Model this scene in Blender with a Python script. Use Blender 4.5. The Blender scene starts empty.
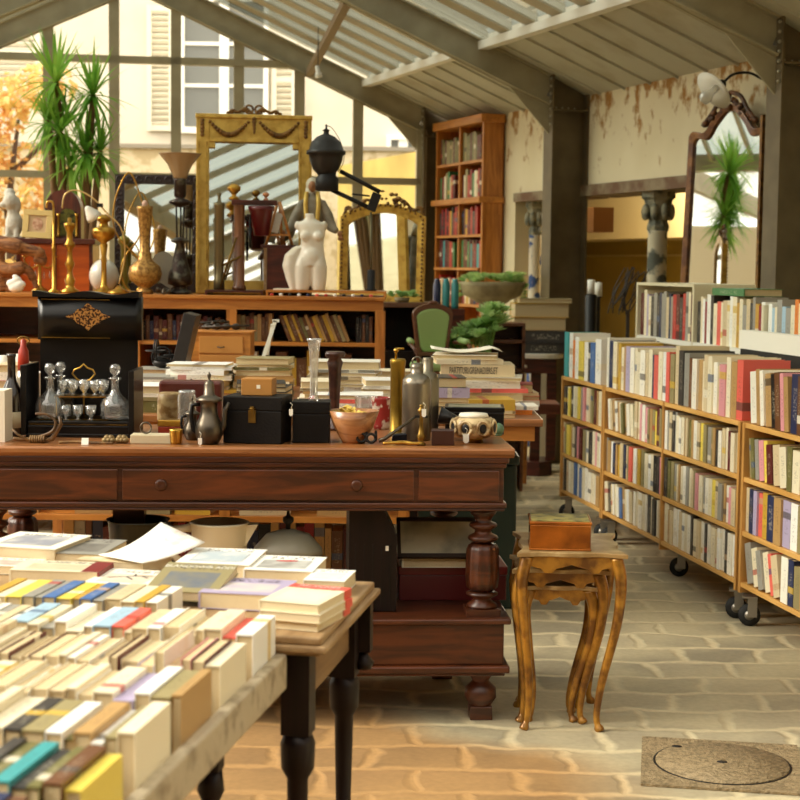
import bpy, math, random
from math import sin, cos, pi, radians as R, atan2, sqrt
from mathutils import Matrix, Vector, Euler, noise as mnoise
random.seed(7)
rnd = random.Random(11)
C = bpy.context.scene.collection
# ---------------- camera geometry ----------------
H = 1.45
F = 1600.0
PITCH = math.atan(132 / F)
ROLL = R(0.7)
CAMR = (Matrix.Rotation(pi / 2 - PITCH, 3, 'X') @ Matrix.Rotation(ROLL, 3, 'Z'))

def ray(px, py):
    return CAMR @ Vector(((px - 400) / F, (400 - py) / F, -1))
def P(px, py, Y):            # point seen at a pixel, at distance Y in front of the camera
    d = ray(px, py); return Vector((0, 0, H)) + d * (Y / d.y)
def PZ(px, py, z):           # point seen at a pixel, lying at height z
    d = ray(px, py); return Vector((0, 0, H)) + d * ((z - H) / d.z)

# ---------------- mesh builder ----------------
class MB:
    def __init__(s): s.v = []; s.f = []; s.sm = []; s.mi = []; s.M = Matrix(); s.m = 0
    def add(s, vs, fs, sm=False):
        n = len(s.v)
        s.v += [tuple(s.M @ Vector(p)) for p in vs]
        for f in fs:
            s.f.append(tuple(i + n for i in f)); s.sm.append(sm); s.mi.append(s.m)
        return s
    def box(s, x0, x1, y0, y1, z0, z1):
        return s.add([(x0,y0,z0),(x1,y0,z0),(x1,y1,z0),(x0,y1,z0),(x0,y0,z1),(x1,y0,z1),(x1,y1,z1),(x0,y1,z1)],
              [(0,3,2,1),(4,5,6,7),(0,1,5,4),(1,2,6,5),(2,3,7,6),(3,0,4,7)])
    def cbox(s, c, d, rot=None):
        M0 = s.M
        s.M = M0 @ Matrix.Translation(c) @ (Euler(rot).to_matrix().to_4x4() if rot else Matrix())
        s.box(-d[0]/2, d[0]/2, -d[1]/2, d[1]/2, -d[2]/2, d[2]/2); s.M = M0; return s
    def lathe(s, prof, n=20, c=(0,0,0), sm=True, sx=1, sy=1, flute=0, nf=0):
        vs = []; fs = []
        for (r, z) in prof:
            for k in range(n):
                a = 2*pi*k/n; rr = r*(1+flute*cos(nf*a)) if nf else r
                vs.append((c[0]+rr*cos(a)*sx, c[1]+rr*sin(a)*sy, c[2]+z))
        m = len(prof)
        for i in range(m-1):
            for k in range(n):
                a, b = i*n+k, i*n+(k+1) % n
                fs.append((a, b, b+n, a+n))
        if prof[0][0] > 1e-4: fs.append(tuple(reversed(range(n))))
        if prof[-1][0] > 1e-4: fs.append(tuple(range((m-1)*n, m*n)))
        return s.add(vs, fs, sm)
    def ell(s, c, r, n=14, m=8):
        if not hasattr(r, '__len__'): r = (r, r, r)
        return s.add(*_ell(c, r, n, m), sm=True)
    def tube(s, pts, r, n=8, sm=True, cap=True):
        pts = [Vector(p) for p in pts]; N = len(pts)
        rs = r if hasattr(r, '__len__') else [r]*N
        vs = []; fs = []; up = None
        for i, p in enumerate(pts):
            t = (pts[min(i+1, N-1)] - pts[max(i-1, 0)]).normalized()
            if up is None:
                up = Vector((0,0,1)) if abs(t.z) < .9 else Vector((1,0,0))
            a = (up - t*up.dot(t)).normalized(); b = t.cross(a); up = a
            for k in range(n):
                q = 2*pi*k/n; vs.append(tuple(p + (a*cos(q)+b*sin(q))*rs[i]))
        for i in range(N-1):
            for k in range(n):
                q, w = i*n+k, i*n+(k+1) % n
                fs.append((q, w, w+n, q+n))
        if cap: fs.append(tuple(reversed(range(n)))); fs.append(tuple(range((N-1)*n, N*n)))
        return s.add(vs, fs, sm)
    def prism(s, poly, y0, y1, plane='xz', sm=False):
        n = len(poly)
        if plane == 'xz': mk_ = lambda p, t: (p[0], t, p[1])
        elif plane == 'xy': mk_ = lambda p, t: (p[0], p[1], t)
        else: mk_ = lambda p, t: (t, p[0], p[1])
        vs = [mk_(p, y0) for p in poly] + [mk_(p, y1) for p in poly]
        fs = [(i, (i+1) % n, (i+1) % n+n, i+n) for i in range(n)]
        s.add(vs, fs, sm)
        k = len(s.v) - 2*n
        for f in (tuple(reversed(range(n))), tuple(range(n, 2*n))):
            s.f.append(tuple(i+k for i in f)); s.sm.append(False); s.mi.append(s.m)
        return s
    def grid(s, fn, nu, nv, sm=True, closeu=False):
        vs = [fn(i/nu, j/nv) for i in range(nu+1) for j in range(nv+1)]
        w = nv+1
        return s.add(vs, [(i*w+j, (i+1)*w+j, (i+1)*w+j+1, i*w+j+1) for i in range(nu) for j in range(nv)], sm)
def _ell(c, r, n, m):
    vs = [(c[0], c[1], c[2]-r[2])]; fs = []
    for i in range(1, m):
        a = -pi/2+pi*i/m
        for k in range(n):
            b = 2*pi*k/n; vs.append((c[0]+r[0]*cos(a)*cos(b), c[1]+r[1]*cos(a)*sin(b), c[2]+r[2]*sin(a)))
    vs.append((c[0], c[1], c[2]+r[2])); T = len(vs)-1
    for k in range(n):
        fs.append((0, 1+(k+1) % n, 1+k)); q = 1+(m-2)*n
        fs.append((q+k, q+(k+1) % n, T))
        for i in range(m-2):
            a, b = 1+i*n+k, 1+i*n+(k+1) % n
            fs.append((a, b, b+n, a+n))
    return vs, fs
def torus_pts(c, r, n=20, plane='xz', a0=0, a1=2*pi, ry=None):
    ry = ry or r; out = []
    for i in range(n+1):
        a = a0+(a1-a0)*i/n
        u, v = r*cos(a), ry*sin(a)
        out.append((c[0]+u, c[1], c[2]+v) if plane == 'xz' else ((c[0]+u, c[1]+v, c[2]) if plane == 'xy' else (c[0], c[1]+u, c[2]+v)))
    return out
def bez(p0, p1, p2, p3, n=10):
    ps = [Vector(p) for p in (p0, p1, p2, p3)]
    return [tuple(ps[0]*(1-t)**3+ps[1]*3*t*(1-t)**2+ps[2]*3*t*t*(1-t)+ps[3]*t**3) for t in [i/n for i in range(n+1)]]
def spline(pts, n=6):
    pts = [Vector(p) for p in pts]; out = []
    for i in range(len(pts)-1):
        p0 = pts[max(i-1, 0)]; p1 = pts[i]; p2 = pts[i+1]; p3 = pts[min(i+2, len(pts)-1)]
        for k in range(n):
            t = k/n
            out.append(tuple(.5*((2*p1)+(p2-p0)*t+(2*p0-5*p1+4*p2-p3)*t*t+(3*p1-p0-3*p2+p3)*t**3)))
    out.append(tuple(pts[-1])); return out

# ---------------- objects ----------------
def mesh_of(name, mb, mats):
    me = bpy.data.meshes.new(name); me.from_pydata(mb.v, [], mb.f)
    for m in (mats if isinstance(mats, (list, tuple)) else [mats]): me.materials.append(m)
    me.polygons.foreach_set('use_smooth', mb.sm); me.polygons.foreach_set('material_index', mb.mi)
    me.update(); return me
def part(name, mb, mt, parent=None, label=None, bev=0, loc=None, rz=0, rot=None, col=None, sub=0, weld=False):
    o = bpy.data.objects.new(name, mesh_of(name, mb, mt)); C.objects.link(o)
    if parent: o.parent = parent
    if loc is not None: o.location = loc
    if rot: o.rotation_euler = rot
    elif rz: o.rotation_euler = (0, 0, rz)
    if label: o['label'] = label
    if col: o.color = (*col, 1)
    if weld:
        w = o.modifiers.new('w', 'WELD'); w.merge_threshold = .0004
    if bev:
        b = o.modifiers.new('b', 'BEVEL'); b.width = bev; b.segments = 2; b.limit_method = 'ANGLE'; b.angle_limit = R(50)
    if sub:
        q = o.modifiers.new('s', 'SUBSURF'); q.levels = q.render_levels = sub
    return o
def tag(o, label, cat, group=None):
    o['label'] = label; o['category'] = cat
    if group: o['group'] = group
    return o
def thing(name, label, cat, loc=(0,0,0), rz=0, group=None, rot=None):
    o = bpy.data.objects.new(name, None); C.objects.link(o); o.empty_display_size = .05
    o.location = loc; o.rotation_euler = rot or (0, 0, rz)
    return tag(o, label, cat, group)
def solo(name, label, cat, mb, mt, loc=(0,0,0), rz=0, group=None, **k):
    return tag(part(name, mb, mt, None, None, loc=loc, rz=rz, **k), label, cat, group)
def struct(name, mb, mt, loc=(0,0,0), rz=0, **k):
    o = part(name, mb, mt, None, None, loc=loc, rz=rz, **k); o['kind'] = 'structure'; return o
def copy_tree(o, loc=None, rz=None, label=None, parent=None):
    c = o.copy(); C.objects.link(c)
    if parent: c.parent = parent
    if loc is not None: c.location = loc
    if rz is not None: c.rotation_euler[2] = rz
    if label: c['label'] = label
    for ch in list(o.children): copy_tree(ch, parent=c)
    return c
def text(name, body, size, mt, parent, loc, rot, ext=.0006, align='CENTER', sx=1):
    cu = bpy.data.curves.new(name, 'FONT'); cu.body = body; cu.size = size; cu.extrude = ext; cu.align_x = align; cu.align_y = 'CENTER'
    t = bpy.data.objects.new('tmp', cu); me = bpy.data.meshes.new_from_object(t)
    bpy.data.objects.remove(t)
    me.materials.clear(); me.materials.append(mt)
    o = bpy.data.objects.new(name, me); C.objects.link(o); o.parent = parent; o.location = loc; o.rotation_euler = rot
    o.scale = (sx, 1, 1)
    return o

# ---------------- materials ----------------
def srgb(c):
    if isinstance(c, str):
        c = [int(c[i:i+2], 16)/255 for i in (0, 2, 4)]
    return tuple((x/12.92 if x <= .04045 else ((x+.055)/1.055)**2.4) for x in c)
_m = {}
def mat(name, col='808080', rough=.5, metal=0, noise=None, wood=None, bump=None, objcol=False, spec=None, sub=None, trans=0, ior=1.45, alpha=None, emit=None, coat=0):
    if name in _m: return _m[name]
    m = bpy.data.materials.new(name); _m[name] = m; m.use_nodes = True
    nt = m.node_tree; b = nt.nodes['Principled BSDF']; L = nt.links.new; N = nt.nodes.new
    c = srgb(col); b.inputs['Base Color'].default_value = (*c, 1)
    b.inputs['Roughness'].default_value = rough; b.inputs['Metallic'].default_value = metal
    if spec is not None: b.inputs['Specular IOR Level'].default_value = spec
    if coat: b.inputs['Coat Weight'].default_value = coat; b.inputs['Coat Roughness'].default_value = .25
    if trans: b.inputs['Transmission Weight'].default_value = trans; b.inputs['IOR'].default_value = ior
    if emit: b.inputs['Emission Color'].default_value = (*c, 1); b.inputs['Emission Strength'].default_value = emit
    tc = N('ShaderNodeTexCoord'); src = None
    if objcol:
        oi = N('ShaderNodeObjectInfo'); src = oi.outputs['Color']
    def mix(fac, a, bb, mode='MIX'):
        x = N('ShaderNodeMix'); x.data_type = 'RGBA'; x.blend_type = mode
        if hasattr(fac, 'default_value'): L(fac, x.inputs[0])
        else: x.inputs[0].default_value = fac
        for s_, v in ((6, a), (7, bb)):
            if hasattr(v, 'default_value'): L(v, x.inputs[s_])
            else: x.inputs[s_].default_value = (*v, 1)
        return x.outputs[2]
    if wood:
        c2, sc, ax = (wood + (0,))[:3] if len(wood) == 2 else wood
        mp = N('ShaderNodeMapping'); st = [1, 1, 1]; st[ax] = .12
        mp.inputs['Scale'].default_value = [v*sc for v in st]; L(tc.outputs['Object'], mp.inputs[0])
        nz = N('ShaderNodeTexNoise'); nz.inputs['Scale'].default_value = 3; nz.inputs['Detail'].default_value = 6; nz.inputs['Distortion'].default_value = 1.2
        L(mp.outputs[0], nz.inputs[0])
        rp = N('ShaderNodeMapRange'); rp.inputs[1].default_value = .38; rp.inputs[2].default_value = .64; L(nz.outputs[0], rp.inputs[0])
        src = mix(rp.outputs[0], src or c, srgb(c2))
    if noise:
        sc, c2, lo, hi = noise[:4]
        nz = N('ShaderNodeTexNoise'); nz.inputs['Scale'].default_value = sc; nz.inputs['Detail'].default_value = 5
        L(tc.outputs['Object'], nz.inputs[0])
        rp = N('ShaderNodeMapRange'); rp.inputs[1].default_value = lo; rp.inputs[2].default_value = hi; L(nz.outputs[0], rp.inputs[0])
        src = mix(rp.outputs[0], src or c, srgb(c2))
    if src: L(src, b.inputs['Base Color'])
    if bump:
        nz = N('ShaderNodeTexNoise'); nz.inputs['Scale'].default_value = bump[0]; nz.inputs['Detail'].default_value = 4
        L(tc.outputs['Object'], nz.inputs[0])
        bp = N('ShaderNodeBump'); bp.inputs['Strength'].default_value = bump[1]; bp.inputs['Distance'].default_value = .01
        L(nz.outputs[0], bp.inputs['Height']); L(bp.outputs[0], b.inputs['Normal'])
    return m
def glassmat(name, tint, gloss=.06, rough=.03, milky=0):
    if name in _m: return _m[name]
    m = bpy.data.materials.new(name); _m[name] = m; m.use_nodes = True
    nt = m.node_tree; nt.nodes.clear(); L = nt.links.new; N = nt.nodes.new
    out = N('ShaderNodeOutputMaterial'); t = N('ShaderNodeBsdfTransparent'); t.inputs[0].default_value = (*tint, 1)
    g = N('ShaderNodeBsdfGlossy'); g.inputs['Roughness'].default_value = rough
    lw = N('ShaderNodeLayerWeight'); lw.inputs[0].default_value = .35
    ma = N('ShaderNodeMath'); ma.operation = 'MULTIPLY_ADD'; ma.inputs[1].default_value = .6; ma.inputs[2].default_value = gloss
    L(lw.outputs['Facing'], ma.inputs[0])
    mx = N('ShaderNodeMixShader'); L(ma.outputs[0], mx.inputs[0])
    base = t.outputs[0]
    if milky:
        d = N('ShaderNodeBsdfTranslucent'); d.inputs[0].default_value = (*tint, 1)
        d2 = N('ShaderNodeBsdfDiffuse'); d2.inputs[0].default_value = (*tint, 1)
        m3 = N('ShaderNodeMixShader'); m3.inputs[0].default_value = .5; L(d.outputs[0], m3.inputs[1]); L(d2.outputs[0], m3.inputs[2])
        m2 = N('ShaderNodeMixShader'); m2.inputs[0].default_value = milky; L(t.outputs[0], m2.inputs[1]); L(m3.outputs[0], m2.inputs[2]); base = m2.outputs[0]
    L(base, mx.inputs[1]); L(g.outputs[0], mx.inputs[2]); L(mx.outputs[0], out.inputs[0])
    return m
def covermat(name, mode='spine'):
    """printed book cover: object colour with a band and rows of tiny print that differ from book to book"""
    m = bpy.data.materials.new(name); m.use_nodes = True
    nt = m.node_tree; b = nt.nodes['Principled BSDF']; L = nt.links.new; N = nt.nodes.new
    b.inputs['Roughness'].default_value = .42
    oi = N('ShaderNodeObjectInfo'); tc = N('ShaderNodeTexCoord'); sp = N('ShaderNodeSeparateXYZ'); L(tc.outputs['Object'], sp.inputs[0])
    def mth(op, a, bb=None, cc=None):
        x = N('ShaderNodeMath'); x.operation = op
        for i, v in enumerate((a, bb, cc)):
            if v is None: continue
            if hasattr(v, 'default_value'): L(v, x.inputs[i])
            else: x.inputs[i].default_value = v
        return x.outputs[0]
    def mix(fac, a, bb):
        x = N('ShaderNodeMix'); x.data_type = 'RGBA'; L(fac, x.inputs[0])
        for s_, v in ((6, a), (7, bb)):
            if hasattr(v, 'default_value'): L(v, x.inputs[s_])
            else: x.inputs[s_].default_value = (*v, 1)
        return x.outputs[2]
    def rng(k): return mth('FRACT', mth('MULTIPLY', oi.outputs['Random'], k))
    def band(ax, c, w):   # 1 where |ax-c|<w
        return mth('LESS_THAN', mth('ABSOLUTE', mth('SUBTRACT', ax, c)), w)
    cr = N('ShaderNodeValToRGB'); cr.color_ramp.interpolation = 'CONSTANT'; L(rng(17.31), cr.inputs[0])
    cols = ['f3ead2', '2a2320', 'b5352c', 'e9dfc6', '3f5a80', 'd8b23c', '4a4440', 'c6a27a']
    el = cr.color_ramp.elements
    while len(el) < len(cols): el.new(.5)
    for i, c in enumerate(cols): el[i].position = i/len(cols); el[i].color = (*srgb(c), 1)
    oc = oi.outputs['Color']; x, y, z = sp.outputs
    lum = N('ShaderNodeRGBToBW'); L(oc, lum.inputs[0])
    ink = mix(mth('GREATER_THAN', lum.outputs[0], .22), srgb('e8dcc0'), srgb('3a2c24'))
    nz = N('ShaderNodeTexNoise'); nz.noise_dimensions = '4D'; L(mth('MULTIPLY', oi.outputs['Random'], 50), nz.inputs['W'])
    mp = N('ShaderNodeMapping'); L(tc.outputs['Object'], mp.inputs[0]); L(mp.outputs[0], nz.inputs[0])
    nz.inputs['Detail'].default_value = 1
    if mode == 'spine':
        mp.inputs['Scale'].default_value = (5, 2, 34); nz.inputs['Scale'].default_value = 1
        bc = mth('MULTIPLY_ADD', rng(31.7), .7, -.35)
        c1 = mix(mth('MULTIPLY', band(z, bc, .07), mth('MULTIPLY', mth('GREATER_THAN', rng(91.3), .68), .75)), oc, cr.outputs[0])
        txt = mth('MULTIPLY', mth('GREATER_THAN', nz.outputs[0], .55), mth('MULTIPLY', band(x, 0, .24), band(z, mth('MULTIPLY_ADD', rng(7.7), .2, -.1), .27)))
        c2 = mix(mth('MULTIPLY', txt, .28), c1, ink)
    else:
        mp.inputs['Scale'].default_value = (3, 3, 3)
        n2 = N('ShaderNodeTexNoise'); n2.noise_dimensions = '4D'; L(mth('MULTIPLY', oi.outputs['Random'], 33), n2.inputs['W']); n2.inputs['Scale'].default_value = 4
        L(tc.outputs['Object'], n2.inputs[0])
        pic = mix(n2.outputs[0], cr.outputs[0], oc)
        c1 = mix(mth('MULTIPLY', band(x, 0, .36), band(z, -.08, .27)), oc, pic)
        mp.inputs['Scale'].default_value = (26, 1, 9); nz.inputs['Scale'].default_value = 1
        txt = mth('MULTIPLY', mth('GREATER_THAN', nz.outputs[0], .5), mth('MULTIPLY', band(x, 0, .34), mth('MAXIMUM', band(z, .32, .045), band(z, .42, .022))))
        c2 = mix(mth('MULTIPLY', txt, .8), c1, ink)
    L(c2, b.inputs['Base Color'])
    return m
# ---------------- shared materials ----------------
STEEL = mat('painted_steel', 'a89f82', .55, noise=(6, '978e72', .35, .7))
STEELD = mat('painted_steel_dark', '6e5f43', .55, noise=(6, '5c4f36', .35, .7))
SHEET = mat('roof_sheet', 'b9b6a2', .6, noise=(3, 'a3997c', .5, .75))
WHITEP = mat('white_paint', 'ece9dc', .5)
JOIST = mat('joist_paint', 'b0a58a', .6)
ROOFGL = glassmat('roof_glass', (.27, .305, .30), .03)
LEFTGL = glassmat('left_roof_glass', (.32, .36, .35), .02)
CLEAR = glassmat('window_glass', (.97, .97, .95), .02)
CRYST = glassmat('crystal', (.95, .94, .9), .13, .05, .18)
FROST = glassmat('frosted_glass', (.95, .93, .86), .1, .2, .6)
MIRROR = mat('mirror_silver', 'e6e8e0', .02, 1, bump=(2, .004))
BRASS = mat('brass', 'c79a45', .28, 1, noise=(9, '8f6524', .45, .7))
BRASSD = mat('aged_brass', '8a6c34', .38, 1, noise=(14, '4c3a1e', .4, .7))
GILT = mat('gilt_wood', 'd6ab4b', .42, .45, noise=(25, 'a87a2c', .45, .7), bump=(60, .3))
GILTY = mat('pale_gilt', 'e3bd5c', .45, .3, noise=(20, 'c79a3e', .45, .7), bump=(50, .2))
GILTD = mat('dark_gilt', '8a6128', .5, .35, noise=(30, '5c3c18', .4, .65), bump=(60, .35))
PEWTER = mat('pewter', '6b6255', .33, .9, noise=(8, '463e34', .4, .7))
TIN = mat('brushed_tin', '8d8474', .32, .95, noise=(8, '6a6152', .4, .7))
IRON = mat('black_iron', '1d1a18', .5, .3)
BLACKL = mat('black_lacquer', '0a0706', .32, spec=.35, coat=.1)
BLACKB = mat('black_leatherette', '0d0907', .5, bump=(120, .15), spec=.25)
WOAK = mat('dark_oak', '592a0f', .4, wood=('371808', 9), coat=.15)
WOAKX = mat('dark_oak_drawer', '6a3414', .4, wood=('42200a', 9), coat=.15)
WTOP = mat('oak_top', 'a56b3c', .34, wood=('7d4c27', 7), coat=.3)
WORG = mat('orange_pine', 'cb863a', .42, wood=('aa6826', 8), coat=.1)
WORGV = mat('orange_pine_upright', 'c47e35', .42, wood=('a16022', 8, 2), coat=.1)
WMAH = mat('mahogany', '5a2415', .35, wood=('38140b', 8), coat=.3)
WDRK = mat('near_black_wood', '1f100b', .45, wood=('140905', 8, 2), spec=.3)
WPALE = mat('worn_pale_wood', 'a98a61', .5, wood=('8a6b45', 7, 1))
WPAINT = mat('worn_white_painted_wood', 'b8a98c', .5, noise=(22, '8c7c63', .5, .68), bump=(30, .2))
WCART = mat('cart_plywood', 'e3b064', .45, wood=('cf9a4e', 8), coat=.1)
PAPER = mat('book_pages', 'e6d6b2', .8, wood=('cdb78c', 60, 0))
PAPERZ = mat('book_page_edges', 'dcc9a0', .8, wood=('bfa676', 90, 1))
CREAMP = mat('cream_paper', 'efe6d0', .7)
WHITEC = mat('white_card', 'f0ecdf', .55)
COVER = covermat('printed_spine')
COVERF = covermat('printed_front', 'front')
MARBLE = mat('white_marble', 'efe8d6', .35, noise=(7, 'd9cba8', .55, .75), coat=.2)
RUBBER = mat('black_rubber', '171614', .7)
ZINC = mat('zinc_plated', '9a948a', .4, .8)

# ---------------- building frame ----------------
W0 = Vector((.16, 14.45, 0)); DW = Vector((.342, -.94, 0)); NW = Vector((.94, .342, 0)); GW = Vector((-cos(R(8.6)), -sin(R(8.6)), 0))
ZR = 2.88; SL = .456; UA = 2.52
WRZ = atan2(DW.y, DW.x)
def W(s, n, z=0): return W0 + DW*s + NW*n + Vector((0, 0, z))
def Fp(s, u, z): return W0 + DW*s + GW*u + Vector((0, 0, z))
def zroof(u): return ZR + SL*u if u <= UA else (ZR + SL*(2*UA-u) if u < 2*UA else ZR)
def bar(mb, p0, p1, w, h, up=(0, 0, 1)):
    p0, p1 = Vector(p0), Vector(p1); t = (p1-p0); l = t.length; t.normalize()
    sd = t.cross(Vector(up)).normalized(); u2 = sd.cross(t)
    M0 = mb.M; m = Matrix((sd, t, u2)).transposed().to_4x4(); m.translation = p0
    mb.M = M0 @ m; mb.box(-w/2, w/2, 0, l, -h/2, h/2); mb.M = M0
def wallmat():
    m = mat('peeling_plaster', 'e3d6b4', .85, bump=(8, .25)); nt = m.node_tree; L = nt.links.new; N = nt.nodes.new
    b = nt.nodes['Principled BSDF']; tc = N('ShaderNodeTexCoord'); sp = N('ShaderNodeSeparateXYZ'); L(tc.outputs['Object'], sp.inputs[0])
    mp = N('ShaderNodeMapping'); mp.inputs['Scale'].default_value = (1, 1, .75); L(tc.outputs['Object'], mp.inputs[0])
    n1 = N('ShaderNodeTexNoise'); n1.inputs['Scale'].default_value = 7; n1.inputs['Detail'].default_value = 8; n1.inputs['Roughness'].default_value = .6; L(mp.outputs[0], n1.inputs[0])
    g = N('ShaderNodeMapRange'); g.inputs[1].default_value = 1.9; g.inputs[2].default_value = 2.75; g.inputs[3].default_value = -.16; g.inputs[4].default_value = .10; L(sp.outputs[2], g.inputs[0])
    a = N('ShaderNodeMath'); L(n1.outputs[0], a.inputs[0]); L(g.outputs[0], a.inputs[1])
    r = N('ShaderNodeMapRange'); r.inputs[1].default_value = .56; r.inputs[2].default_value = .66; L(a.outputs[0], r.inputs[0])
    n2 = N('ShaderNodeTexNoise'); n2.inputs['Scale'].default_value = 2.5; L(tc.outputs['Object'], n2.inputs[0])
    x2 = N('ShaderNodeMix'); x2.data_type = 'RGBA'; L(n2.outputs[0], x2.inputs[0]); x2.inputs[6].default_value = (*srgb('e8dcbc'), 1); x2.inputs[7].default_value = (*srgb('d3c39c'), 1)
    x = N('ShaderNodeMix'); x.data_type = 'RGBA'; L(r.outputs[0], x.inputs[0]); L(x2.outputs[2], x.inputs[6]); x.inputs[7].default_value = (*srgb('a07236'), 1)
    L(x.outputs[2], b.inputs['Base Color']); return m
def floormat():
    m = mat('cobbled_floor', 'b0a283', .7); nt = m.node_tree; L = nt.links.new; N = nt.nodes.new; b = nt.nodes['Principled BSDF']
    tc = N('ShaderNodeTexCoord'); n0 = N('ShaderNodeTexNoise'); n0.inputs['Scale'].default_value = 3.5; n0.inputs['Detail'].default_value = 3; L(tc.outputs['Object'], n0.inputs[0])
    vm = N('ShaderNodeVectorMath'); vm.operation = 'MULTIPLY_ADD'; L(n0.outputs['Color'], vm.inputs[0]); vm.inputs[1].default_value = (.16, .16, 0); L(tc.outputs['Object'], vm.inputs[2])
    br = N('ShaderNodeTexBrick'); L(vm.outputs[0], br.inputs[0])
    for k, v in (('Scale', 1), ('Mortar Size', .03), ('Mortar Smooth', .9), ('Brick Width', .29), ('Row Height', .22), ('Bias', 0)): br.inputs[k].default_value = v
    br.inputs['Color1'].default_value = (*srgb('aea184'), 1); br.inputs['Color2'].default_value = (*srgb('8f866f'), 1); br.inputs['Mortar'].default_value = (*srgb('cfc09b'), 1)
    n1 = N('ShaderNodeTexNoise'); n1.inputs['Scale'].default_value = 2.2; n1.inputs['Detail'].default_value = 6; L(tc.outputs['Object'], n1.inputs[0])
    r1 = N('ShaderNodeMapRange'); r1.inputs[1].default_value = .38; r1.inputs[2].default_value = .62; r1.inputs[4].default_value = .75; L(n1.outputs[0], r1.inputs[0])
    x = N('ShaderNodeMix'); x.data_type = 'RGBA'; L(r1.outputs[0], x.inputs[0]); L(br.outputs['Color'], x.inputs[6]); x.inputs[7].default_value = (*srgb('c6b893'), 1)
    n2 = N('ShaderNodeTexNoise'); n2.inputs['Scale'].default_value = 45; n2.inputs['Detail'].default_value = 4; L(tc.outputs['Object'], n2.inputs[0])
    x3 = N('ShaderNodeMix'); x3.data_type = 'RGBA'; x3.blend_type = 'MULTIPLY'; x3.inputs[0].default_value = .45; L(x.outputs[2], x3.inputs[6]); L(n2.outputs['Color'], x3.inputs[7])
    r2 = N('ShaderNodeMapRange'); r2.inputs[3].default_value = .55; r2.inputs[4].default_value = 1.35; L(n2.outputs[0], r2.inputs[0]); L(r2.outputs[0], x3.inputs[7])
    # worn reddish earth tiles in front of the tables
    sp = N('ShaderNodeSeparateXYZ'); L(tc.outputs['Object'], sp.inputs[0]); n4 = N('ShaderNodeTexNoise'); n4.inputs['Scale'].default_value = 1.6; n4.inputs['Detail'].default_value = 5; L(tc.outputs['Object'], n4.inputs[0])
    def M2(op, a, b_):
        q = N('ShaderNodeMath'); q.operation = op
        for i, v in enumerate((a, b_)):
            if hasattr(v, 'default_value'): L(v, q.inputs[i])
            else: q.inputs[i].default_value = v
        return q.outputs[0]
    e = M2('ADD', M2('ADD', sp.outputs[1], M2('MULTIPLY', sp.outputs[0], .75)), M2('MULTIPLY', n4.outputs[0], .5))
    r4 = N('ShaderNodeMapRange'); r4.inputs[1].default_value = 5.42; r4.inputs[2].default_value = 5.2; L(e, r4.inputs[0])
    r5 = N('ShaderNodeMapRange'); r5.inputs[1].default_value = .8; r5.inputs[2].default_value = .45; L(sp.outputs[0], r5.inputs[0])
    x4 = N('ShaderNodeMix'); x4.data_type = 'RGBA'; x4.blend_type = 'MULTIPLY'; L(M2('MULTIPLY', r4.outputs[0], r5.outputs[0]), x4.inputs[0]); L(x3.outputs[2], x4.inputs[6]); x4.inputs[7].default_value = (.86, .58, .36, 1)
    L(x4.outputs[2], b.inputs['Base Color'])
    bp = N('ShaderNodeBump'); bp.inputs['Strength'].default_value = .45; bp.inputs['Distance'].default_value = .01; bp.invert = True; L(br.outputs['Fac'], bp.inputs['Height']); L(bp.outputs[0], b.inputs['Normal'])
    return m
PLASTER = wallmat()
OCHRE = mat('ochre_wall', 'a8924a', .8, noise=(1.5, '8f7a3a', .4, .7))
# floor: cobbles, plus a worn reddish earth-tile patch in front of the tables
m = MB(); m.box(-9, 9, -2, 15.2, -.1, 0); struct('floor', m, floormat())
if 0: m.prism([(-2.6, zf+.12), (-.9, zf+.1), (-.2, zf-.03), (.05, zf-.2), (.35, zf-.5), (.6, zf-1), (.75, 2.0), (.7, -1.5), (-2.6, -1.5)], .0005, .004, 'xy')
if 0: struct('floor', m, mat('worn_terracotta', '9c6f45', .55, noise=(4, '7d5231', .4, .65), bump=(12, .3)))
m = MB(); m.box(-16, 16, 15.2, 27, -.12, -.02); struct('floor', m, mat('courtyard_ground', 'b5a98c', .8, noise=(3, '948868', .4, .7)))
# manhole
mc = PZ(722, 766, 0); mr = .195
mh = thing('manhole_cover', 'round cast iron manhole cover in a square textured frame set in the cobbles', 'manhole cover', (mc.x, mc.y, 0), R(-9))
CAST = mat('worn_cast_iron', 'a08b68', .6, .1, noise=(60, '7b6a4c', .4, .65), bump=(110, .8))
m = MB(); m.box(-.235, .235, -.235, .235, .001, .008); part('frame', m, CAST, mh)
m = MB(); m.lathe([(mr-.0, .008), (mr-.002, .0125), (0, .0125)], 48); dsk = part('lid', m, CAST, mh)
m = MB(); m.lathe([(mr+.006, .0082), (mr+.006, .0092), (mr, .0092), (mr, .0082)], 48); part('rim_gap', m, IRON, mh)
for (hx, hy) in ((0, 0), (-.13, .13)):
    m = MB(); m.lathe([(.012, .0126), (.012, .0135), (0, .0135)], 14, c=(hx, hy, 0), sx=1.3); part('lifting_hole', m, IRON, dsk)

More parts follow.
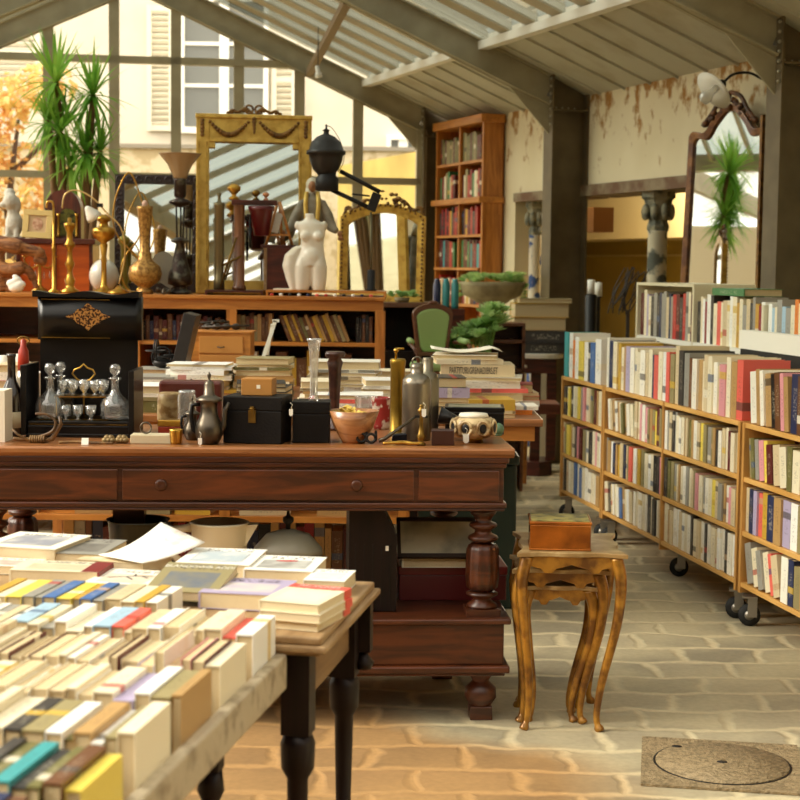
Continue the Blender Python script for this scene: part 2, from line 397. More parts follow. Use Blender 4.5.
# right wall (local: x along the wall towards the camera, y outwards, z up)
def wl(mb_fn, name, mt, struct_=True, **k):
    m = MB(); mb_fn(m); return struct(name, m, mt, loc=W0, rz=WRZ, **k)
wl(lambda m: (m.box(-.25, 17, .3, .62, 2.06, 2.78), m.box(-.25, 1.42, .3, .62, 0, 2.06), m.box(2.45, 2.6, .3, .36, 0, 2.06), m.box(5.35, 17, .3, .62, 0, 2.06)), 'wall_right', PLASTER)
wl(lambda m: (m.box(1.42, 2.45, .28, .62, 2.0, 2.07), m.box(2.6, 5.35, .27, .62, 2.0, 2.08)), 'trim_1', mat('old_lintel', '6a4a30', .7, noise=(6, '8b7a5e', .4, .6)))
wl(lambda m: (m.box(-4.1, 7, 3.0, 3.1, 0, 2.6), m.box(-4.1, -4, .62, 3, 0, 2.6), m.box(-4, -.25, .5, .62, 0, 2.6), m.box(6.9, 7, .62, 3, 0, 2.6)), 'wall_back_room', OCHRE)
wl(lambda m: (m.box(-4.1, 7, .62, 3.1, 2.45, 2.6), m.box(-4, 6.9, 2.3, 3.0, 1.76, 2.45)), 'ceiling', mat('back_room_ceiling', 'cdbd92', .8))
rail = thing('coat_rail', 'thin wall rail with dark hooks on the ochre back room wall', 'coat rail', W(0, 0), WRZ)
m = MB(); m.box(-3, 6.5, 2.97, 2.995, 1.6, 1.62); part('rail', m, mat('rail_paint', 'c9b880', .6), rail)
for k in range(9):
    m = MB(); m.ell((-.4+k*.42+(k % 3)*.07, 2.95, 1.61), .018, 8, 6); part('hook', m, IRON, rail)
m = MB(); m.box(-.13, .13, -.09, .09, 1.76, 1.96); solo('wooden_wall_box', 'plain brown wooden box fixed high up in the back room opening', 'box', m, mat('dull_brown_box', '8a5c34', .6), loc=W(1.7, .9), rz=WRZ)

# columns (steel I sections)
SF = [0.0, 2.66, 5.64, 8.5, 11.4, 14.3]
for i, s in enumerate(SF):
    m = MB(); zt = 2.9
    m.box(-.075, .075, 0, .014, 0, zt); m.box(-.075, .075, .286, .3, 0, zt); m.box(-.006, .006, .014, .286, 0, zt)
    m.box(-.075, .075, 0, .3, 2.62, 2.632)
    o = struct('trim_%d' % (i+2), m, STEELD, loc=W(s, 0), rz=WRZ)
    m = MB()
    for k in range(7):
        for dx in (-.055, .055): m.ell((dx, -.008, 2.52+k*.055), .011, 8, 5)
    for k in range(4): m.ell((.0, .06+.05*k, 2.645), .01, 8, 5)
    part('bolts', m, mat('bolt_heads', 'a5a08c', .4, .5), o)
# rafters
for i, s in enumerate(SF):
    m = MB()
    for (u0, u1) in ((.0, UA), (2*UA, UA)):
        a = Fp(s, u0, zroof(u0)-.11); b = Fp(s, u1, zroof(u1)-.11)
        bar(m, a, b, .016, .22); 
        for dz in (-.105, .105): bar(m, a+Vector((0, 0, dz)), b+Vector((0, 0, dz)), .12, .014)
    # haunch at the column head
    p = [Fp(s, 0, 2.45), Fp(s, 0, 2.72), Fp(s, .32, zroof(.32)-.22)]
    q = [v + DW*.014 for v in p]
    m.add([tuple(v) for v in p+q], [(0, 1, 2), (5, 4, 3), (0, 2, 5, 3), (0, 3, 4, 1), (1, 4, 5, 2)])
    if i == 0: pass
    bar(m, Fp(s, 2*UA, ZR-.1), Fp(s, 11, ZR-.1), .1, .2)
    struct('trim_%d' % (i+10), m, STEEL)
# ridge, purlin strips and joists of every bay
SFX = SF + [17.2]
for i in range(len(SFX)-1):
    s0, s1 = SFX[i], SFX[i+1]
    m = MB(); n = round((s1-s0)/.4)
    for k in range(n+1):
        s = s0 + (s1-s0)*k/n
        if 0 < k < n: bar(m, Fp(s, .5, zroof(.5)+.012), Fp(s, UA, zroof(UA)+.012), .2, .014)
    bar(m, Fp(s0, UA, zroof(UA)), Fp(s1, UA, zroof(UA)), .12, .1)
    struct('ceiling', m, JOIST)
    m = MB()
    for k in range(n):   # white end flashings between the slats
        sa, sb = s0+(s1-s0)*k/n+.11, s0+(s1-s0)*(k+1)/n-.11
        pa, pb, pc, pd = Fp(sa, .49, zroof(.49)-.01), Fp(sb, .49, zroof(.49)-.01), Fp(sb-.04, .52, zroof(.52)+.085), Fp(sa+.04, .52, zroof(.52)+.085)
        g = GW*.012; m.add([tuple(v) for v in (pa, pb, pc, pd, pa+g, pb+g, pc+g, pd+g)], [(0,3,2,1),(4,5,6,7),(0,1,5,4),(1,2,6,5),(2,3,7,6),(3,0,4,7)])
    struct('trim_%d' % (i+50), m, WHITEP)
    m = MB(); bar(m, Fp(s0, .5, zroof(.5)-.03), Fp(s1, .5, zroof(.5)-.03), .08, .06); struct('trim_%d' % (i+20), m, WHITEP)
    m = MB(); u0 = -.45
    a, b, c, d = Fp(s0, u0, ZR+SL*u0), Fp(s1, u0, ZR+SL*u0), Fp(s1, .5, zroof(.5)), Fp(s0, .5, zroof(.5))
    up = Vector((0, 0, .02)); m.add([tuple(v) for v in (a, b, c, d, a+up, b+up, c+up, d+up)], [(0,3,2,1),(4,5,6,7),(0,1,5,4),(1,2,6,5),(2,3,7,6),(3,0,4,7)])
    for k in range(8):   # sheet ribs
        s = s0+(s1-s0)*(k+.5)/8; bar(m, Fp(s, -.4, ZR-SL*.4-.008), Fp(s, .47, zroof(.47)-.008), .02, .016)
    struct('ceiling', m, SHEET)
    m = MB(); a, b, c, d = Fp(s0, .45, zroof(.45)+.03), Fp(s1, .45, zroof(.45)+.03), Fp(s1, UA, zroof(UA)+.03), Fp(s0, UA, zroof(UA)+.03)
    m.add([tuple(v) for v in (a, b, c, d)], [(0, 1, 2, 3)]); struct('window_%d' % (i+10), m, ROOFGL if i < 4 else CLEAR)
    m = MB()
    for k in range(1, n): 
        s = s0 + (s1-s0)*k/n; bar(m, Fp(s, UA, zroof(UA)-.02), Fp(s, 2*UA, ZR-.02), .03, .05)
    bar(m, Fp(s0, 2*UA, ZR-.02), Fp(s1, 2*UA, ZR-.02), .12, .16)
    struct('ceiling', m, STEEL)
    m = MB(); a, b, c, d = Fp(s0, UA, zroof(UA)+.03), Fp(s1, UA, zroof(UA)+.03), Fp(s1, 2*UA, ZR+.03), Fp(s0, 2*UA, ZR+.03)
    e, f = Fp(s1, 11, ZR+.03), Fp(s0, 11, ZR+.03)
    m.add([tuple(v) for v in (d, c, e, f)], [(0, 1, 2, 3)]); struct('window_%d' % (i+20), m, CLEAR)
    m = MB(); m.add([tuple(v) for v in (a, b, c, d)], [(0, 1, 2, 3)]); struct('window_%d' % (i+30), m, LEFTGL if i < 4 else CLEAR)
m = MB(); bar(m, Fp(0.05, 1.02, zroof(1.02)-.2), Fp(SF[1], 1.5, zroof(1.5)-.2), .06, .06); struct('trim_30', m, mat('brown_steel', '7d6748', .6))
# gable: mullions and glass
def gz(u): return (zroof(u)-.2) if u < 2*UA else ZR-.1
gu = lambda px: (W0.x - (lambda X: X)(0)) # placeholder
def g_at(px):       # u on the gable line under a pixel column
    t = (px-400)/F; A = W0; # A.x+G.x*u = t*(A.y+G.y*u)
    return (t*A.y - A.x)/(GW.x - t*GW.y)
gmu = [g_at(p) for p in (418, 355, 297, 237, 175, 114, 49, -12, -75, -140, -205, -270, -340, -410)]
m = MB()
for k, u in enumerate(gmu):
    wd = .06 if k not in (5, 0, 4) else .08
    bar(m, Fp(0, u, .5), Fp(0, u, gz(u)), wd, .09, up=GW)
for z in (3.22, 2.22):
    uu = [u for u in [i*.02 for i in range(0, 600)] if gz(u) > z]
    if uu: bar(m, Fp(0, uu[0], z), Fp(0, uu[-1], z), .08, .06)
bar(m, Fp(0, 0, .5), Fp(0, 11, .5), .1, .12); bar(m, Fp(0, 2*UA, 2.22), Fp(0, 11, 2.22), .08, .06)
struct('window_1', m, STEEL)
m = MB(); pts = [Fp(0, 0, .5), Fp(0, 0, ZR-.1), Fp(0, UA, zroof(UA)-.1), Fp(0, 2*UA, ZR-.1), Fp(0, 11, ZR-.1), Fp(0, 11, .5)]
m.add([tuple(v) for v in pts], [(0, 1, 2, 3, 4, 5)]); struct('window_2', m, CLEAR)
m = MB(); bar(m, Fp(-.05, -.4, .2), Fp(-.05, 11, .2), .2, .6); struct('wall_back', m, PLASTER)
m = MB(); bar(m, Fp(0, 11, 1.4), Fp(17.2, 11, 1.4), .2, 2.9); struct('wall_left', m, mat('left_plaster', 'b5a78a', .8))
m = MB(); m.box(-9, 9, -2.2, -2, 0, 3.6); struct('wall_front', m, mat('front_wall_paint', '55483a', .8))
# hanging lamp holder under the roof
q = P(318, 72, 13.2); pl = thing('hanging_bulb_holder', 'small white bulb holder hanging on a thin cord under the glass roof', 'pendant light', (q.x, q.y, q.z))
m = MB(); m.tube([(0, 0, .04), (0, .0, .36)], .004, 6); part('cord', m, IRON, pl)
m = MB(); m.lathe([(0, -.05), (.03, -.045), (.026, -.01), (.018, .0), (.016, .05), (0, .055)], 14); part('holder', m, WHITEC, pl, rot=(0, R(-12), 0))

# ---------------- courtyard behind the gable ----------------
FY = 21.0
FAC = mat('facade_render', 'd3cab6', .85, noise=(.8, 'c8bda4', .45, .7))
def fx(px, Y=FY): return (px-400)/F*Y
def fz(py, Y=FY): return H+(266-py)/F*Y
m = MB(); m.box(-9, 5, FY, FY+.3, -.1, 9)
struct('wall_courtyard', m, FAC)
m = MB(); m.box(fx(-60), fx(420), FY-1.2, FY-.9, -.1, fz(152, FY-1)); struct('wall_courtyard_low', m, mat('rubble_stone', 'cdbf9e', .9, noise=(7, 'b3a27c', .5, .6), bump=(9, .6)))
m = MB(); m.box(fx(-60), fx(425), FY-1.25, FY-.85, fz(152, FY-1), fz(148, FY-1)); struct('trim_40', m, mat('slate_coping', '8a8272', .7))
SHUT = mat('shutter_paint', 'd9d2bb', .7)
WGL = mat('far_window_pane', '6d6e66', .15)
def shutter(px0, px1, py0, py1, lab):
    t = thing('window_shutter', lab, 'shutter', (fx(px0), FY, fz(py1)))
    w = fx(px1)-fx(px0); h = fz(py0)-fz(py1)
    m = MB(); m.box(0, w, -.07, -.02, 0, .07); m.box(0, w, -.07, -.02, h-.07, h); m.box(-.004, .06, -.075, -.015, -.004, h+.004); m.box(w-.06, w+.004, -.075, -.015, -.004, h+.004); m.box(0.01, w-.01, -.068, -.02, h*.52, h*.52+.06)
    part('frame', m, SHUT, t)
    m = MB(); k = 0
    while .08+k*.075 < h-.08: m.cbox((w/2, -.05, .09+k*.075), (w-.1, .02, .05), (R(35), 0, 0)); k += 1
    part('louvres', m, SHUT, t)
def fwin(px0, px1, py0, py1, lab, nx=2, nz=3):
    t = thing('casement_window', lab, 'window', (fx(px0), FY, fz(py1)))
    w = fx(px1)-fx(px0); h = fz(py0)-fz(py1)
    m = MB(); m.box(0, w, -.03, -.01, 0, h); pn = part('pane', m, WGL, t)
    m = MB(); m.box(-.06, 0, -.1, 0, 0, h); m.box(w, w+.06, -.1, 0, 0, h); m.box(-.06, w+.06, -.12, 0, -.08, 0); m.box(-.06, w+.06, -.1, 0, h, h+.06)
    for i in range(1, nx): m.box(w*i/nx-.06, w*i/nx+.06, -.08, -.02, 0, h)
    for i in range(1, nz): m.box(0, w, -.07, -.02, h*i/nz-.022, h*i/nz+.022)
    part('sash', m, WHITEP, t)
shutter(-14, 42, 28, 98, 'louvred cream shutter on the facade at the far left, seen behind the orange tree')
shutter(147, 173, 12, 134, 'tall narrow louvred shutter left of the white sash window outside')
fwin(184, 262, 8, 130, 'white casement window in the cream facade above the big gilt mirror')
shutter(270, 294, 45, 128, 'louvred shutter just right of the white casement window outside')
fwin(388, 412, 140, 262, 'tall pale window outside behind the right end of the gable', 2, 4)
bl = bpy.data.lights.new('back_room_fill', 'POINT'); bl.energy = 75; bl.shadow_soft_size = .05; bl.color = (1, .86, .6); bo = bpy.data.objects.new('back_room_fill', bl); C.objects.link(bo); bo.location = W(1.2, 1.7, 2.32)  # unseen fill light, added to brighten the dark back room
# autumn tree outside
def leafcloud(mb, n, cen, rad, size, seed):
    r = random.Random(seed)
    for _ in range(n):
        while True:
            v = Vector((r.uniform(-1, 1), r.uniform(-1, 1), r.uniform(-1, 1)))
            if v.length < 1: break
        p = Vector(cen)+Vector((v.x*rad[0], v.y*rad[1], v.z*rad[2]))
        e = Euler((r.uniform(-1, 1), r.uniform(-1, 1), r.uniform(0, 6))).to_matrix()
        s = size*r.uniform(.6, 1.3)
        mb.add([tuple(p+e@Vector(q)) for q in ((-s, 0, 0), (0, -s*.5, .2*s), (s, 0, 0), (0, s*.5, .2*s))], [(0, 1, 2, 3)])
def leafmat(name, c1, c2, sc=3, tr=.4):
    m = mat(name, c1, .6, noise=(sc, c2, .4, .6)); nt = m.node_tree
    b = nt.nodes['Principled BSDF']; out = nt.nodes['Material Output']; t = nt.nodes.new('ShaderNodeBsdfTranslucent'); x = nt.nodes.new('ShaderNodeMixShader')
    src = b.inputs['Base Color'].links[0].from_socket; nt.links.new(src, t.inputs[0]); x.inputs[0].default_value = tr
    nt.links.new(b.outputs[0], x.inputs[1]); nt.links.new(t.outputs[0], x.inputs[2]); nt.links.new(x.outputs[0], out.inputs[0]); return m
tr = thing('autumn_tree', 'tree with orange and yellow autumn leaves in the courtyard outside the left windows', 'tree', (fx(10, 17.5), 17.5, 0))
m = MB(); m.tube([(0, 0, 0), (.05, 0, 1), (-.05, .1, 2), (.1, 0, 3)], [.09, .07, .04, .02]); 
for k in range(9): m.tube([(0, 0, .8+.2*k), ((k % 3-1)*.6, .2*(k % 2), 1.2+.22*k)], [.04, .012], 6)
part('trunk', m, mat('bark', '5b4636', .8), tr)
m = MB(); r0 = random.Random(3)
for k in range(46): leafcloud(m, 70, (r0.uniform(-1.2, .42), r0.uniform(-.5, .5), r0.uniform(.9, 3.4)), (.32, .3, .27), .07, k)
part('foliage', m, leafmat('autumn_leaves', 'e0ac68', 'e6d488', 4), tr)
m = MB()
for k in range(8): leafcloud(m, 60, (r0.uniform(-.9, .9), r0.uniform(-.5, .5), r0.uniform(.5, 1.7)), (.3, .3, .25), .06, 50+k)
part('lower_foliage', m, leafmat('yellow_green_leaves', 'c9b53e', '8fa03a', 4), tr, 'yellow green lower leaves')

# ---------------- camera and light ----------------
cam = bpy.data.cameras.new('camera'); co = bpy.data.objects.new('camera', cam); C.objects.link(co)
co.matrix_world = Matrix.Translation((0, 0, H)) @ CAMR.to_4x4()
cam.sensor_width = 36; cam.lens = 36*F/800; cam.clip_start = .05; cam.clip_end = 200
cam.dof.use_dof = True; cam.dof.focus_distance = 5.2; cam.dof.aperture_fstop = 6.3
sc = bpy.context.scene; sc.camera = co
w = bpy.data.worlds.new('sky'); sc.world = w; w.use_nodes = True
bg = w.node_tree.nodes['Background']; bg.inputs[0].default_value = (*srgb('fff9ee'), 1); bg.inputs[1].default_value = 2.4
def sun(name, az, el, st, ang, col):
    l = bpy.data.lights.new(name, 'SUN'); l.energy = st; l.angle = R(ang); l.color = col
    o = bpy.data.objects.new(name, l); C.objects.link(o)
    d = Vector((cos(R(el))*sin(R(az)), cos(R(el))*cos(R(az)), sin(R(el))))   # towards the sun
    o.rotation_euler = d.to_track_quat('Z', 'Y').to_euler(); return o
sun('soft_sun', -98, 33, 4.6, 30, (1, .93, .8))
sc.view_settings.view_transform = 'Standard'; sc.view_settings.look = 'None'; sc.view_settings.gamma = 1; sc.view_settings.use_curve_mapping = False
sc.view_settings.exposure = 0.36
cy = sc.cycles; cy.use_denoising = True; cy.max_bounces = 10; cy.diffuse_bounces = 5; cy.glossy_bounces = 5; cy.transparent_max_bounces = 24; cy.transmission_bounces = 8; cy.sample_clamp_indirect = 6
cy.caustics_reflective = False; cy.caustics_refractive = False
# ================= books =================
PAL = dict(cream='ece0c0', ivory='f4eedd', white='f5f3ea', beige='d8c49c', tan='b9935c', brown='6b4426', grey='9b978c', charcoal='3b3733', black='1a1817',
    red='b42f28', crimson='8c1f24', pink='e39aa0', coral='e8695a', orange='e2812e', yellow='ecd35a', mustard='c8a038', olive='6f6a3a', green='3e7d48', mint='a9cdb9',
    teal='3f9a9c', blue='4a6fa8', navy='262f52', lilac='b3a7c4', purple='6c4a7c', khaki='9a8d62', gold='c99a3c', maroon='5c1f1c', sky='a8c6d8')
def mk_upright(pages_flush=False):
    cv = MB(); e = .05
    cv.box(-.5, -.5+e, -.5, .5, -.5, .5); cv.box(.5-e, .5, -.5, .5, -.5, .5); cv.box(-.5+e, .5-e, -.5, -.47, -.5, .5)
    pg = MB(); pg.box(-.45, .45, -.469, .475 if not pages_flush else .495, -.485, .485)
    return cv, pg
_cv, _pg = mk_upright()
ME_COV = mesh_of('book_cover', _cv, COVER); ME_PAGE = mesh_of('page_block', _pg, PAPERZ)
_b = MB(); _b.v, _b.f, _b.sm, _b.mi = list(_cv.v), list(_cv.f), list(_cv.sm), list(_cv.mi); _b.m = 1; _b.box(-.45, .45, -.469, .475, -.485, .485)
ME_ONE = mesh_of('book_small', _b, [COVER, PAPERZ])
# flat-lying: cover in xz, thickness y, front cover on -y, spine on -x
_f = MB(); _f.box(-.5, .5, -.5, -.45, -.5, .5); _f.box(-.5, .5, .45, .5, -.5, .5); _f.box(-.5, -.48, -.45, .45, -.5, .5)
_fp = MB(); _fp.box(-.479, .485, -.449, .449, -.49, .49)
ME_FCOV = mesh_of('flat_cover', _f, COVERF); ME_FPAGE = mesh_of('flat_pages', _fp, PAPER)
_seen = {}
def uniq(lab, alts=()):
    for l in (lab,)+tuple(alts):
        if l not in _seen: _seen[l] = 1; return l
    _seen[lab] = _seen.get(lab, 0)+1; return lab
def hexv(c, j=.05):
    b = srgb(PAL[c]) if c in PAL else srgb(c); k = 1+rnd.uniform(-j, j)
    return tuple(min(1, v*k) for v in b)
def book(name, c, size, rot, col, label, group, parts=True, flat=False, cat='book'):
    if parts:
        o = bpy.data.objects.new(name, ME_FCOV if flat else ME_COV); C.objects.link(o)
        p = bpy.data.objects.new('page_block', ME_FPAGE if flat else ME_PAGE); C.objects.link(p); p.parent = o
    else:
        o = bpy.data.objects.new(name, ME_ONE); C.objects.link(o)
    o.scale = size; o.location = c; o.rotation_euler = rot
    o.color = (*hexv(col), 1)
    return tag(o, label, cat, group)
def thickword(t, lo, hi): return 'slim' if t < lo else ('thick' if t > hi else 'medium')
def row_labels(cols, ths, kind, where, lo, hi):
    out = []; n = len(cols)
    for i, c in enumerate(cols):
        tw = thickword(ths[i], lo, hi)
        a = cols[i-1] if i else None; b = cols[i+1] if i < n-1 else None
        if a and b: s = f'{tw} {c} {kind} between {a} and {b}, {where}'
        elif b: s = f'{tw} {c} {kind} leftmost beside {b}, {where}'
        else: s = f'{tw} {c} {kind} rightmost beside {a}, {where}'
        if s in _seen:
            pos = ['left', 'centre', 'right'][min(2, i*3//n)]
            s2 = s.replace(', '+where, f', {pos}, '+where)
            if len(s2.split()) <= 16: s = s2
        _seen[s] = 1; out.append(s)
    return out
def seg_row(length, tmin, tmax, cols, gap=.0015):
    x = 0; out = []; last = None
    while True:
        t = rnd.uniform(tmin, tmax)
        if x+t > length: break
        c = rnd.choice(cols)
        if c == last: c = rnd.choice(cols)
        last = c; out.append((x+t/2, t, c)); x += t+gap
    return out

# ================= carts of books on the right =================
CA = atan2(-.986, .167); CD = Vector((.167, -.986, 0)); CN = Vector((.986, .167, 0))
C0 = Vector((.101*9.31, 9.31, 0))      # far left front corner of the first cart
def cpt(x, y, z): return C0 + CD*x + CN*y + Vector((0, 0, z))
def cart_x(px):                        # distance along the cart fronts under a pixel column
    t = (px-400)/F; return (t*C0.y-C0.x)/(CD.x-t*CD.y)
def caster():
    pass
WH_R = .05
def cart(x0, x1, dividers, lab, depth=.36, boards=(.155, .368, .592, .815), top=None):
    t = thing('book_cart', lab, 'book cart', cpt(x0, 0, 0), CA); L = x1-x0
    for i, z in enumerate(boards):
        m = MB(); m.box(.02, L-.02, .004, depth-.004, z, z+.02); part('shelf', m, WCART, t, bev=.001)
    for x in (0, L-.022):
        m = MB(); m.box(x, x+.022, 0, depth, .13, boards[-1]+.02); part('side_panel', m, WCARTV, t, bev=.001)
    for x in dividers:
        m = MB(); m.box(x-x0-.009, x-x0+.009, 0, depth, .13, boards[-1]+.02); part('divider', m, WCARTV, t)
    m = MB(); m.box(.02, L-.02, depth/2-.006, depth/2+.006, .17, boards[-1]); part('back_panel', m, WCARTV, t)
    ws = [(.06, .03), (L-.06, .03), (.06, depth-.03), (L-.06, depth-.03)]
    if dividers: ws += [(dividers[0]-x0, .1)]
    for (wx, wy) in ws:
        m = MB(); m.M = Matrix.Translation((wx, wy, .0455)) @ Matrix.Rotation(R(70), 4, 'Z') @ Matrix.Rotation(pi/2, 4, 'X')
        m.lathe([(.018, -.012), (.045, -.013), (.045, .013), (.018, .012)], 20); w_ = part('wheel', m, RUBBER, t)
        m = MB(); m.M = Matrix.Translation((wx, wy, .0455)) @ Matrix.Rotation(R(70), 4, 'Z') @ Matrix.Rotation(pi/2, 4, 'X')
        m.lathe([(.02, -.016), (.02, .016)], 14); part('hub', m, ZINC, w_)
        m = MB(); m.M = Matrix.Translation((wx, wy, 0)) @ Matrix.Rotation(R(70), 4, 'Z')
        m.box(-.03, .03, -.03, .03, .118, .126); m.box(-.008, .03, -.024, -.018, .04, .12); m.box(-.008, .03, .018, .024, .04, .12)
        part('caster_fork', m, ZINC, t)
    return t
WCARTV = mat('cart_plywood_upright', 'd09a52', .45, wood=('b88340', 8, 2), coat=.1)
xa, xb, xc, xd = cart_x(562), cart_x(604), cart_x(664), cart_x(742)
xe = cart_x(842)
cart(0, xb-.008, [], 'plywood book cart on casters, shortest and farthest of the row along the aisle')
cart(xb, xd, [xc], 'long plywood book cart on casters with a middle divider, second from the far end')
cart(xd+.025, xe+.95, [xe], 'nearest plywood book cart on casters, cut off by the right picture edge')
LIGHT = ['cream', 'ivory', 'beige', 'white', 'cream', 'ivory', 'beige', 'white', 'khaki', 'tan']
MIX = ['cream', 'ivory', 'white', 'beige', 'grey', 'charcoal', 'cream', 'navy', 'tan', 'beige', 'mustard', 'black', 'khaki', 'pink', 'olive', 'cream', 'ivory', 'brown', 'coral', 'lilac']
MAGS = ['cream', 'ivory', 'beige', 'yellow', 'cream', 'beige', 'charcoal', 'khaki', 'grey', 'ivory', 'pink', 'olive', 'cream', 'cream', 'maroon', 'tan']
BOT = ['cream', 'ivory', 'beige', 'white', 'cream', 'charcoal', 'ivory', 'blue', 'ivory', 'tan', 'cream']
bays = [('the far cart', .03, xb-.035, (10, 16)), ('middle cart far bay', xb+.026, xc-.012, (17, 23)),
        ('middle cart near bay', xc+.012, xd-.026, (18, 26)), ('the near cart', xd+.052, min(cart_x(830), xe-.012), (15, 15))]
rows = [('top row', .836, .25), ('second shelf', .613, .185), ('third shelf', .389, .185), ('bottom shelf', .176, .185)]
for bi, (bn, x0, x1, (nt, nl)) in enumerate(bays):
    for ri, (rn, z, hh) in enumerate(rows):
        n = nt if ri == 0 else nl; L = x1-x0
        av = L/n; cols = [MIX if ri == 0 else (MAGS if ri < 3 else BOT), LIGHT + MIX][rnd.random() < .35]
        if bi == 0 and ri == 0: cols = ['charcoal', 'yellow', 'white', 'green', 'cream', 'mint', 'blue', 'teal', 'orange', 'white']
        segs = seg_row(L, av*.62, av*1.35, cols)
        # leaning run in some rows: tops tip towards the far end
        la = {(1, 1): 9, (3, 0): 7, (3, 1): 8, (3, 3): 16, (1, 3): 7}.get((bi, ri), 0)
        a = -R(la); xr = x0; items = []
        if la:
            hl = hh*.9; xc_ = x0+hl*sin(-a)+.002
            for (x, t, c) in segs:
                if xc_+t/cos(a) > x0+L*.55: break
                h = hl*rnd.uniform(.93, 1.0); items.append((xc_+t/cos(a)/2, t, c, a, h)); xc_ += t/cos(a)+.0015
            k0 = len(items); xr = xc_+.002; shift = xr-x0; xx = xr
            for (x, t, c) in segs[k0:]:
                if xx+t > x0+L: break
                items.append((xx+t/2, t, c, 0, None)); xx += t+.0015
        else:
            items = [(x0+x, t, c, 0, None) for (x, t, c) in segs]
        labs = row_labels([s[2] for s in items], [s[1] for s in items], 'art book' if ri == 0 else 'pocket book', f'{rn} of {bn}', av*.8, av*1.15)
        base = hh
        for k, (x, t, c, a, h) in enumerate(items):
            if rnd.random() < .25: base = hh*rnd.uniform(.86, 1.06)
            h = h or (min(base*rnd.uniform(.94, 1.04), hh*1.08) if ri == 0 else min(base*rnd.uniform(.95, 1.0), .187))
            d = rnd.uniform(.2, .26) if ri == 0 else rnd.uniform(.115, .14)
            zc = z+(h*cos(a)+t*abs(sin(a)))/2+.0008
            book('art_book' if ri == 0 else 'pocket_book', cpt(x+sin(a)*h/2, .006+d/2+rnd.uniform(0, .012), zc), (t, d, h), (0, a, CA), c, labs[k], f'books on the {rn} of {bn}', parts=False)
# large flat white boards standing behind the top rows and books on the far side of the cart tops
for (px0, px1, top, colr, lab) in ((676, 728, 1.185, WHITEC, 'long white cardboard box standing on the middle cart behind the books'), (748, 815, 1.16, WHITEC, 'long white cardboard box standing on the nearest cart behind the books')):
    a, b = cart_x(px0)+.05, cart_x(px1)+.1
    t = thing('cardboard_box', lab, 'box', cpt(a, .29, .836), CA)
    m = MB(); m.box(0, b-a, 0, .055, 0, top-.836-.085); part('black_base', m, mat('black_card', '1d1b1a', .6), t)
    m = MB(); m.box(-.004, b-a+.004, -.004, .059, top-.836-.084, top-.836); part('lid', m, colr, t)
# magazines lying across the tops of the upright books
for (px, py, z, w_, d_, c, lab) in ((700, 362, 1.122, .05, .2, 'white', 'thin white magazine lying across the book tops of the middle cart'), ):
    pass
# ================= second row of books behind the carts =================
D0 = Vector((.147*9.2, 9.2, 0))
t = thing('book_trolley', 'cream painted book trolley behind the front carts filled with tall books', 'book cart', D0, CA)
m = MB(); m.box(0, 2.6, 0, .34, 1.06, 1.085); part('shelf', m, WHITEP, t)
for x in (0, .93, 1.86, 2.6): m = MB(); m.box(x-.012, x+.012, 0, .34, 0, 1.37 if x in (0, .93) else 1.3); part('side_panel', m, mat('cream_paint', 'd9cfae', .5), t)
m = MB(); m.box(0, 2.6, .1, .12, .1, 1.06); part('back_panel', m, mat('cream_paint'), t)
m = MB(); m.box(-.012, .93, 0, .34, 1.37, 1.385); part('top_board', m, mat('cream_paint'), t)
for bi, (a, b, nm, cols) in enumerate(((.02, .91, 'far part of the rear trolley', ['navy', 'charcoal', 'red', 'lilac', 'grey', 'cream', 'cream', 'beige', 'maroon']), (.95, 1.84, 'middle part of the rear trolley', ['white', 'coral', 'charcoal', 'cream', 'crimson', 'gold', 'beige', 'grey', 'cream']), (1.88, 2.58, 'near part of the rear trolley', ['white', 'sky', 'cream', 'blue', 'orange', 'grey', 'cream']))):
    segs = seg_row(b-a, .025, .055, cols); labs = row_labels([s[2] for s in segs], [s[1] for s in segs], 'tall book', nm, .035, .046)
    for k, (x, tt, c) in enumerate(segs):
        h = rnd.uniform(.2, .25) if bi else rnd.uniform(.22, .26); d = rnd.uniform(.16, .2)
        book('tall_book', D0+CD*(a+x)+CN*(.02+d/2)+Vector((0, 0, 1.086+h/2)), (tt, d, h), (0, 0, CA), c, labs[k], 'tall books on the rear trolley', parts=False)
for (px, lab, c, z) in ((712, 'long green book lying across the tall books on the rear trolley', 'green', 1.352),):
    a = D0+CD*1.36+CN*.12; book('long_book', (a.x, a.y, z), (.035, .2, .42), (0, pi/2, CA), c, lab, None, parts=False)
# ================= big dark oak table =================
AT = R(3.6); A0 = PZ(515, 449, .888)          # right end of the front top edge
def atp(x, y, z=0): return Vector((A0.x, A0.y, 0)) + Matrix.Rotation(AT, 3, 'Z') @ Vector((x, y, z))
TL, TD, TZ = 1.72, .72, .888                    # length, depth, top height
T = thing('oak_display_table', 'massive dark carved oak table with drawers, turned legs and a low box plinth', 'table', atp(0, 0), AT)
m = MB()
m.prism([(0, TZ-.018), (-.0, TZ-.006), (.006, TZ), (TD-.006, TZ), (TD, TZ-.012), (TD, TZ-.03), (.012, TZ-.03)], -TL, 0, 'yz')
part('tabletop', m, WTOP, T, bev=.002)
m = MB(); m.box(-TL+.015, -.015, .015, TD-.015, TZ-.048, TZ-.03); m.box(-TL+.022, -.022, .022, TD-.022, TZ-.064, TZ-.048); part('top_moulding', m, WOAK, T, bev=.004)
m = MB(); m.box(-TL+.03, -.03, .03, TD-.03, TZ-.175, TZ-.064); part('apron', m, WOAK, T, bev=.002)
m = MB(); m.box(-TL+.02, -.02, .02, TD-.02, TZ-.192, TZ-.175); m.box(-TL+.026, -.026, .026, TD-.026, TZ-.202, TZ-.192); part('lower_moulding', m, WOAK, T, bev=.004)
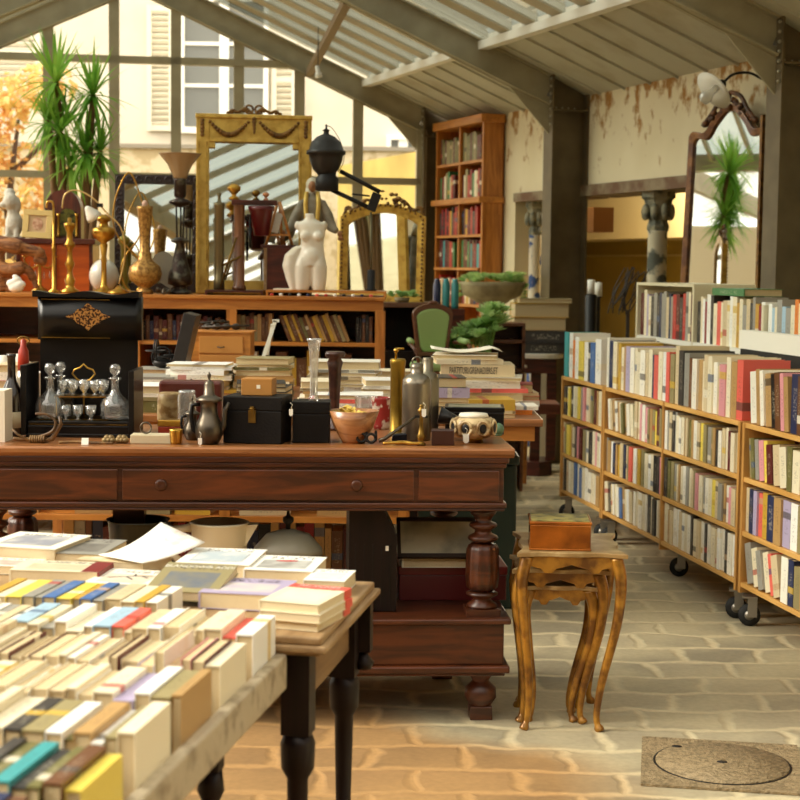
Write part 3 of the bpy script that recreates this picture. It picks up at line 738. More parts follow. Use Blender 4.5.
for (x0, x1) in ((-1.63, -1.24), (-1.225, -.315), (-.30, -.045)):
    m = MB(); m.box(x0, x1, .022, .031, TZ-.168, TZ-.072); d = part('drawer', m, WOAKX, T, bev=.003)
    m = MB(); kx = (x0+x1)/2 if x0 > -1.5 and x0 < -1 else (x0+x1)/2
    if x0 == -1.225:
        for kx in (-1.105, -.345-.15):
            m = MB(); m.M = Matrix.Translation((kx, .022, TZ-.12)) @ Matrix.Rotation(pi/2, 4, 'X'); m.lathe([(.016, 0), (.019, .003), (.016, .007), (.009, .008), (0, .006)], 18); part('knob', m, WOAK, d)
PLZ0, PLZ1 = .155, .343
prof_leg = [(.052, 0), (.052, .012), (.036, .018), (.03, .03), (.045, .045), (.05, .052), (.042, .062), (.024, .07), (.022, .085), (.03, .095), (.046, .1), (.046, .106), (.03, .112), (.026, .12)]
def oak_leg(x, y):
    m = MB(); z0 = PLZ1; zt = TZ-.2
    m.box(x-.055, x+.055, y-.055, y+.055, z0, z0+.022)
    pr = [(.05, .022), (.05, .03), (.03, .045), (.028, .05), (.05, .062), (.052, .068), (.036, .075)]
    m.lathe([(r, z0+z) for r, z in pr], 22, (x, y, 0))
    m.lathe([(.03, z0+.075), (.048, z0+.085), (.052, z0+.12), (.05, z0+.21), (.044, z0+.225), (.028, z0+.232)], 40, (x, y, 0), flute=.06, nf=10)
    pr = [(.028, .232), (.046, .24), (.05, .247), (.046, .254), (.028, .262), (.026, .272), (.042, .282), (.046, .288), (.042, .294), (.026, .3), (.03, .315), (.04, .325), (.045, .34)]
    m.lathe([(r, z0+z) for r, z in pr], 22, (x, y, 0)); 
    part('leg', m, WOAK, T)
    m = MB(); m.lathe([(.03, .03), (.034, .045), (.052, .07), (.05, .1), (.035, .115), (.026, .125), (.036, .14), (.04, PLZ0)], 22, (x, y, 0)); m.box(x-.036, x+.036, y-.036, y+.036, 0, .045); part('foot', m, WOAK, T, bev=.003)
for x in (-.085, -TL+.4 if False else -TL+.085):
    for y in (.1, TD-.1): oak_leg(x-(.08 if y > .3 and x > -1 else 0), y)
m = MB(); m.box(-TL+.0, -.0, .01, TD-.01, PLZ1-.018, PLZ1); m.box(-TL+.02, -.02, .03, TD-.03, PLZ0+.035, PLZ1-.018); m.box(-TL+.002, -.002, .01, TD-.01, PLZ0+.012, PLZ0+.035); m.box(-TL+.015, -.015, .025, TD-.025, PLZ0, PLZ0+.012)
part('plinth', m, WOAK, T, bev=.005)
m = MB(); m.box(-1.275, -1.175, .2, .28, PLZ1, TZ-.2); part('middle_post', m, WOAK, T)
def on_t(px, py, z=TZ):      # point on the table top
    return PZ(px, py, z)

# ================= gilt nest of tables =================
g0 = PZ(517, 553, .572); GZ = .572
NT = thing('nesting_table', 'largest of the gilt nest of tables, with a shaped top beside the oak table', 'side table', (g0.x, g0.y, 0), R(-2))
GW_ = mat('gilt_side_table', 'b27e2a', .3, .4, noise=(18, '6e4616', .38, .62), bump=(30, .15), coat=.3)
GTOP = mat('worn_gilt_top', '9a7a4a', .4, .1, noise=(14, 'c2a878', .45, .65), coat=.25)
def wavy_top(w, d, n=24, amp=.008):
    pts = []
    for (ax, ay, bx, by) in ((0, 0, w, 0), (w, 0, w, d), (w, d, 0, d), (0, d, 0, 0)):
        for i in range(n):
            t = i/n; x = ax+(bx-ax)*t; y = ay+(by-ay)*t
            o = amp*(cos(4*pi*t)-1)*.9 - .012*sin(pi*t)
            nx, ny = ((by-ay), -(bx-ax)); l = sqrt(nx*nx+ny*ny); pts.append((x-nx/l*-o, y-ny/l*-o))
    return pts
def cab_leg(m, x, y, h, dx, dy, s=1):
    # cabriole leg bowing outwards and turning out at the foot
    sh = .035 if dx > 0 else .004
    pts = spline([(x, y, h), (x+dx*.016, y+dy*.01, h*.86), (x+dx*.006, y+dy*.004, h*.62), (x-dx*.014-sh*.6, y-dy*.012, h*.28), (x-dx*.014-sh, y-dy*.016, h*.08), (x-dx*.002-sh, y-dy*.008, 0)], 5)
    n = len(pts); rr = [(.021-.011*min(1, i/n*1.25)+(.005 if i > n-4 else 0))*s for i in range(n)]
    m.tube(pts, rr, 10)
def nest(root, w, d, h, topm, apron=.03, x0=0, y0=0, zt=.014):
    m = MB(); m.prism([(a+x0, b+y0) for a, b in wavy_top(w, d)], h-zt, h, 'xy'); part('tabletop', m, topm, root, bev=.002)
    m = MB(); i = .028; n = 24
    for (fy, t) in ((i, .014), (d-i-.014, .014)):
        top = h-zt; poly = [(x0+i+(w-2*i)*k/n, top) for k in range(n+1)] + [(x0+i+(w-2*i)*k/n, top-apron*(.75+.45*abs(sin(2*pi*k/n))*1)-.012*(cos(4*pi*k/n) < -.6)) for k in range(n, -1, -1)]
        m.prism(poly, y0+fy, y0+fy+t, 'xz')
    for fx_ in (i, w-i-.014): m.box(x0+fx_, x0+fx_+.014, y0+i, y0+d-i, h-zt-apron, h-zt)
    part('apron', m, GW_, root, bev=.002)
    for (lx, dx) in ((i+.006, -1), (w-i-.006, 1)):
        for (ly, dy) in ((i+.006, -1), (d-i-.006, 1)):
            m = MB(); cab_leg(m, x0+lx, y0+ly, h-zt-.002, dx, dy); part('leg', m, GW_, root)
nest(NT, .345, .42, GZ, GTOP, .035)
N2 = thing('nesting_table', 'middle gilt table tucked under the largest of the nest', 'side table', (g0.x-.008, g0.y+.085, 0), R(-2)); nest(N2, .31, .27, GZ-.068, GTOP, .03)
N3 = thing('nesting_table', 'smallest gilt table of the nest, lowest under the other two', 'side table', (g0.x+.02, g0.y+.1, 0), R(-2)); nest(N3, .255, .2, GZ-.125, GTOP, .032)
# metal box with painted lid on the nest
b0 = PZ(528, 552, GZ); bx = thing('lidded_box', 'shiny copper coloured box with a painted floral lid on the gilt nest of tables', 'box', (b0.x+.008, b0.y+.03, GZ+.0005), R(-3))
COPB = mat('copper_box', 'b8702a', .16, .75, noise=(7, '6b3a16', .4, .65)); LIDP = mat('painted_lid', 'a89a50', .35, noise=(22, '4a4a24', .42, .6), coat=.4)
m = MB(); m.box(0, .19, 0, .17, 0, .08); m.box(-.002, .192, -.002, .172, 0, .006); part('body', m, COPB, bx, bev=.002)
m = MB(); m.box(-.003, .193, -.003, .173, .0805, .092); ld = part('lid', m, COPB, bx, bev=.003)
m = MB(); m.box(.004, .186, .004, .166, .092, .0935); part('painted_panel', m, LIDP, ld)

# ================= foreground book tables =================
FA = R(-9.5); EX = Vector((cos(FA), sin(FA), 0)); EY = Vector((-sin(FA), cos(FA), 0))
F1Z, F2Z = .75, .72
f1 = PZ(321, 638, F1Z)      # near right corner of the far book table
f2 = PZ(290, 651, F2Z)-EY*.022      # far right corner of the near book table
def f1p(x, y, z=0): return Vector((f1.x, f1.y, 0))+EX*x+EY*y+Vector((0, 0, z))
def f2p(x, y, z=0): return Vector((f2.x, f2.y, 0))+EX*x+EY*y+Vector((0, 0, z))
B1 = thing('book_table', 'worn wooden book table with turned dark legs and moulded edge', 'table', f1p(0, 0), FA)
D1 = .56
m = MB(); m.box(-1.45, 0, 0, D1, F1Z-.016, F1Z); m.box(-1.47, .012, -.01, D1+.012, F1Z-.03, F1Z-.016); m.box(-1.455, -.006, .02, D1-.006, F1Z-.042, F1Z-.03); part('tabletop', m, WPALE, B1, bev=.004)
m = MB(); m.box(-1.42, -.04, .03, D1-.04, F1Z-.14, F1Z-.042); part('apron', m, mat('worn_apron', '8f6f47', .5, wood=('6d4f2e', 8, 1)), B1, bev=.002)
def turned(m, x, y, zt, k=1):
    pr = [(.012, 0), (.022, .006), (.024, .02), (.014, .03), (.018, .06), (.023, .075), (.012, .09), (.026, .1), (.026, .106), (.014, .112), (.018, .17), (.016, .178), (.026, .185), (.016, .192), (.021, .4), (.022, .46), (.034, .48), (.036, .53), (.03, .545), (.02, .55), (.028, .56), (.028, zt)]
    m.lathe([(r*k, z) for r, z in pr if z <= zt], 20, (x, y, 0))
for (x, y) in ((-.055, .05), (-.055, D1-.06), (-1.4, .05), (-1.4, D1-.06)):
    m = MB(); m.box(x-.028, x+.028, y-.028, y+.028, F1Z-.2, F1Z-.042); turned(m, x, y, F1Z-.2, .95); part('leg', m, WDRK, B1)
m = MB(); x, y = -.0, D1-.0
m.box(-.034, .0, D1-.05, D1-.016, F1Z-.15, F1Z-.042); m.lathe([(.0, -.045), (.018, -.04), (.024, -.025), (.012, -.012), (.008, 0)], 18, (-.017, D1-.033, F1Z-.15)); part('drop_finial', m, WDRK, B1)
B2 = thing('book_table', 'long table with a worn white painted edge covered in paperbacks, nearest the camera', 'table', f2p(0, 0), FA)
m = MB(); m.box(-1.69, -.008, -1.74, -.008, F2Z-.07, F2Z-.036); part('tabletop', m, WPALE, B2, bev=.003)
for rx in ((-1.7, 0, -1.75, -1.728), (-1.7, -1.678, -1.728, -.0), (-.024, 0, -1.728, -.0)): m = MB(); m.box(*rx, F2Z-.068, F2Z); part('edge_rail', m, WPAINT, B2, bev=.005)
m = MB(); m.box(-1.62, -.08, -1.66, -.06, F2Z-.13, F2Z-.07); part('apron', m, WDRK, B2)
for (x, y) in ((-.12, -.1), (-.12, -1.62), (-1.55, -.1), (-1.55, -1.62)):
    m = MB(); m.box(x-.02, x+.02, y-.02, y+.02, F2Z-.2, F2Z-.13); turned(m, x, y, F2Z-.2, .75); part('leg', m, WDRK, B2)
m = MB(); m.box(-.1, -.07, -.74, -.7, 0, F2Z-.07); part('support_post', m, WPALE, B2)

# rows of paperbacks standing on their long edges
R1 = ['cream', 'ivory', 'cream', 'charcoal', 'white', 'ivory', 'coral', 'sky', 'cream', 'grey', 'beige', 'ivory']
R2 = ['cream', 'ivory', 'cream', 'pink', 'beige', 'maroon', 'ivory', 'charcoal', 'lilac']
R3 = ['navy', 'ivory', 'khaki', 'cream', 'tan', 'yellow', 'cream', 'orange', 'beige', 'white', 'grey', 'cream']
R4 = ['teal', 'cream', 'beige', 'grey', 'olive', 'brown', 'charcoal', 'white', 'tan', 'grey', 'navy', 'crimson']
R5 = ['yellow', 'grey', 'charcoal', 'mustard', 'cream', 'brown', 'black', 'ivory', 'khaki', 'charcoal', 'navy']
JY = (f1p(0, 0)-f2p(0, 0)).dot(EY)
rowdef = [('farthest row', JY+.185, -.62, -.26, ['grey', 'pink', 'cream', 'grey', 'yellow', 'ivory', 'blue', 'beige', 'mustard', 'beige', 'mustard', 'lilac'], .8),
          ('second row', .0, -.66, -.03, R1, .85), ('third row', -.215, -.64, -.03, R2, .3), ('fourth row', -.43, -.62, -.03, R2+R3, .6),
          ('fifth row', -.645, -.6, -.03, R3+R4+['navy', 'charcoal', 'khaki'], .9), ('sixth row', -.86, -.56, -.03, R4+['charcoal', 'yellow', 'olive'], .9), ('seventh row', -1.07, -.52, -.03, R5+['grey', 'teal'], .85)]
FT = F2Z-.035
for ri, (rn, yf, xa_, xb_, cols, pspine) in enumerate(rowdef):
    L = xb_-xa_; segs = seg_row(L, .013, .034, cols, .0012)
    mid = [s[2] for s in segs]; labs = row_labels(mid[::-1] if ri else mid, [s[1] for s in (segs[::-1] if ri else segs)], 'paperback', rn+', near table', .02, .028); labs = labs[::-1] if ri else labs
    run = rnd.random() < pspine; hh_ = .105
    for k, (x, t, c) in enumerate(segs):
        if rnd.random() < .3: run = rnd.random() < pspine
        ln = rnd.uniform(.155, .172); ht = rnd.choice([.1, .105, .108, .112])+rnd.uniform(-.003, .003)
        if ri == 0: ht = rnd.uniform(.044, .05)
        if ri in (2, 4, 6) and rnd.random() < .12: ht = .125
        y = yf-ln/2-rnd.uniform(0, .006); zb = FT if ri else F1Z
        pos = f2p((xb_+.008-x) if ri else (xa_+x), y, zb+ht/2+.001)
        rot = (R(-90) if run else R(90), 0, FA)
        if not run and c in ('charcoal', 'black'): c = 'cream'
        book('paperback', pos, (t, ht, ln), rot, c, labs[k], f'paperbacks in the {rn} of the near table')
# flat books on the far table
def flatbook(px, py, ztop, w_, l_, th, yaw, col, lab, name='paperback', tilt=(0, 0), grp=None):
    p = PZ(px, py, ztop); M_ = (Matrix.Rotation(FA+R(yaw), 4, 'Z') @ Matrix.Rotation(R(tilt[0]), 4, 'X') @ Matrix.Rotation(R(tilt[1]), 4, 'Y') @ Matrix.Rotation(-pi/2, 4, 'X')).to_euler()
    return book(name, (p.x, p.y, ztop-th/2), (w_, th, l_), M_, col, lab, grp, flat=True)
fb = F1Z+.001
ob4 = flatbook(37, 540, fb+.045, .19, .2, .044, -4, 'ivory', 'thick white book with a grey picture, far left corner of the book table')
flatbook(84, 546, fb+.035, .15, .2, .034, 2, 'grey', 'grey covered paperback lying beside the thick white picture book')
ob1 = flatbook(62, 566, fb+.03, .2, .12, .029, 4, 'cream', 'cream book with a dark red spine lying across the table at the left')
flatbook(14, 562, fb+.02, .12, .1, .019, 2, 'ivory', 'small ivory paperback at the left picture edge behind the rows')
ob2 = flatbook(130, 577, fb+.02, .15, .17, .019, -3, 'ivory', 'white paperback with a branch drawing on its cover')
flatbook(125, 556, fb+.03, .17, .15, .029, -8, 'beige', 'beige paperback under the curled white leaf')
o = flatbook(192, 577, fb+.045, .155, .175, .02, 0, 'khaki', 'taupe paperback with white title lettering, tilted towards the camera', tilt=(9, 0))
o.location.z += .0
ob5 = flatbook(222, 556, fb+.04, .17, .2, .039, 3, 'white', 'white book with a pale blue picture at the back of the table')
ob3 = flatbook(286, 563, fb+.035, .155, .18, .034, 2, 'white', 'white paperback with red lips on its cover')
flatbook(330, 575, fb+.032, .09, .13, .031, 0, 'white', 'small white paperback half hidden behind the one with red lips')
flatbook(249, 586, fb+.035, .17, .16, .034, 0, 'lilac', 'grey lilac landscape covered book left of the red banded stack')
for k in range(3):
    p = PZ(306, 607, fb+.0); th = .017
    ob = flatbook(305+(0, 2, 1)[k], (595, 596, 595)[k], fb+.05, .125, .18, th, -9, 'cream', ('lowest', 'middle', 'topmost')[k]+' book of the cream stack with red bands at the table corner', grp='stack of three red banded books')
    ob.location.z = fb+th/2+k*(th+.0006)
    m = MB(); m.box(-.5, .5, -.504, -.5, .30, .5); m.box(.486, .503, -.5, .5, .3, .5) ; bd = part('red_band', m, mat('coral_band', 'e0594a', .45), ob, 'coral red band across the cover')
    if k == 2:
        text('lettering', 'MAUVIGNIER', .13, mat('band_white', 'f6d8cc', .5), ob, (0, -.54, .41), (R(90), 0, 0), .0005, sx=.95)
text('lettering', 'BLANDOWIR ADDI', .115, WHITEC, o, (0, -.54, .36), (R(90), 0, 0), .0005, sx=1)
m = MB(); m.box(.3, .504, -.508, -.5, -.5, .5); m.box(.486, .505, -.5, .5, -.5, .5); part('spine_cloth', m, mat('dark_red_spine', '7c1f1a', .5), ob1, 'dark red spine')
m = MB()
for pts in (((-.3, -.52, -.1), (0, -.52, .05), (.3, -.52, .12)), ((-.05, -.52, .0), (.1, -.52, -.15)), ((.05, -.52, .07), (.0, -.52, .2)), ((.15, -.52, .08), (.28, -.52, -.02))): m.tube(list(pts), .018, 5)
part('branch_print', m, mat('branch_ink', '5a5048', .6), ob2)
m = MB(); m.ell((-.02, -.505, .14), (.17, .03, .05), 14, 6); m.ell((.05, -.505, .17), (.1, .03, .03), 12, 6); part('lips_print', m, mat('lip_red', 'b8443c', .5), ob3)
m = MB(); m.box(-.33, .33, -.512, -.5, -.3, .3); part('picture_print', m, mat('grey_blue_print', '9a9ca6', .4, noise=(3, 'c9c6c0', .4, .6)), ob4)
m = MB(); m.box(-.33, .33, -.512, -.5, -.3, .3); part('picture_print', m, mat('pale_blue_print', 'b9c6cc', .4, noise=(3, 'dfe0da', .4, .6)), ob5)
# curled white leaf
def leaf(u, v):
    x = (u-.5)*.15; y = (v-.5)*.19; z = .008+.032*max(0, v-.2)**1.5+.03*(1-u)*(v)**2
    return (x, y, z)
p = PZ(152, 548, fb+.05); m = MB(); m.grid(leaf, 10, 10)
lf = solo('loose_brochure', 'large curled white brochure lying open over the books at the back', 'brochure', m, mat('brochure_paper', 'f1ebdf', .6, noise=(16, 'd8c8bc', .6, .7)), loc=(p.x, p.y, fb+.03), rz=FA+R(-30))
sdf = lf.modifiers.new('t', 'SOLIDIFY'); sdf.thickness = .0015
# ================= things on the oak table =================
def base(px, py, z=TZ):
    p = PZ(px, py, z); return p, p.y/F
def LT(name, label, cat, px, py, prof, mt, z=TZ, n=24, Y=None, grp=None, rz=0, parent_parts=None, **k):
    """turned object: profile given in picture pixels (radius, height) at its own distance"""
    if Y: q = P(px, 300, Y); p = Vector((q.x, Y, z)); s = Y/F
    else: p, s = base(px, py, z)
    m = MB(); m.lathe([(r*s, h*s) for r, h in prof], n, **k)
    return solo(name, label, cat, m, mt, loc=(p.x, p.y, z), rz=rz, group=grp), s
def tagobj(px, py, Y, lab, w=.012, h=.022):
    p = P(px, py, Y); t = thing('price_tag', lab, 'price tag', (p.x, p.y, p.z), 0)
    m = MB(); m.prism([(-w/2, 0), (w/2, 0), (w/2, -h*.8), (w*.2, -h), (-w*.2, -h), (-w/2, -h*.8)], -.0006, .0006); part('card', m, WHITEC, t)
    m = MB(); m.tube([(0, 0, -.002), (.004, 0, .014), (-.003, 0, .02)], .0008, 5); part('string', m, CREAMP, t)
    return t
# liqueur case
p, s = base(28, 437); LC = thing('liqueur_cabinet', 'open black lacquer liqueur case with an inlaid medallion on its raised lid', 'liqueur cabinet', (p.x, p.y, TZ), R(1))
Wd = 101*s
m = MB(); m.box(0, Wd, 0, .21, 0, .053); m.box(-.006, Wd+.006, -.006, .216, 0, .012); m.box(-.002, Wd+.002, -.004, .0, .034, .038); part('base', m, BLACKL, LC, bev=.002)
m = MB(); m.box(.004, Wd-.004, -.002, .0, .041, .044); part('gold_line', m, BRASSD, LC)
m = MB(); m.box(0, Wd, .2, .21, .053, .31); part('back_panel', m, BLACKL, LC)
for (x0, x1) in ((-.02, -.002), (Wd+.002, Wd+.02)):
    m = MB(); m.box(x0, x1, -.02, .19, .008, .235 if x0 < 0 else .22); part('side_door', m, BLACKL, LC, bev=.002)
m = MB(); m.prism([(Wd*1.05*i/16, .165-.018*sin(pi*i/16)) for i in range(17)]+[(Wd*1.05, .22), (0, .22)], .31, .455, 'xy', True)
lid = part('lid', m, BLACKL, LC)
m = MB(); n = 24; m.prism([(Wd*(-.04+1.08*i/n), .455+.012+.006*cos(4*pi*i/n)) for i in range(n+1)]+[(Wd*1.04, .452), (-Wd*.04, .452)], .14, .225, 'xz'); part('lid_moulding', m, BLACKL, LC)
for (z0, z1) in ((.316, .319), (.443, .446)):
    m = MB(); m.prism([(.012+(Wd-.024)*i/16, .1645-.018*sin(pi*(.035+.93*i/16))-.0008) for i in range(17)]+[(Wd-.012, .19), (.012, .19)], z0, z1, 'xy'); part('inlay_line', m, BRASSD, lid)
INL = mat('brass_inlay', 'c08a48', .35, .4, noise=(130, '3a1c0e', .47, .53))
m = MB(); ps = []
for i in range(40):
    a = 2*pi*i/40; rr = (1/(abs(cos(a))+abs(sin(a))))*(1.08+.08*cos(8*a)); ps.append((Wd*.52+.064*cos(a)*rr, .388+.04*sin(a)*rr))
m.prism(ps, .1455, .15); part('medallion', m, INL, lid, 'brass inlaid medallion')
def lc(x, y, z=.053): return Vector((p.x, p.y, TZ+z))+Matrix.Rotation(R(1), 3, 'Z')@Vector((x, y, 0))
rk = thing('glass_rack', 'gilt rack with a loop handle holding the small liqueur glasses', 'rack', lc(Wd/2, .1))
m = MB(); m.box(-.085, .085, -.055, .055, .074, .077)
part('shelf_plate', m, BRASS, rk)
m = MB(); m.box(-.13, .13, -.07, .07, .001, .004); part('base_plate', m, BRASSD, rk)
m = MB(); m.tube([(0, 0, 0), (0, 0, .12)], .003, 8); m.tube([(0, 0, .118), (-.022, 0, .13), (-.038, 0, .148), (-.03, 0, .162), (-.012, 0, .168), (0, 0, .18), (.012, 0, .168), (.03, 0, .162), (.038, 0, .148), (.022, 0, .13), (0, 0, .118)], .003, 6); part('handle', m, BRASS, rk)
for sx in (-.08, .08): m = MB(); m.tube([(sx, -.05, 0), (sx, -.05, .075)], .002, 6); part('post', m, BRASS, rk)
dec0 = None
dprof = [(.0, .001), (.044, .001), (.047, .01), (.049, .045), (.04, .062), (.022, .078), (.013, .095), (.012, .125), (.021, .132), (.021, .135)]
for (dx, dy, lab) in ((.062, .05, 'cut glass decanter with a ball stopper, front left in the liqueur case'), (Wd-.052, .05, 'cut glass decanter with a ball stopper, right side of the liqueur case'), (.078, .15, 'cut glass decanter behind the front left one in the liqueur case')):
    if dec0 is None:
        dec0 = thing('decanter', lab, 'decanter', lc(dx, dy, .058), 0, 'decanters in the liqueur case')
        m = MB(); m.lathe(dprof, 20, flute=.04, nf=10); part('body', m, CRYST, dec0)
        m = MB(); m.lathe([(.008, .12), (.009, .137), (.006, .142), (.016, .152), (.0185, .166), (.013, .178), (0, .181)], 16); part('stopper', m, CRYST, dec0)
    else: copy_tree(dec0, lc(dx, dy, .058), 0, lab)
gl0 = None; gp = [(.0, .0), (.014, .001), (.004, .006), (.006, .012), (.016, .024), (.019, .05), (.0185, .05), (.0155, .026), (.0, .014)]
gi = [(x, -.03, 'upper') for x in (-.064, -.03, .006, .042, .07)] + [(x, -.045, 'lower') for x in (-.045, -.006, .036)] + [(x, .03, 'rear') for x in (-.05, 0, .05)]
nm = {('upper', 0): 'leftmost glass of the upper rack', ('upper', 1): 'second glass from the left on the upper rack', ('upper', 2): 'glass in front of the rack handle', ('upper', 3): 'glass right of the rack handle', ('upper', 4): 'rightmost glass of the upper rack',
      ('lower', 0): 'left glass of the three below the rack', ('lower', 1): 'middle glass of the three below the rack', ('lower', 2): 'right glass of the three below the rack', ('rear', 0): 'left glass in the rear of the rack', ('rear', 1): 'middle glass in the rear of the rack', ('rear', 2): 'right glass in the rear of the rack'}
cnt = {}
for (x, y, w_) in gi:
    i = cnt.get(w_, 0); cnt[w_] = i+1; lab = 'small cut glass liqueur glass, '+nm[(w_, i)]
    q = lc(Wd/2+x, .1+y, .053+(.078 if w_ != 'lower' else .005))
    if w_ == 'lower': q = lc(Wd/2+x, .1-.075, .0535)
    if gl0 is None:
        m = MB(); m.lathe(gp, 14); gl0 = solo('liqueur_glass', lab, 'glass', m, CRYST, loc=q, group='small glasses of the liqueur set')
    else: copy_tree(gl0, q, None, lab)
# bottle, shaker, carton at the left end
BOTT = mat('dark_brown_bottle', '1c0d08', .12, coat=.5)
b_, s_ = LT('wine_bottle', 'dark brown glass bottle at the left end of the oak table', 'bottle', 12, 437, [(0, 0), (10, 0), (11, 4), (11, 38), (9, 48), (5, 57), (4, 63), (4, 80), (4.6, 81), (4.6, 84), (0, 84)], BOTT)
m = MB(); m.lathe([(11.2*s_, 26*s_), (11.2*s_, 10*s_)], 24); part('paper_label', m, mat('bottle_label', 'b9ab8c', .6), b_)
sh, s_ = LT('soda_siphon', 'red and silver soda siphon between the dark bottle and the liqueur case', 'siphon', 24, 430, [(0, 0), (7, 0), (7.5, 3), (7.5, 45), (7, 52), (6, 60)], mat('silver_siphon', 'b9b5aa', .25, .8))
m = MB(); m.lathe([(6*s_, 60*s_), (5.5*s_, 72*s_), (5*s_, 80*s_), (3*s_, 84*s_), (3*s_, 90*s_), (0, 92*s_)], 20); part('red_neck', m, mat('red_enamel', 'a8321e', .35), sh, 'red neck')
m = MB(); m.tube(torus_pts((0, 0, 90*s_), 6*s_, 14, ry=4*s_), .0025, 6); part('ring_lever', m, BRASSD, sh)
p_, s_ = base(-8, 442); m = MB(); m.box(0, 13*s_, 0, .1, 0, 52*s_); solo('cream_carton', 'cream carton standing at the left picture edge on the oak table', 'carton', m, CREAMP, loc=(p_.x, p_.y, TZ))
# straps and horn
HORN = mat('horn', '7c5a32', .4, noise=(12, '3a2814', .4, .6)); ROPE = mat('old_leather_strap', '8b6a3c', .6, noise=(30, '5a4022', .4, .6))
p_, s_ = base(42, 443); an = thing('antler_handle', 'curved horn handle bound with cord in front of the liqueur case', 'horn handle', (p_.x, p_.y, TZ))
m = MB(); m.tube(spline([(-.09, -.005, .014), (-.05, 0, .01), (0, 0, .022), (.035, 0, .04), (.042, 0, .07), (.015, .0, .09), (-.02, 0, .092)], 5), [.006]*10+[.005]*10+[.004]*11, 8); part('horn', m, HORN, an)
m = MB()
for k in range(7): m.tube(torus_pts((-.035+.007*k, 0, .012), .011, 10, 'yz'), .003, 5)
m.tube([(-.04, -.01, .008), (-.075, -.015, .03), (-.09, -.01, .042)], .004, 6); part('cord_binding', m, ROPE, an)
m = MB(); m.tube([(.0, .0, .006), (.03, .01, .012), (.06, 0, .06), (.055, 0, .085)], [.008, .008, .006, .004], 8); part('tip', m, HORN, an)
p_, s_ = base(78, 444); m = MB(); m.tube(spline([(-.06, .0, .004), (-.01, .008, .006), (.05, -.004, .005), (.11, .0, .004)], 6), .004, 6)
solo('leather_strap', 'thin brown leather strap lying along the front edge of the oak table', 'strap', m, ROPE, loc=(p_.x, p_.y, TZ))
p_, s_ = base(85, 445); m = MB(); m.box(-.011, .011, 0, .001, .0, .022); solo('price_tag', 'white price tag hanging over the table edge below the liqueur case', 'price tag', m, WHITEC, loc=(p_.x, p_.y-.004, TZ+.001), rot=(R(-20), 0, 0))
FOS = mat('fossil_brass', '9b8050', .5, .3, noise=(20, '5d4a2a', .4, .6))
for (px, lab) in ((108, 'left one of two knobbly bronze ornaments at the table edge'), (121, 'right one of two knobbly bronze ornaments at the table edge')):
    p_, s_ = base(px, 444); m = MB()
    for k in range(5): m.ell((-.012+.006*k, .004*(k % 2), .01+.008*(k % 2)), (.011, .011, .01), 10, 6)
    solo('bronze_ornament', lab, 'ornament', m, FOS, loc=(p_.x, p_.y+.015, TZ), group='knobbly bronze ornaments at the table edge')
p_, s_ = base(130, 444); t = thing('card_box', 'flat cream card box with a ring on top near the table edge', 'box', (p_.x, p_.y+.005, TZ), R(2))
m = MB(); m.box(0, .128, 0, .07, 0, .028); part('body', m, mat('cream_card_box', 'cdbf9d', .6), t, bev=.002)
rg = MB(); rg.tube(torus_pts((.045, .02, .028+.018), .017, 18), .003, 6); solo('metal_ring', 'small metal ring standing on the flat cream box', 'ring', rg, PEWTER, loc=(p_.x, p_.y+.01, TZ+.003))
# tins and cup
p_, s_ = base(158, 437); t = thing('tea_tin', 'red tin with a gold lid beside the pewter coffee pot', 'tin', (p_.x, p_.y, TZ))
m = MB(); m.box(0, .075, 0, .06, 0, .034); part('body', m, mat('red_tin', 'a03a24', .35, .2), t, bev=.002)
m = MB(); m.box(-.002, .077, -.002, .062, .0345, .056); part('lid', m, BRASS, t, bev=.003)
LT('brass_cup', 'small brass beaker in front of the red tin', 'cup', 176, 444, [(0, 0), (5.6, 0), (6, 2), (6.8, 13), (7.2, 15), (6.6, 15), (5.5, 2), (0, 1)], BRASS)
# glass tumbler stack and painted jar
LT('painted_jar', 'pale painted pottery jar behind the red tin', 'jar', 170, 428, [(0, 0), (10, 0), (13, 10), (12.5, 28), (12, 34), (10, 36), (0, 36)], mat('painted_pottery', 'b9a070', .4, noise=(30, '8c6a3a', .45, .6)))
LT('glass_jar', 'clear cut glass jar left of the pewter coffee pot', 'jar', 187, 431, [(0, 0), (8, 0), (9.5, 4), (9.5, 34), (8, 38), (8.6, 41), (7.8, 41), (8.8, 34), (8.6, 4), (0, 2)], CRYST)
# pewter pots
def coffee_pot(px, py, k, lab):
    p_, s_ = base(px, py); s_ *= k; t = thing('coffee_pot', lab, 'coffee pot', (p_.x, p_.y, TZ))
    m = MB(); m.lathe([(r*s_, h*s_) for r, h in [(0, 0), (9, 0), (10, 1.5), (13, 7), (14, 14), (12.5, 21), (9, 29), (8, 36), (8.5, 42), (13, 44)]], 28); part('body', m, PEWTER, t)
    m = MB(); m.lathe([(r*s_, h*s_) for r, h in [(13.5, 44), (13.5, 45.5), (9, 48), (5.5, 50), (5, 60), (4, 63), (1.5, 64), (1.2, 66), (2, 69), (1, 72), (0, 73)]], 28); part('lid', m, PEWTER, t)
    m = MB(); m.tube([(-9*s_, 0, 40*s_), (-17*s_, 0, 39*s_), (-18*s_, 0, 28*s_), (-16*s_, 0, 14*s_), (-11*s_, 0, 10*s_)], 2.2*s_, 8); part('handle', m, BLACKB, t)
    m = MB(); m.tube([(10*s_, 0, 10*s_), (15*s_, 0, 20*s_), (16*s_, 0, 34*s_), (20*s_, 0, 42*s_)], [4*s_, 3*s_, 2.2*s_, 1.6*s_], 10); part('spout', m, PEWTER, t)
    return t
coffee_pot(209, 444, 1, 'tall lidded pewter coffee pot left of the black leather box')
coffee_pot(192, 440, .6, 'smaller pewter jug half hidden behind the coffee pot handle')
tagobj(200, 438, base(200, 445)[0].y-.01, 'white tag hanging from the pewter coffee pot handle')
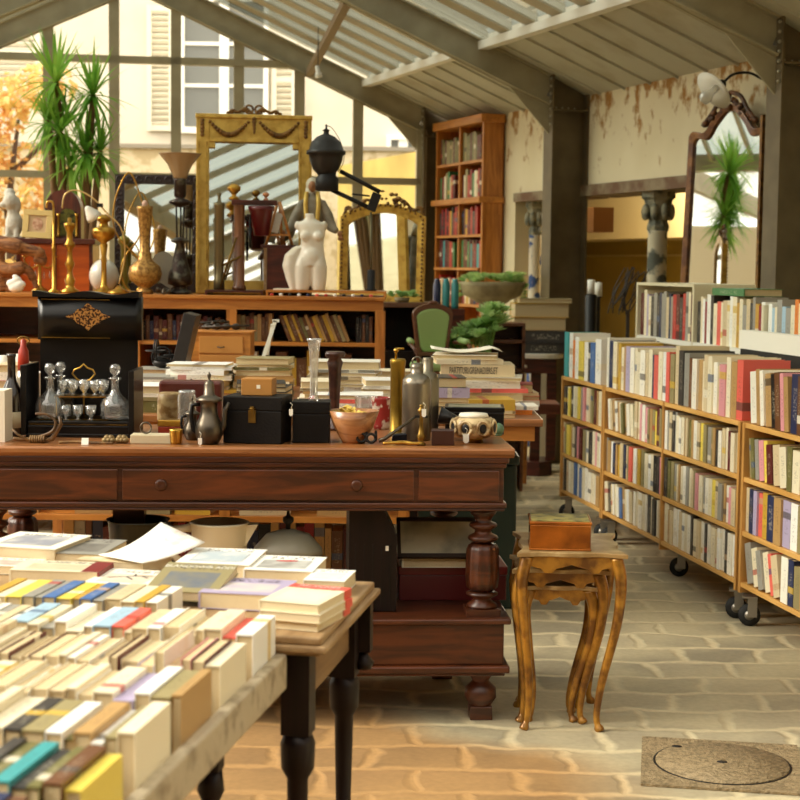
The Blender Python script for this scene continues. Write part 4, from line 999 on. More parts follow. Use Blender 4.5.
# black boxes
def cube_box(name, lab, px, py, w, d, h, yaw, clasp):
    p_, s_ = base(px, py); t = thing(name, lab, 'box', (p_.x, p_.y, TZ), R(yaw))
    m = MB(); m.box(0, w, 0, d, 0, h*.7); part('body', m, BLACKB, t, bev=.003)
    m = MB(); m.box(-.001, w+.001, -.001, d+.001, h*.705, h); part('lid', m, BLACKB, t, bev=.003)
    if clasp:
        m = MB(); m.box(w*.5-.012, w*.5+.012, -.004, 0, h*.45, h*.72); m.lathe([(0, -.002), (.013, 0), (0, .004)], 12, (w*.5, -.002, h*.75)); m.box(w*.5-.006, w*.5+.006, -.006, 0, h*.62, h*.8); part('clasp', m, BRASSD, t)
    return t
cube_box('leather_box', 'larger black leather covered box with a brass clasp', 223, 443, .19, .15, .15, -9, True)
cube_box('leather_box', 'smaller plain black box under the tall glass vase', 292, 443, .12, .11, .133, 1, False)
tagobj(291, 409, base(291, 447)[0].y-.0, 'white tag hanging between the two black boxes')
p_, s_ = base(240, 443); m = MB(); m.box(0, .1, 0, .08, 0, .054); t = solo('card_file', 'small tan box standing on the larger black leather box', 'box', m, mat('tan_card', 'b07a38', .5), loc=(p_.x, p_.y+.03, TZ+.1505), rz=R(-6), bev=.002)
m = MB(); m.box(.05, .062, -.001, 0, .022, .034); part('round_label', m, CREAMP, t)
p_, s_ = base(314, 444); m = MB(); m.lathe([(r*s_, h*s_) for r, h in [(0, 0), (6, 0), (5, 3), (3.8, 6), (4, 30), (5, 48), (6.6, 60), (8, 63), (7.6, 63), (4, 48), (3, 30), (2.8, 6), (0, 5)]], 20); solo('glass_vase', 'tall slender flared glass vase standing on the smaller black box', 'vase', m, CRYST, loc=(p_.x-.005, p_.y+.06, TZ+.134))
# carved handle, bowl, chips
t, s_ = LT('turned_stand', 'dark turned and twisted wooden stand behind the wooden bowl', 'wooden stand', 334, 430, [(0, 0), (10, 0), (10, 3), (5, 6), (4.5, 20), (5.5, 40), (6.5, 62), (8, 68), (6, 72), (9.5, 74), (10, 77), (9, 79), (0, 79)], mat('twisted_walnut', '4a2718', .35, noise=(30, '2c140c', .4, .6), coat=.3), flute=.08, nf=5)
p_, s_ = base(353, 444); bw = thing('wooden_bowl', 'polished wide wooden bowl filled with yellow shells', 'bowl', (p_.x, p_.y+.04, TZ))
m = MB(); m.lathe([(r*s_, h*s_) for r, h in [(0, 0), (11, 0), (13, 3), (20, 16), (26, 33), (25, 33), (18, 16), (10, 5), (0, 4)]], 36); part('bowl', m, mat('polished_bowl_wood', 'b88152', .28, wood=('8f5c34', 14), coat=.4), bw)
m = MB(); r0 = random.Random(4)
for k in range(70):
    a = r0.uniform(0, 2*pi); q = r0.uniform(0, .062)**1; m.cbox((q*cos(a), q*sin(a), .088+r0.uniform(0, .03)*(1-q/.075)), (.016, .01, .003), (r0.uniform(-1, 1), r0.uniform(-1, 1), a))
sf = solo('shells', 'heap of yellow shells in the wooden bowl', 'shells', m, mat('yellow_shell', 'e3c65e', .4), loc=(p_.x-.02, p_.y+.04, TZ)); sf['kind'] = 'stuff'
LT('glass_tumbler', 'ribbed glass tumbler behind the wooden bowl', 'glass', 366, 427, [(0, 0), (9, 0), (10, 3), (11.5, 30), (12.5, 31), (11, 31), (9, 3), (0, 2)], CRYST)
LT('red_basket', 'red and white patterned pot behind the bowl', 'pot', 382, 429, [(0, 0), (8, 0), (9, 4), (10.5, 30), (11, 32), (9, 32), (8, 4), (0, 3)], mat('red_white_pattern', 'a3302a', .5, noise=(26, 'e6d8c4', .5, .56)))
# shell casing and flasks
t, s_ = LT('shell_casing', 'tall brass shell casing with a small tap on top', 'shell casing', 397, 436, [(0, 0), (8.6, 0), (8.6, 3), (7.6, 4), (7.4, 30), (7.4, 70), (7.8, 72), (8.2, 76), (7, 78), (0, 78)], mat('shell_brass', '9a7a2c', .35, .85, noise=(6, '6f5520', .35, .7)))
m = MB(); m.tube([(-2*s_, 0, 78*s_), (-2*s_, 0, 84*s_), (0, 0, 88*s_), (6*s_, 0, 88*s_)], .004, 8); m.ell((-2*s_, 0, 86*s_), .009, 10, 8); part('tap', m, BRASS, t)
t, s_ = LT('metal_flask', 'larger round shouldered pewter flask with a ring stopper', 'flask', 416, 440, [(0, 0), (14, 0), (14.5, 2), (14.5, 56), (14, 61), (11, 65), (6.5, 67), (6.5, 73), (6, 77), (0, 78)], TIN)
m = MB(); m.tube(torus_pts((0, 0, 79*s_), 4.6*s_, 16), .0028, 8); part('ring', m, TIN, t)
LT('metal_flask', 'second metal flask with a flat cap behind the larger one', 'flask', 427, 431, [(0, 0), (11, 0), (11.5, 2), (11.5, 52), (9, 58), (5.5, 60), (5.5, 72), (5, 74), (0, 74)], mat('dull_tin', '827a68', .4, .9))
# irons in front
p_, s_ = base(385, 445); t = thing('iron_key', 'big old iron tool with a long shaft leaning towards the flasks', 'iron tool', (p_.x, p_.y+.01, TZ))
m = MB(); m.tube([(-.02, 0, .012), (.0, .0, .02), (.1, .03, .09)], [.007, .006, .004], 8); part('shaft', m, PEWTER, t)
m = MB(); 
for (a, b) in ((-.045, .0), (-.03, .025), (-.06, .018), (-.075, .004)): m.tube(torus_pts((a, b, .02+.2*b), .014, 12, 'yz' if b > .01 else 'xz'), .0045, 6)
part('rings', m, IRON, t)
p_, s_ = base(421, 446); t = thing('corkscrew', 'upright brass and iron corkscrew with a white tag', 'corkscrew', (p_.x, p_.y+.015, TZ))
m = MB(); m.lathe([(0, 0), (.014, 0), (.016, .006), (.008, .012), (.012, .02), (.016, .03), (.01, .04), (.007, .06), (.006, .1), (.011, .106), (.013, .112), (.008, .118), (.005, .124), (.007, .128), (0, .132)], 16); part('body', m, BRASSD, t)
m = MB(); m.box(-.02, .02, -.004, .004, .088, .096); part('wing', m, IRON, t)
tagobj(424, 409, p_.y-.002, 'white price tag hanging on the corkscrew', .014, .026)
p_, s_ = base(402, 441); m = MB(); m.prism([(-.035, 0), (.045, 0), (.05, .014), (.02, .026), (-.03, .022)], -.02, .02); solo('black_stapler', 'dark blue black tool lying behind the iron key', 'tool', m, mat('blue_black_metal', '141824', .3, .3), loc=(p_.x, p_.y+.02, TZ), bev=.004)
p_, s_ = base(405, 446); m = MB(); m.tube(spline([(-.07, .005, .006), (-.03, 0, .009), (.0, .01, .008), (.03, 0, .007), (.055, .004, .008)], 5), [.005]*6+[.007]*8+[.005]*7, 8); solo('bronze_fitting', 'bronze furniture pull lying at the table edge below the flasks', 'fitting', m, BRASS, loc=(p_.x, p_.y+.01, TZ))
p_, s_ = base(443, 446); m = MB(); m.box(-.036, .036, 0, .05, 0, .05); solo('wooden_block', 'small dark wooden box at the table edge beside the horn', 'box', m, mat('reddish_box', '3c1c12', .35, coat=.3), loc=(p_.x, p_.y+.01, TZ), bev=.003)
p_, s_ = base(450, 441); m = MB(); m.tube([(-.035, .0, .072), (.0, .0, .062), (.06, -.01, .045)], [.03, .02, .006], 14); solo('black_horn', 'short black horn resting on the small dark box', 'horn', m, mat('black_horn', '1c1512', .35), loc=(p_.x, p_.y+.05, TZ+.008))
# pierced ceramic bowl
p_, s_ = base(474, 444); cb = thing('pierced_bowl', 'cream pierced ceramic bowl on a brass foot near the right table end', 'bowl', (p_.x, p_.y+.06, TZ))
CER = mat('cream_ceramic', 'd2b98a', .4, noise=(30, '7b5c34', .5, .62), bump=(60, .4))
m = MB(); m.lathe([(0, .016), (.05, .016), (.066, .03), (.07, .05), (.066, .072), (.055, .082), (.05, .082), (.06, .07), (.064, .05), (.05, .022), (0, .02)], 32, flute=.05, nf=8); part('bowl', m, CER, cb)
m = MB(); m.lathe([(0, 0), (.034, 0), (.03, .01), (.04, .016)], 24); part('foot', m, BRASS, cb)
m = MB(); m.lathe([(.05, .083), (.045, .094), (0, .096)], 24); part('insert', m, CREAMP, cb)
for k in range(8):
    a = 2*pi*(k+.5)/8; m = MB(); M0 = Matrix.Translation((.07*cos(a), .07*sin(a), .05)) @ Matrix.Rotation(a, 4, 'Z')
    m.M = M0; m.tube(torus_pts((.001, 0, 0), .019, 16, 'yz', ry=.022), .0045, 6); m.ell((-.001, 0, 0), (.003, .014, .017), 12, 8); o = part('oval_opening', m, [CER], cb)
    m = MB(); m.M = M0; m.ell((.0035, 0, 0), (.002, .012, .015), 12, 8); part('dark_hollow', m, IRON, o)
tagobj(466, 434, p_.y-.02, 'white price tag hanging from the pierced ceramic bowl', .019, .03)
p_, s_ = base(499, 437); m = MB(); m.ell((0, 0, .022), (.02, .02, .022), 12, 8); m.lathe([(.012, 0), (.016, .006)], 12); solo('green_ornament', 'small green ceramic ornament right of the pierced bowl', 'ornament', m, mat('green_glaze', '5c7a5a', .25), loc=(p_.x, p_.y+.04, TZ))
p_, s_ = base(445, 434); t = thing('picture_box', 'flat black box with a painted picture on its lid', 'box', (p_.x, p_.y, TZ), R(-2))
m = MB(); m.box(0, .2, 0, .15, 0, .075); part('body', m, BLACKL, t, bev=.002)
m = MB(); m.box(-.002, .202, -.002, .152, .0755, .092); ld = part('lid', m, BLACKL, t, bev=.002)
m = MB(); m.box(.01, .19, .01, .14, .092, .0935); part('painted_scene', m, mat('painted_scene', '9b9a86', .3, noise=(14, '5a6238', .48, .6)), ld)
# ================= things on the plinth and under the table =================
def pl(px, py): return PZ(px, py, PLZ1)
q = atp(-.515, .12, PLZ1); t = thing('dark_wooden_case', 'tall narrow dark wooden case with slanted top under the oak table', 'case', q, AT)
m = MB(); m.prism([(0, 0), (.155, 0), (.155, .25), (.11, .335), (0, .335)], 0, .3); part('body', m, WDRK, t, bev=.003)
m = MB()
for k in range(5): m.box(.02+.028*k, .024+.028*k, -.0015, 0, .02, .22)
part('fluting', m, BLACKL, t)
m = MB(); m.box(.118, .128, -.003, -.0005, .2, .216); part('price_sticker', m, WHITEC, t)
q = atp(-.34, .3, PLZ1); t = thing('red_box', 'large flat dark red box on the plinth of the oak table', 'box', q, AT)
m = MB(); m.box(0, .36, 0, .26, 0, .085); part('body', m, mat('dark_red_box', '5e1414', .45), t, bev=.003)
m = MB(); m.box(-.003, .363, -.003, .263, .086, .115); part('lid', m, mat('dark_red_lid', '731a16', .4), t, bev=.003)
q = atp(-.33, .28, PLZ1+.1165); book('colour_print', (q.x+.14, q.y+.1, q.z+.02), (.3, .04, .2), (-pi/2, 0, AT), 'ivory', 'pale book with a yellow corner lying on the dark red box', None, flat=True)
q = atp(-.35, .24, PLZ1+.158); t = thing('framed_picture', 'black framed faded landscape picture leaning back under the oak table', 'picture', q, AT, rot=None); t.rotation_euler = (R(-38), 0, AT)
m = MB(); 
for (x0, x1, z0, z1) in ((0, .3, 0, .014), (0, .3, .136, .15), (0, .012, 0, .15), (.288, .3, 0, .15)): m.box(x0, x1, 0, .014, z0, z1)
part('frame', m, mat('thin_black_frame', '3a2f28', .4), t)
m = MB(); m.box(.012, .288, .005, .012, .014, .136); part('faded_print', m, mat('faded_print', 'd3ccb0', .25, noise=(5, '7d7d70', .45, .65)), t)
# enamel jugs, pots behind the plinth left
ENA = mat('cream_enamel', 'efe4c4', .35)
q = atp(-.93, .15, PLZ1); t = thing('enamel_jug', 'cream enamel pan with a big handle under the oak table', 'jug', q, 0); t.scale = (1.1, 1.1, 1.22)
m = MB(); m.lathe([(0, 0), (.07, 0), (.075, .01), (.082, .23), (.088, .235), (.08, .238), (.07, .01), (0, .008)], 28); part('body', m, ENA, t)
m = MB(); m.tube([(-.08, 0, .22), (-.13, 0, .215), (-.14, 0, .15), (-.08, 0, .1)], .012, 8); part('handle', m, ENA, t)
m = MB(); m.prism([(.07, .23), (.115, .233), (.075, .17)], -.02, .02); part('spout', m, ENA, t)
q = atp(-1.19, .16, PLZ1); t = thing('dark_basin', 'round dark metal basin under the oak table, left of the jug', 'basin', q, 0)
m = MB(); m.lathe([(0, 0), (.05, 0), (.09, .22), (.095, .288), (.102, .295), (.092, .291), (.085, .22), (.04, .01), (0, .01)], 30); part('bowl', m, mat('dark_olive_metal', '2c2a1c', .3, .5), t)
q = atp(-.71, .15, PLZ1); t = thing('lidded_casserole', 'grey oval casserole with a knobbed lid under the oak table', 'casserole', q, 0); t.scale = (1, 1, 1.12)
m = MB(); m.M = Matrix.Scale(1.35, 4, (0, 0, 1)); m.lathe([(0, 0), (.09, 0), (.1, .02), (.105, .12)], 30, sy=.8); part('pot', m, IRON, t)
m = MB(); m.M = Matrix.Scale(1.35, 4, (0, 0, 1)); m.lathe([(.112, .121), (.11, .135), (.07, .165), (.02, .175), (.0, .176)], 30, sy=.8); ld = part('lid', m, mat('grey_enamel', '8b8674', .4), t)
m = MB(); m.M = Matrix.Scale(1.35, 4, (0, 0, 1)); m.lathe([(.008, .175), (.008, .185), (.018, .192), (.018, .2), (.006, .205), (.004, .215), (0, .216)], 14); part('knob', m, IRON, ld)
# dark green cupboard behind
q = P(418, 500, 6.9); t = thing('dark_green_bin', 'tall dark green bin standing behind the right end of the oak table', 'bin', (q.x, 6.75, 0))
GRN = mat('dark_green_plastic', '12261c', .4)
w_ = 99*6.75/F; m = MB(); m.box(0, w_, 0, .2, 0, .62); part('body', m, GRN, t, bev=.01)
m = MB(); m.box(-.01, w_+.01, -.01, .21, .621, .66); part('lid', m, GRN, t, bev=.008)
# ================= book laden table behind =================
CZ = .86; CY0, CY1 = 6.3, 7.9
x0 = P(-40, 400, CY0).x; x1 = P(537, 405, 6.6).x
CT = thing('trestle_table', 'long brown table behind the oak table, loaded with stacks of books', 'table', (0, 0, 0))
m = MB(); m.box(x0, x1, CY0, CY1, CZ-.03, CZ); part('tabletop', m, WTOP, CT, bev=.004)
m = MB(); m.box(x0+.04, x1-.03, CY0+.03, CY1-.04, CZ-.09, CZ-.03); part('apron', m, WORG, CT)
m = MB(); m.box(x0+.05, P(410, 500, 6.5).x, CY0+.12, CY1-.1, .415, .44); part('lower_shelf', m, WORG, CT, bev=.002)
for px in (-10, 227, 405):
    for yy in (CY0+.14, CY1-.12):
        q = P(px, 400, CY0+.2).x; m = MB(); m.box(q-.022, q+.022, yy-.022, yy+.022, 0, CZ-.03); part('leg', m, WORGV, CT)
def stack(px, wpx, Y, items, what, yaw=0, d=.24, z=None, name='hardback', grp=None, dxs=11, only=None):
    z = CZ if z is None else z; k = Y/F
    if not only and name == 'hardback': items = [q_ for tp, c in items for q_ in ([(tp*.5, c), (tp*.42, rnd.choice([c, 'ivory', 'cream', 'beige', 'grey']))] if tp >= 6 and tp < 10 and rnd.random() < .55 else [(tp, c)])]
    x = P(px, 380, Y).x; zz = z; n = len(items); hts = []
    for i, (tp, c) in enumerate(items):
        t_ = tp*k; w_ = wpx*k*rnd.uniform(.9, 1.0); dd = d*rnd.uniform(.85, 1)
        od = ['', '', 'second', 'third', 'fourth', 'fifth', 'sixth', 'seventh', 'eighth', 'ninth']
        pos = 'lowest of' if i == 0 else ('topmost of' if i == n-1 else (od[i+1]+' from the bottom of' if i < n/2 else od[n-i]+' from the top of'))
        lab = f'{c} book, {pos} the stack {what}'
        if len(lab.split()) > 16: lab = f'{c} book, {pos} stack {what}'
        lab = only or uniq(lab)
        book(name, (x+rnd.uniform(-dxs, dxs)*k*.5, Y+dd/2, zz+t_/2), (t_, dd, w_), (0, pi/2, R(yaw+rnd.uniform(-7, 7))+(pi if rnd.random() < .4 and len(items) > 1 else 0)), c, lab, grp or f'books in the stack {what}', cat='book')
        zz += t_+.0006
    return zz
# books lying on the lower shelf
for (px, w_, c, lab) in ((22, 34, 'tan', 'tan book on the low shelf at the left picture edge'), (92, 38, 'tan', 'tan box shaped book on the low shelf left of centre'), (152, 44, 'khaki', 'khaki book on the low shelf above the dark basin'), (196, 40, 'mustard', 'mustard book on the low shelf left of the leg'), (264, 52, 'beige', 'beige book on the low shelf right of the leg'), (342, 34, 'tan', 'tan book on the low shelf above the wooden case')):
    stack(px, w_, CY0+.14, [(10, c)], 'x', z=.4405, d=.2, only=lab, grp='books on the low shelf')
r1 = random.Random(5)
lowcols = ['brown', 'charcoal', 'maroon', 'navy', 'olive', 'tan', 'black', 'brown', 'grey', 'crimson']
xs = P(70, 500, 6.9).x; segs = []
x = 0
while x < 1.38: t_ = r1.uniform(.025, .05); segs.append((x+t_/2, t_, r1.choice(lowcols))); x += t_+.003
labs = row_labels([s[2] for s in segs], [s[1] for s in segs], 'old book', 'low bench behind the oak table', .03, .042)
m = MB(); m.box(-.03, 1.45, 0, .3, .1, .12); m.box(-.03, -.01, 0, .3, 0, .12); m.box(1.43, 1.45, 0, .3, 0, .12)
solo('low_book_bench', 'low wooden bench carrying a row of dark old books', 'bench', m, WORG, loc=(xs, 6.75, 0))
for (x, t_, c), lb in zip(segs, labs):
    h = r1.uniform(.2, .29); book('old_book', (xs+x, 6.85+.02*r1.random(), .121+h/2), (t_, .17, h), (0, 0, 0), c, lb, 'old books on the low bench', parts=False)
# stacks on the table
stack(8, 34, 6.7, [(7, 'mustard'), (8, 'cream'), (9, 'pink'), (8, 'ivory'), (7, 'beige')], 'left of the liqueur case')
stack(160, 52, 6.38, [(12, 'olive'), (7, 'khaki'), (8, 'white')], 'just right of the liqueur case')
stack(200, 62, 6.75, [(6, 'tan'), (6, 'crimson'), (7, 'mustard'), (6, 'yellow'), (5, 'ivory'), (5, 'white'), (6, 'white')], 'behind the green canister')
stack(155, 46, 7.2, [(10, 'beige'), (9, 'grey'), (8, 'grey')], 'under the dark leaning book')
stack(262, 52, 6.36, [(5, 'tan'), (9, 'cream'), (9, 'black'), (9, 'black')], 'behind the tan card box')
stack(262, 60, 6.85, [(5, 'beige'), (5, 'tan'), (5, 'coral'), (7, 'cream'), (6, 'tan'), (5, 'cream'), (6, 'olive'), (6, 'khaki')], 'between the vase and the drawers', dxs=4)
stack(342, 70, 7.0, [(6, 'cream'), (6, 'khaki'), (7, 'white'), (8, 'beige'), (7, 'white'), (8, 'ivory')], 'behind the tall glass vase')
stack(345, 72, 6.45, [(5, 'red'), (5, 'ivory'), (4, 'coral'), (4, 'white')], 'behind the wooden bowl')
stack(215, 56, 7.16, [(8, 'cream'), (7, 'ivory'), (6, 'beige'), (6, 'white'), (6, 'cream')], 'in front of the drawer cabinet')
stack(318, 40, 6.62, [(8, 'beige'), (8, 'ivory'), (6, 'tan'), (7, 'cream')], 'left of the tall glass vase')
stack(386, 40, 6.72, [(8, 'ivory'), (8, 'cream'), (7, 'beige'), (6, 'white')], 'left of the brass shell casing')
stack(150, 40, 6.72, [(8, 'beige'), (7, 'cream'), (8, 'white'), (6, 'ivory')], 'right of the liqueur case further back')
stack(405, 60, 7.3, [(6, 'ivory'), (8, 'white'), (7, 'beige'), (6, 'cream')], 'behind the brass shell casing')
stack(449, 34, 6.38, [(10, 'charcoal'), (9, 'beige'), (10, 'lilac'), (10, 'charcoal')], 'just right of the metal flasks')
zt = stack(492, 52, 6.36, [(7, 'tan'), (11, 'mustard')], 'at the right front of the table', d=.2)
zt = stack(486, 78, 6.7, [(9, 'beige'), (8, 'cream'), (8, 'coral'), (8, 'ivory')], 'of large art books at the right', d=.28)
x_ = P(478, 370, 6.72).x; ob = book('hardback', (x_, 6.72+.14, zt+.026), (.05, .28, .31), (0, pi/2, 0), 'beige', 'thick cream art book with dark lettering along its spine', None)
tx = text('lettering', 'PARTITURI.GRENADIERS.ET', 1, mat('dark_ink', '4a3d33', .6), ob, (0, -.504, -.06), Matrix(((0, -1, 0), (0, 0, -1), (1, 0, 0))).to_euler(), .002)
tx.scale = (.054, .8, .5)
zt2 = zt+.0525
stack(472, 70, 6.72, [(5, 'cream'), (4, 'ivory')], 'lying above the lettered art book', z=zt2, d=.28)
def leaf2(u, v): return ((u-.5)*.3, (v-.5)*.24, .004+.07*max(0, u-.35)**1.6*(1 if u < .85 else 1-(u-.85)*5)+.02*(1-u)**3)
m = MB(); m.grid(leaf2, 14, 6); o = solo('open_magazine', 'open magazine with curling cream pages on top of the art book stack', 'magazine', m, CREAMP, loc=(P(466, 350, 6.84).x, 6.86, zt2+.042)); sd = o.modifiers.new('t', 'SOLIDIFY'); sd.thickness = .002
stack(524, 24, 6.5, [(9, 'orange')], 'on the right table corner', d=.2); stack(520, 36, 6.9, [(6, 'white'), (8, 'coral'), (8, 'crimson')], 'behind the right table corner', d=.2)
p_, = (P(190, 395, 6.3),); t = thing('green_canister', 'dull green metal canister with a black knob', 'canister', (p_.x, 6.34, CZ))
m = MB(); m.lathe([(0, 0), (.028, 0), (.029, .11), (.027, .118), (0, .12)], 20); part('body', m, mat('olive_tin', '6b6136', .35, .5), t)
m = MB(); m.lathe([(.006, .12), (.005, .135), (.004, .14), (0, .142)], 10); part('knob', m, IRON, t)
p_ = P(160, 395, 6.1); t = thing('leather_wallet', 'long reddish brown leather case lying behind the pewter pots', 'leather case', (P(161, 395, 5.62).x, 5.56, TZ))
m = MB(); m.box(0, .22, 0, .09, 0, .16); part('body', m, mat('red_brown_leather', '5b241a', .35, coat=.2), t, bev=.01)
# little drawers cabinet
p_ = P(193, 355, 7.5); dw = thing('drawer_cabinet', 'small honey coloured cabinet with two drawers on the book table', 'cabinet', (p_.x, 7.45, CZ))
w_ = 59*7.45/F; h_ = 1.45-(334-267)*7.45/F-CZ; m = MB(); m.box(0, w_, 0, .2, 0, h_); m.box(-.008, w_+.008, -.008, .208, h_, h_+.008); part('body', m, WORG, dw, bev=.002)
for k in range(3):
    z0 = .012+k*(h_-.02)/3; m = MB(); m.box(.035, w_-.035, -.007, 0, z0, z0+(h_-.02)/3-.008); d = part('drawer', m, mat('honey_drawer', 'c98a44', .4), dw, bev=.002)
    m = MB(); m.tube([(w_/2-.016, -.008, z0+.03), (w_/2, -.018, z0+.026), (w_/2+.016, -.008, z0+.03)], .003, 6); part('pull', m, PEWTER, d)
m = MB(); r2 = random.Random(8)
for k in range(6): m.tube([(r2.uniform(.0, .18), r2.uniform(.02, .12), .012+.006*k), (r2.uniform(.06, .24), r2.uniform(.02, .15), .02+.005*k)], .006, 6)
for k in range(4): m.ell((.04+.045*k, .06, .02), (.022, .02, .016), 10, 6)
solo('trinket_pile', 'pile of dark metal trinkets on top of the little drawer cabinet', 'trinkets', m, mat('dark_trinket', '3b332a', .4, .5), loc=(p_.x+.02, 7.5, CZ+h_+.006))
q = P(186, 348, 7.15); m = MB(); m.box(-.028, .028, 0, .2, 0, .24); solo('leaning_album', 'tall black album leaning at a tilt among the books', 'album', m, mat('black_album', '26211e', .4), loc=(q.x-.03, 7.1, 1.0), rot=(0, R(13), 0), bev=.002)
q = P(150, 345, 7.0); m = MB(); r2 = random.Random(9)
for k in range(9): m.tube(torus_pts((r2.uniform(-.03, .05), r2.uniform(-.02, .02), r2.uniform(.04, .09)), r2.uniform(.025, .05), 14, r2.choice(['xz', 'yz', 'xy'])), .004, 5)
m.ell((.01, 0, .02), (.05, .03, .022), 10, 6); solo('iron_tangle', 'tangle of black wrought iron curls left of the leaning album', 'ironwork', m, IRON, loc=(q.x, 7.31, CZ+.123))
q = P(272, 355, 7.0); t = thing('small_easel', 'little white table easel on the book stack', 'easel', (q.x-.02, 7.1, CZ+.2))
m = MB(); m.cbox((0, 0, .07), (.016, .01, .17), (0, R(18), 0)); m.cbox((.028, 0, .15), (.03, .01, .012)); part('frame', m, WHITEP, t)
m = MB(); m.cbox((.0, .02, .065), (.012, .008, .15), (R(20), R(10), 0)); part('strut', m, WHITEP, t)
for (px, py, c, lab) in ((3, 318, 'white', 'white porcelain pot at the left edge behind the bottles'), (12, 330, 'white', 'white and blue porcelain pot behind the dark bottle')):
    q = P(px, py, 7.0); m = MB(); m.lathe([(0, 0), (.03, 0), (.045, .02), (.045, .05), (.03, .07), (.034, .085), (0, .085)], 18); m.box(-.05, .05, -.03, .03, -.0, .004)
    solo('porcelain_pot', lab, 'pot', m, mat('porcelain', 'ece8dc', .25, noise=(14, '9aa3c4', .58, .62)), loc=(q.x, 7.02+.12*(px > 5), CZ+.101), group=None)
q = P(8, 400, 6.95); m = MB(); m.box(-.1, .09, -.1, .3, 0, .1); solo('storage_box', 'white card box under the porcelain pots at the left edge', 'box', m, WHITEC, loc=(q.x, 7.0, CZ))
# ================= low bookcase with the antiques =================
SY = 8.55
ZD = P(200, 295, SY).z
sx0, sx1 = P(-60, 300, SY).x, P(385, 300, SY).x
k8 = SY/F
def zD(py, Y=SY): return P(250, py, Y).z
SB = thing('low_bookcase', 'long honey coloured open bookcase crowned with antiques in front of the glass gable', 'bookcase', (0, 0, 0))
m = MB(); m.box(sx0, sx1, SY, SY+.62, ZD-.02, ZD); part('top_board', m, WORG, SB, bev=.003)
m = MB(); m.box(sx0+.02, sx1-.01, SY+.02, SY+.04, ZD-.075, ZD-.02); part('frieze', m, WORG, SB)
zs1 = zD(342); zs2 = zD(392)
for z in (zs1, zs2, .1): m = MB(); m.box(sx0+.03, sx1-.03, SY+.04, SY+.58, z-.02, z); part('shelf', m, WORG, SB)
for px in (-58, 60, 134, 231, 380):
    q = P(px, 330, SY).x; m = MB(); m.box(q-.027, q+.027, SY+.02, SY+.05, 0, ZD-.075) ; m.box(q-.012, q+.012, SY+.05, SY+.58, 0, ZD-.02); part('upright', m, WORGV, SB)
m = MB(); m.box(sx0+.03, sx1-.03, SY+.58, SY+.6, .1, ZD-.02); part('back_panel', m, WMAH, SB)
def bookrow(pxa, pxb, Y, z, cols, tmin, tmax, hmin, hmax, d, where, name='old_volume', lean=0, kind='old volume', grp=None):
    xa_, xb_ = P(pxa, 330, Y).x, P(pxb, 330, Y).x
    a = R(lean); off = hmax*abs(sin(a)); L = xb_-xa_-off; segs = seg_row(L*cos(a) if lean else L, tmin, tmax, cols)
    labs = row_labels([s[2] for s in segs], [s[1] for s in segs], kind, where, tmin+(tmax-tmin)*.35, tmin+(tmax-tmin)*.7)
    for (x, t, c), lb in zip(segs, labs):
        h = rnd.uniform(hmin, hmax); x = x/cos(a)+(off if a < 0 else 0)
        book(name, (xa_+x+sin(a)*h/2, Y+d/2+rnd.uniform(0, .01), z+(h*cos(a)+t*abs(sin(a)))/2+.0008), (t, d, h), (0, a, 0), c, lb, grp or where, parts=False)
OLD = ['brown', 'tan', 'khaki', 'brown', 'olive', 'mustard', 'beige', 'brown']
bookrow(237, 274, SY+.09, zs1, ['brown', 'khaki', 'tan', 'brown'], .014, .024, .13, .15, .13, 'left part of the low bookcase')
bookrow(277, 352, SY+.09, zs1, OLD, .012, .022, .135, .165, .13, 'leaning in the low bookcase', lean=-22)
bookrow(356, 373, SY+.09, zs1, ['charcoal', 'black', 'brown', 'tan'], .012, .02, .13, .15, .13, 'right end of the low bookcase')
bookrow(360, 374, SY+.09, zs2, ['cream', 'beige'], .012, .02, .12, .14, .13, 'lower shelf, right end of the low bookcase')
bookrow(238, 358, SY+.12, zs2, ['ivory', 'white', 'tan', 'mustard', 'maroon', 'brown', 'mustard'], .03, .07, .16, .22, .13, 'lower shelf of the low bookcase')
bookrow(138, 226, SY+.12, zs1, ['charcoal', 'navy', 'brown', 'black', 'maroon'], .015, .03, .1, .14, .13, 'shadowed middle of the low bookcase')
for i, (c, w_) in enumerate((('coral', 54), ('navy', 40))): pass
# tray on the right of the top
xr0, xr1 = P(266, 290, SY+.06).x, P(386, 290, SY+.06).x
m = MB(); m.box(xr0, xr1, 0, .4, .018, .03); m.box(xr0, xr0+.012, 0, .4, 0, .018); m.box(xr1-.012, xr1, 0, .4, 0, .018)
solo('display_riser', 'thin honey coloured riser board under the marble torso', 'riser', m, WORG, loc=(0, SY+.05, ZD+.0005))
xl0, xl1 = P(205, 290, SY+.06).x, P(263, 290, SY+.06).x
m = MB(); m.box(xl0, xl1, 0, .3, .014, .026); m.box(xl0, xl0+.012, 0, .3, 0, .014); m.box(xl1-.012, xl1, 0, .3, 0, .014)
solo('display_riser', 'dark red riser board under the brass instruments', 'riser', m, WMAH, loc=(0, SY+.05, ZD+.0005))
ZR1 = ZD+.031; ZR2 = ZD+.027
r1 = random.Random(2)
for i in range(12):
    px = 272+i*9; q = P(px, 290, SY+.03); c = ['red', 'white', 'black', 'white', 'navy', 'coral'][i % 6]
    m = MB(); m.ell((0, 0, .007), (.011, .008, .007), 8, 5); m.box(-.009, .009, -.005, .005, 0, .008)
    o = solo('figurine', f'tiny {c} trinket, at the edge under the riser below the {"statue" if i < 4 else ("lamp arm" if i > 8 else "marble torso")}', 'trinket', m, mat('trinket_paint', '808080', .4, objcol=True), loc=(q.x, SY+.03, ZD+.0005), group='tiny trinkets under the riser'); o.color = (*hexv(c), 1)
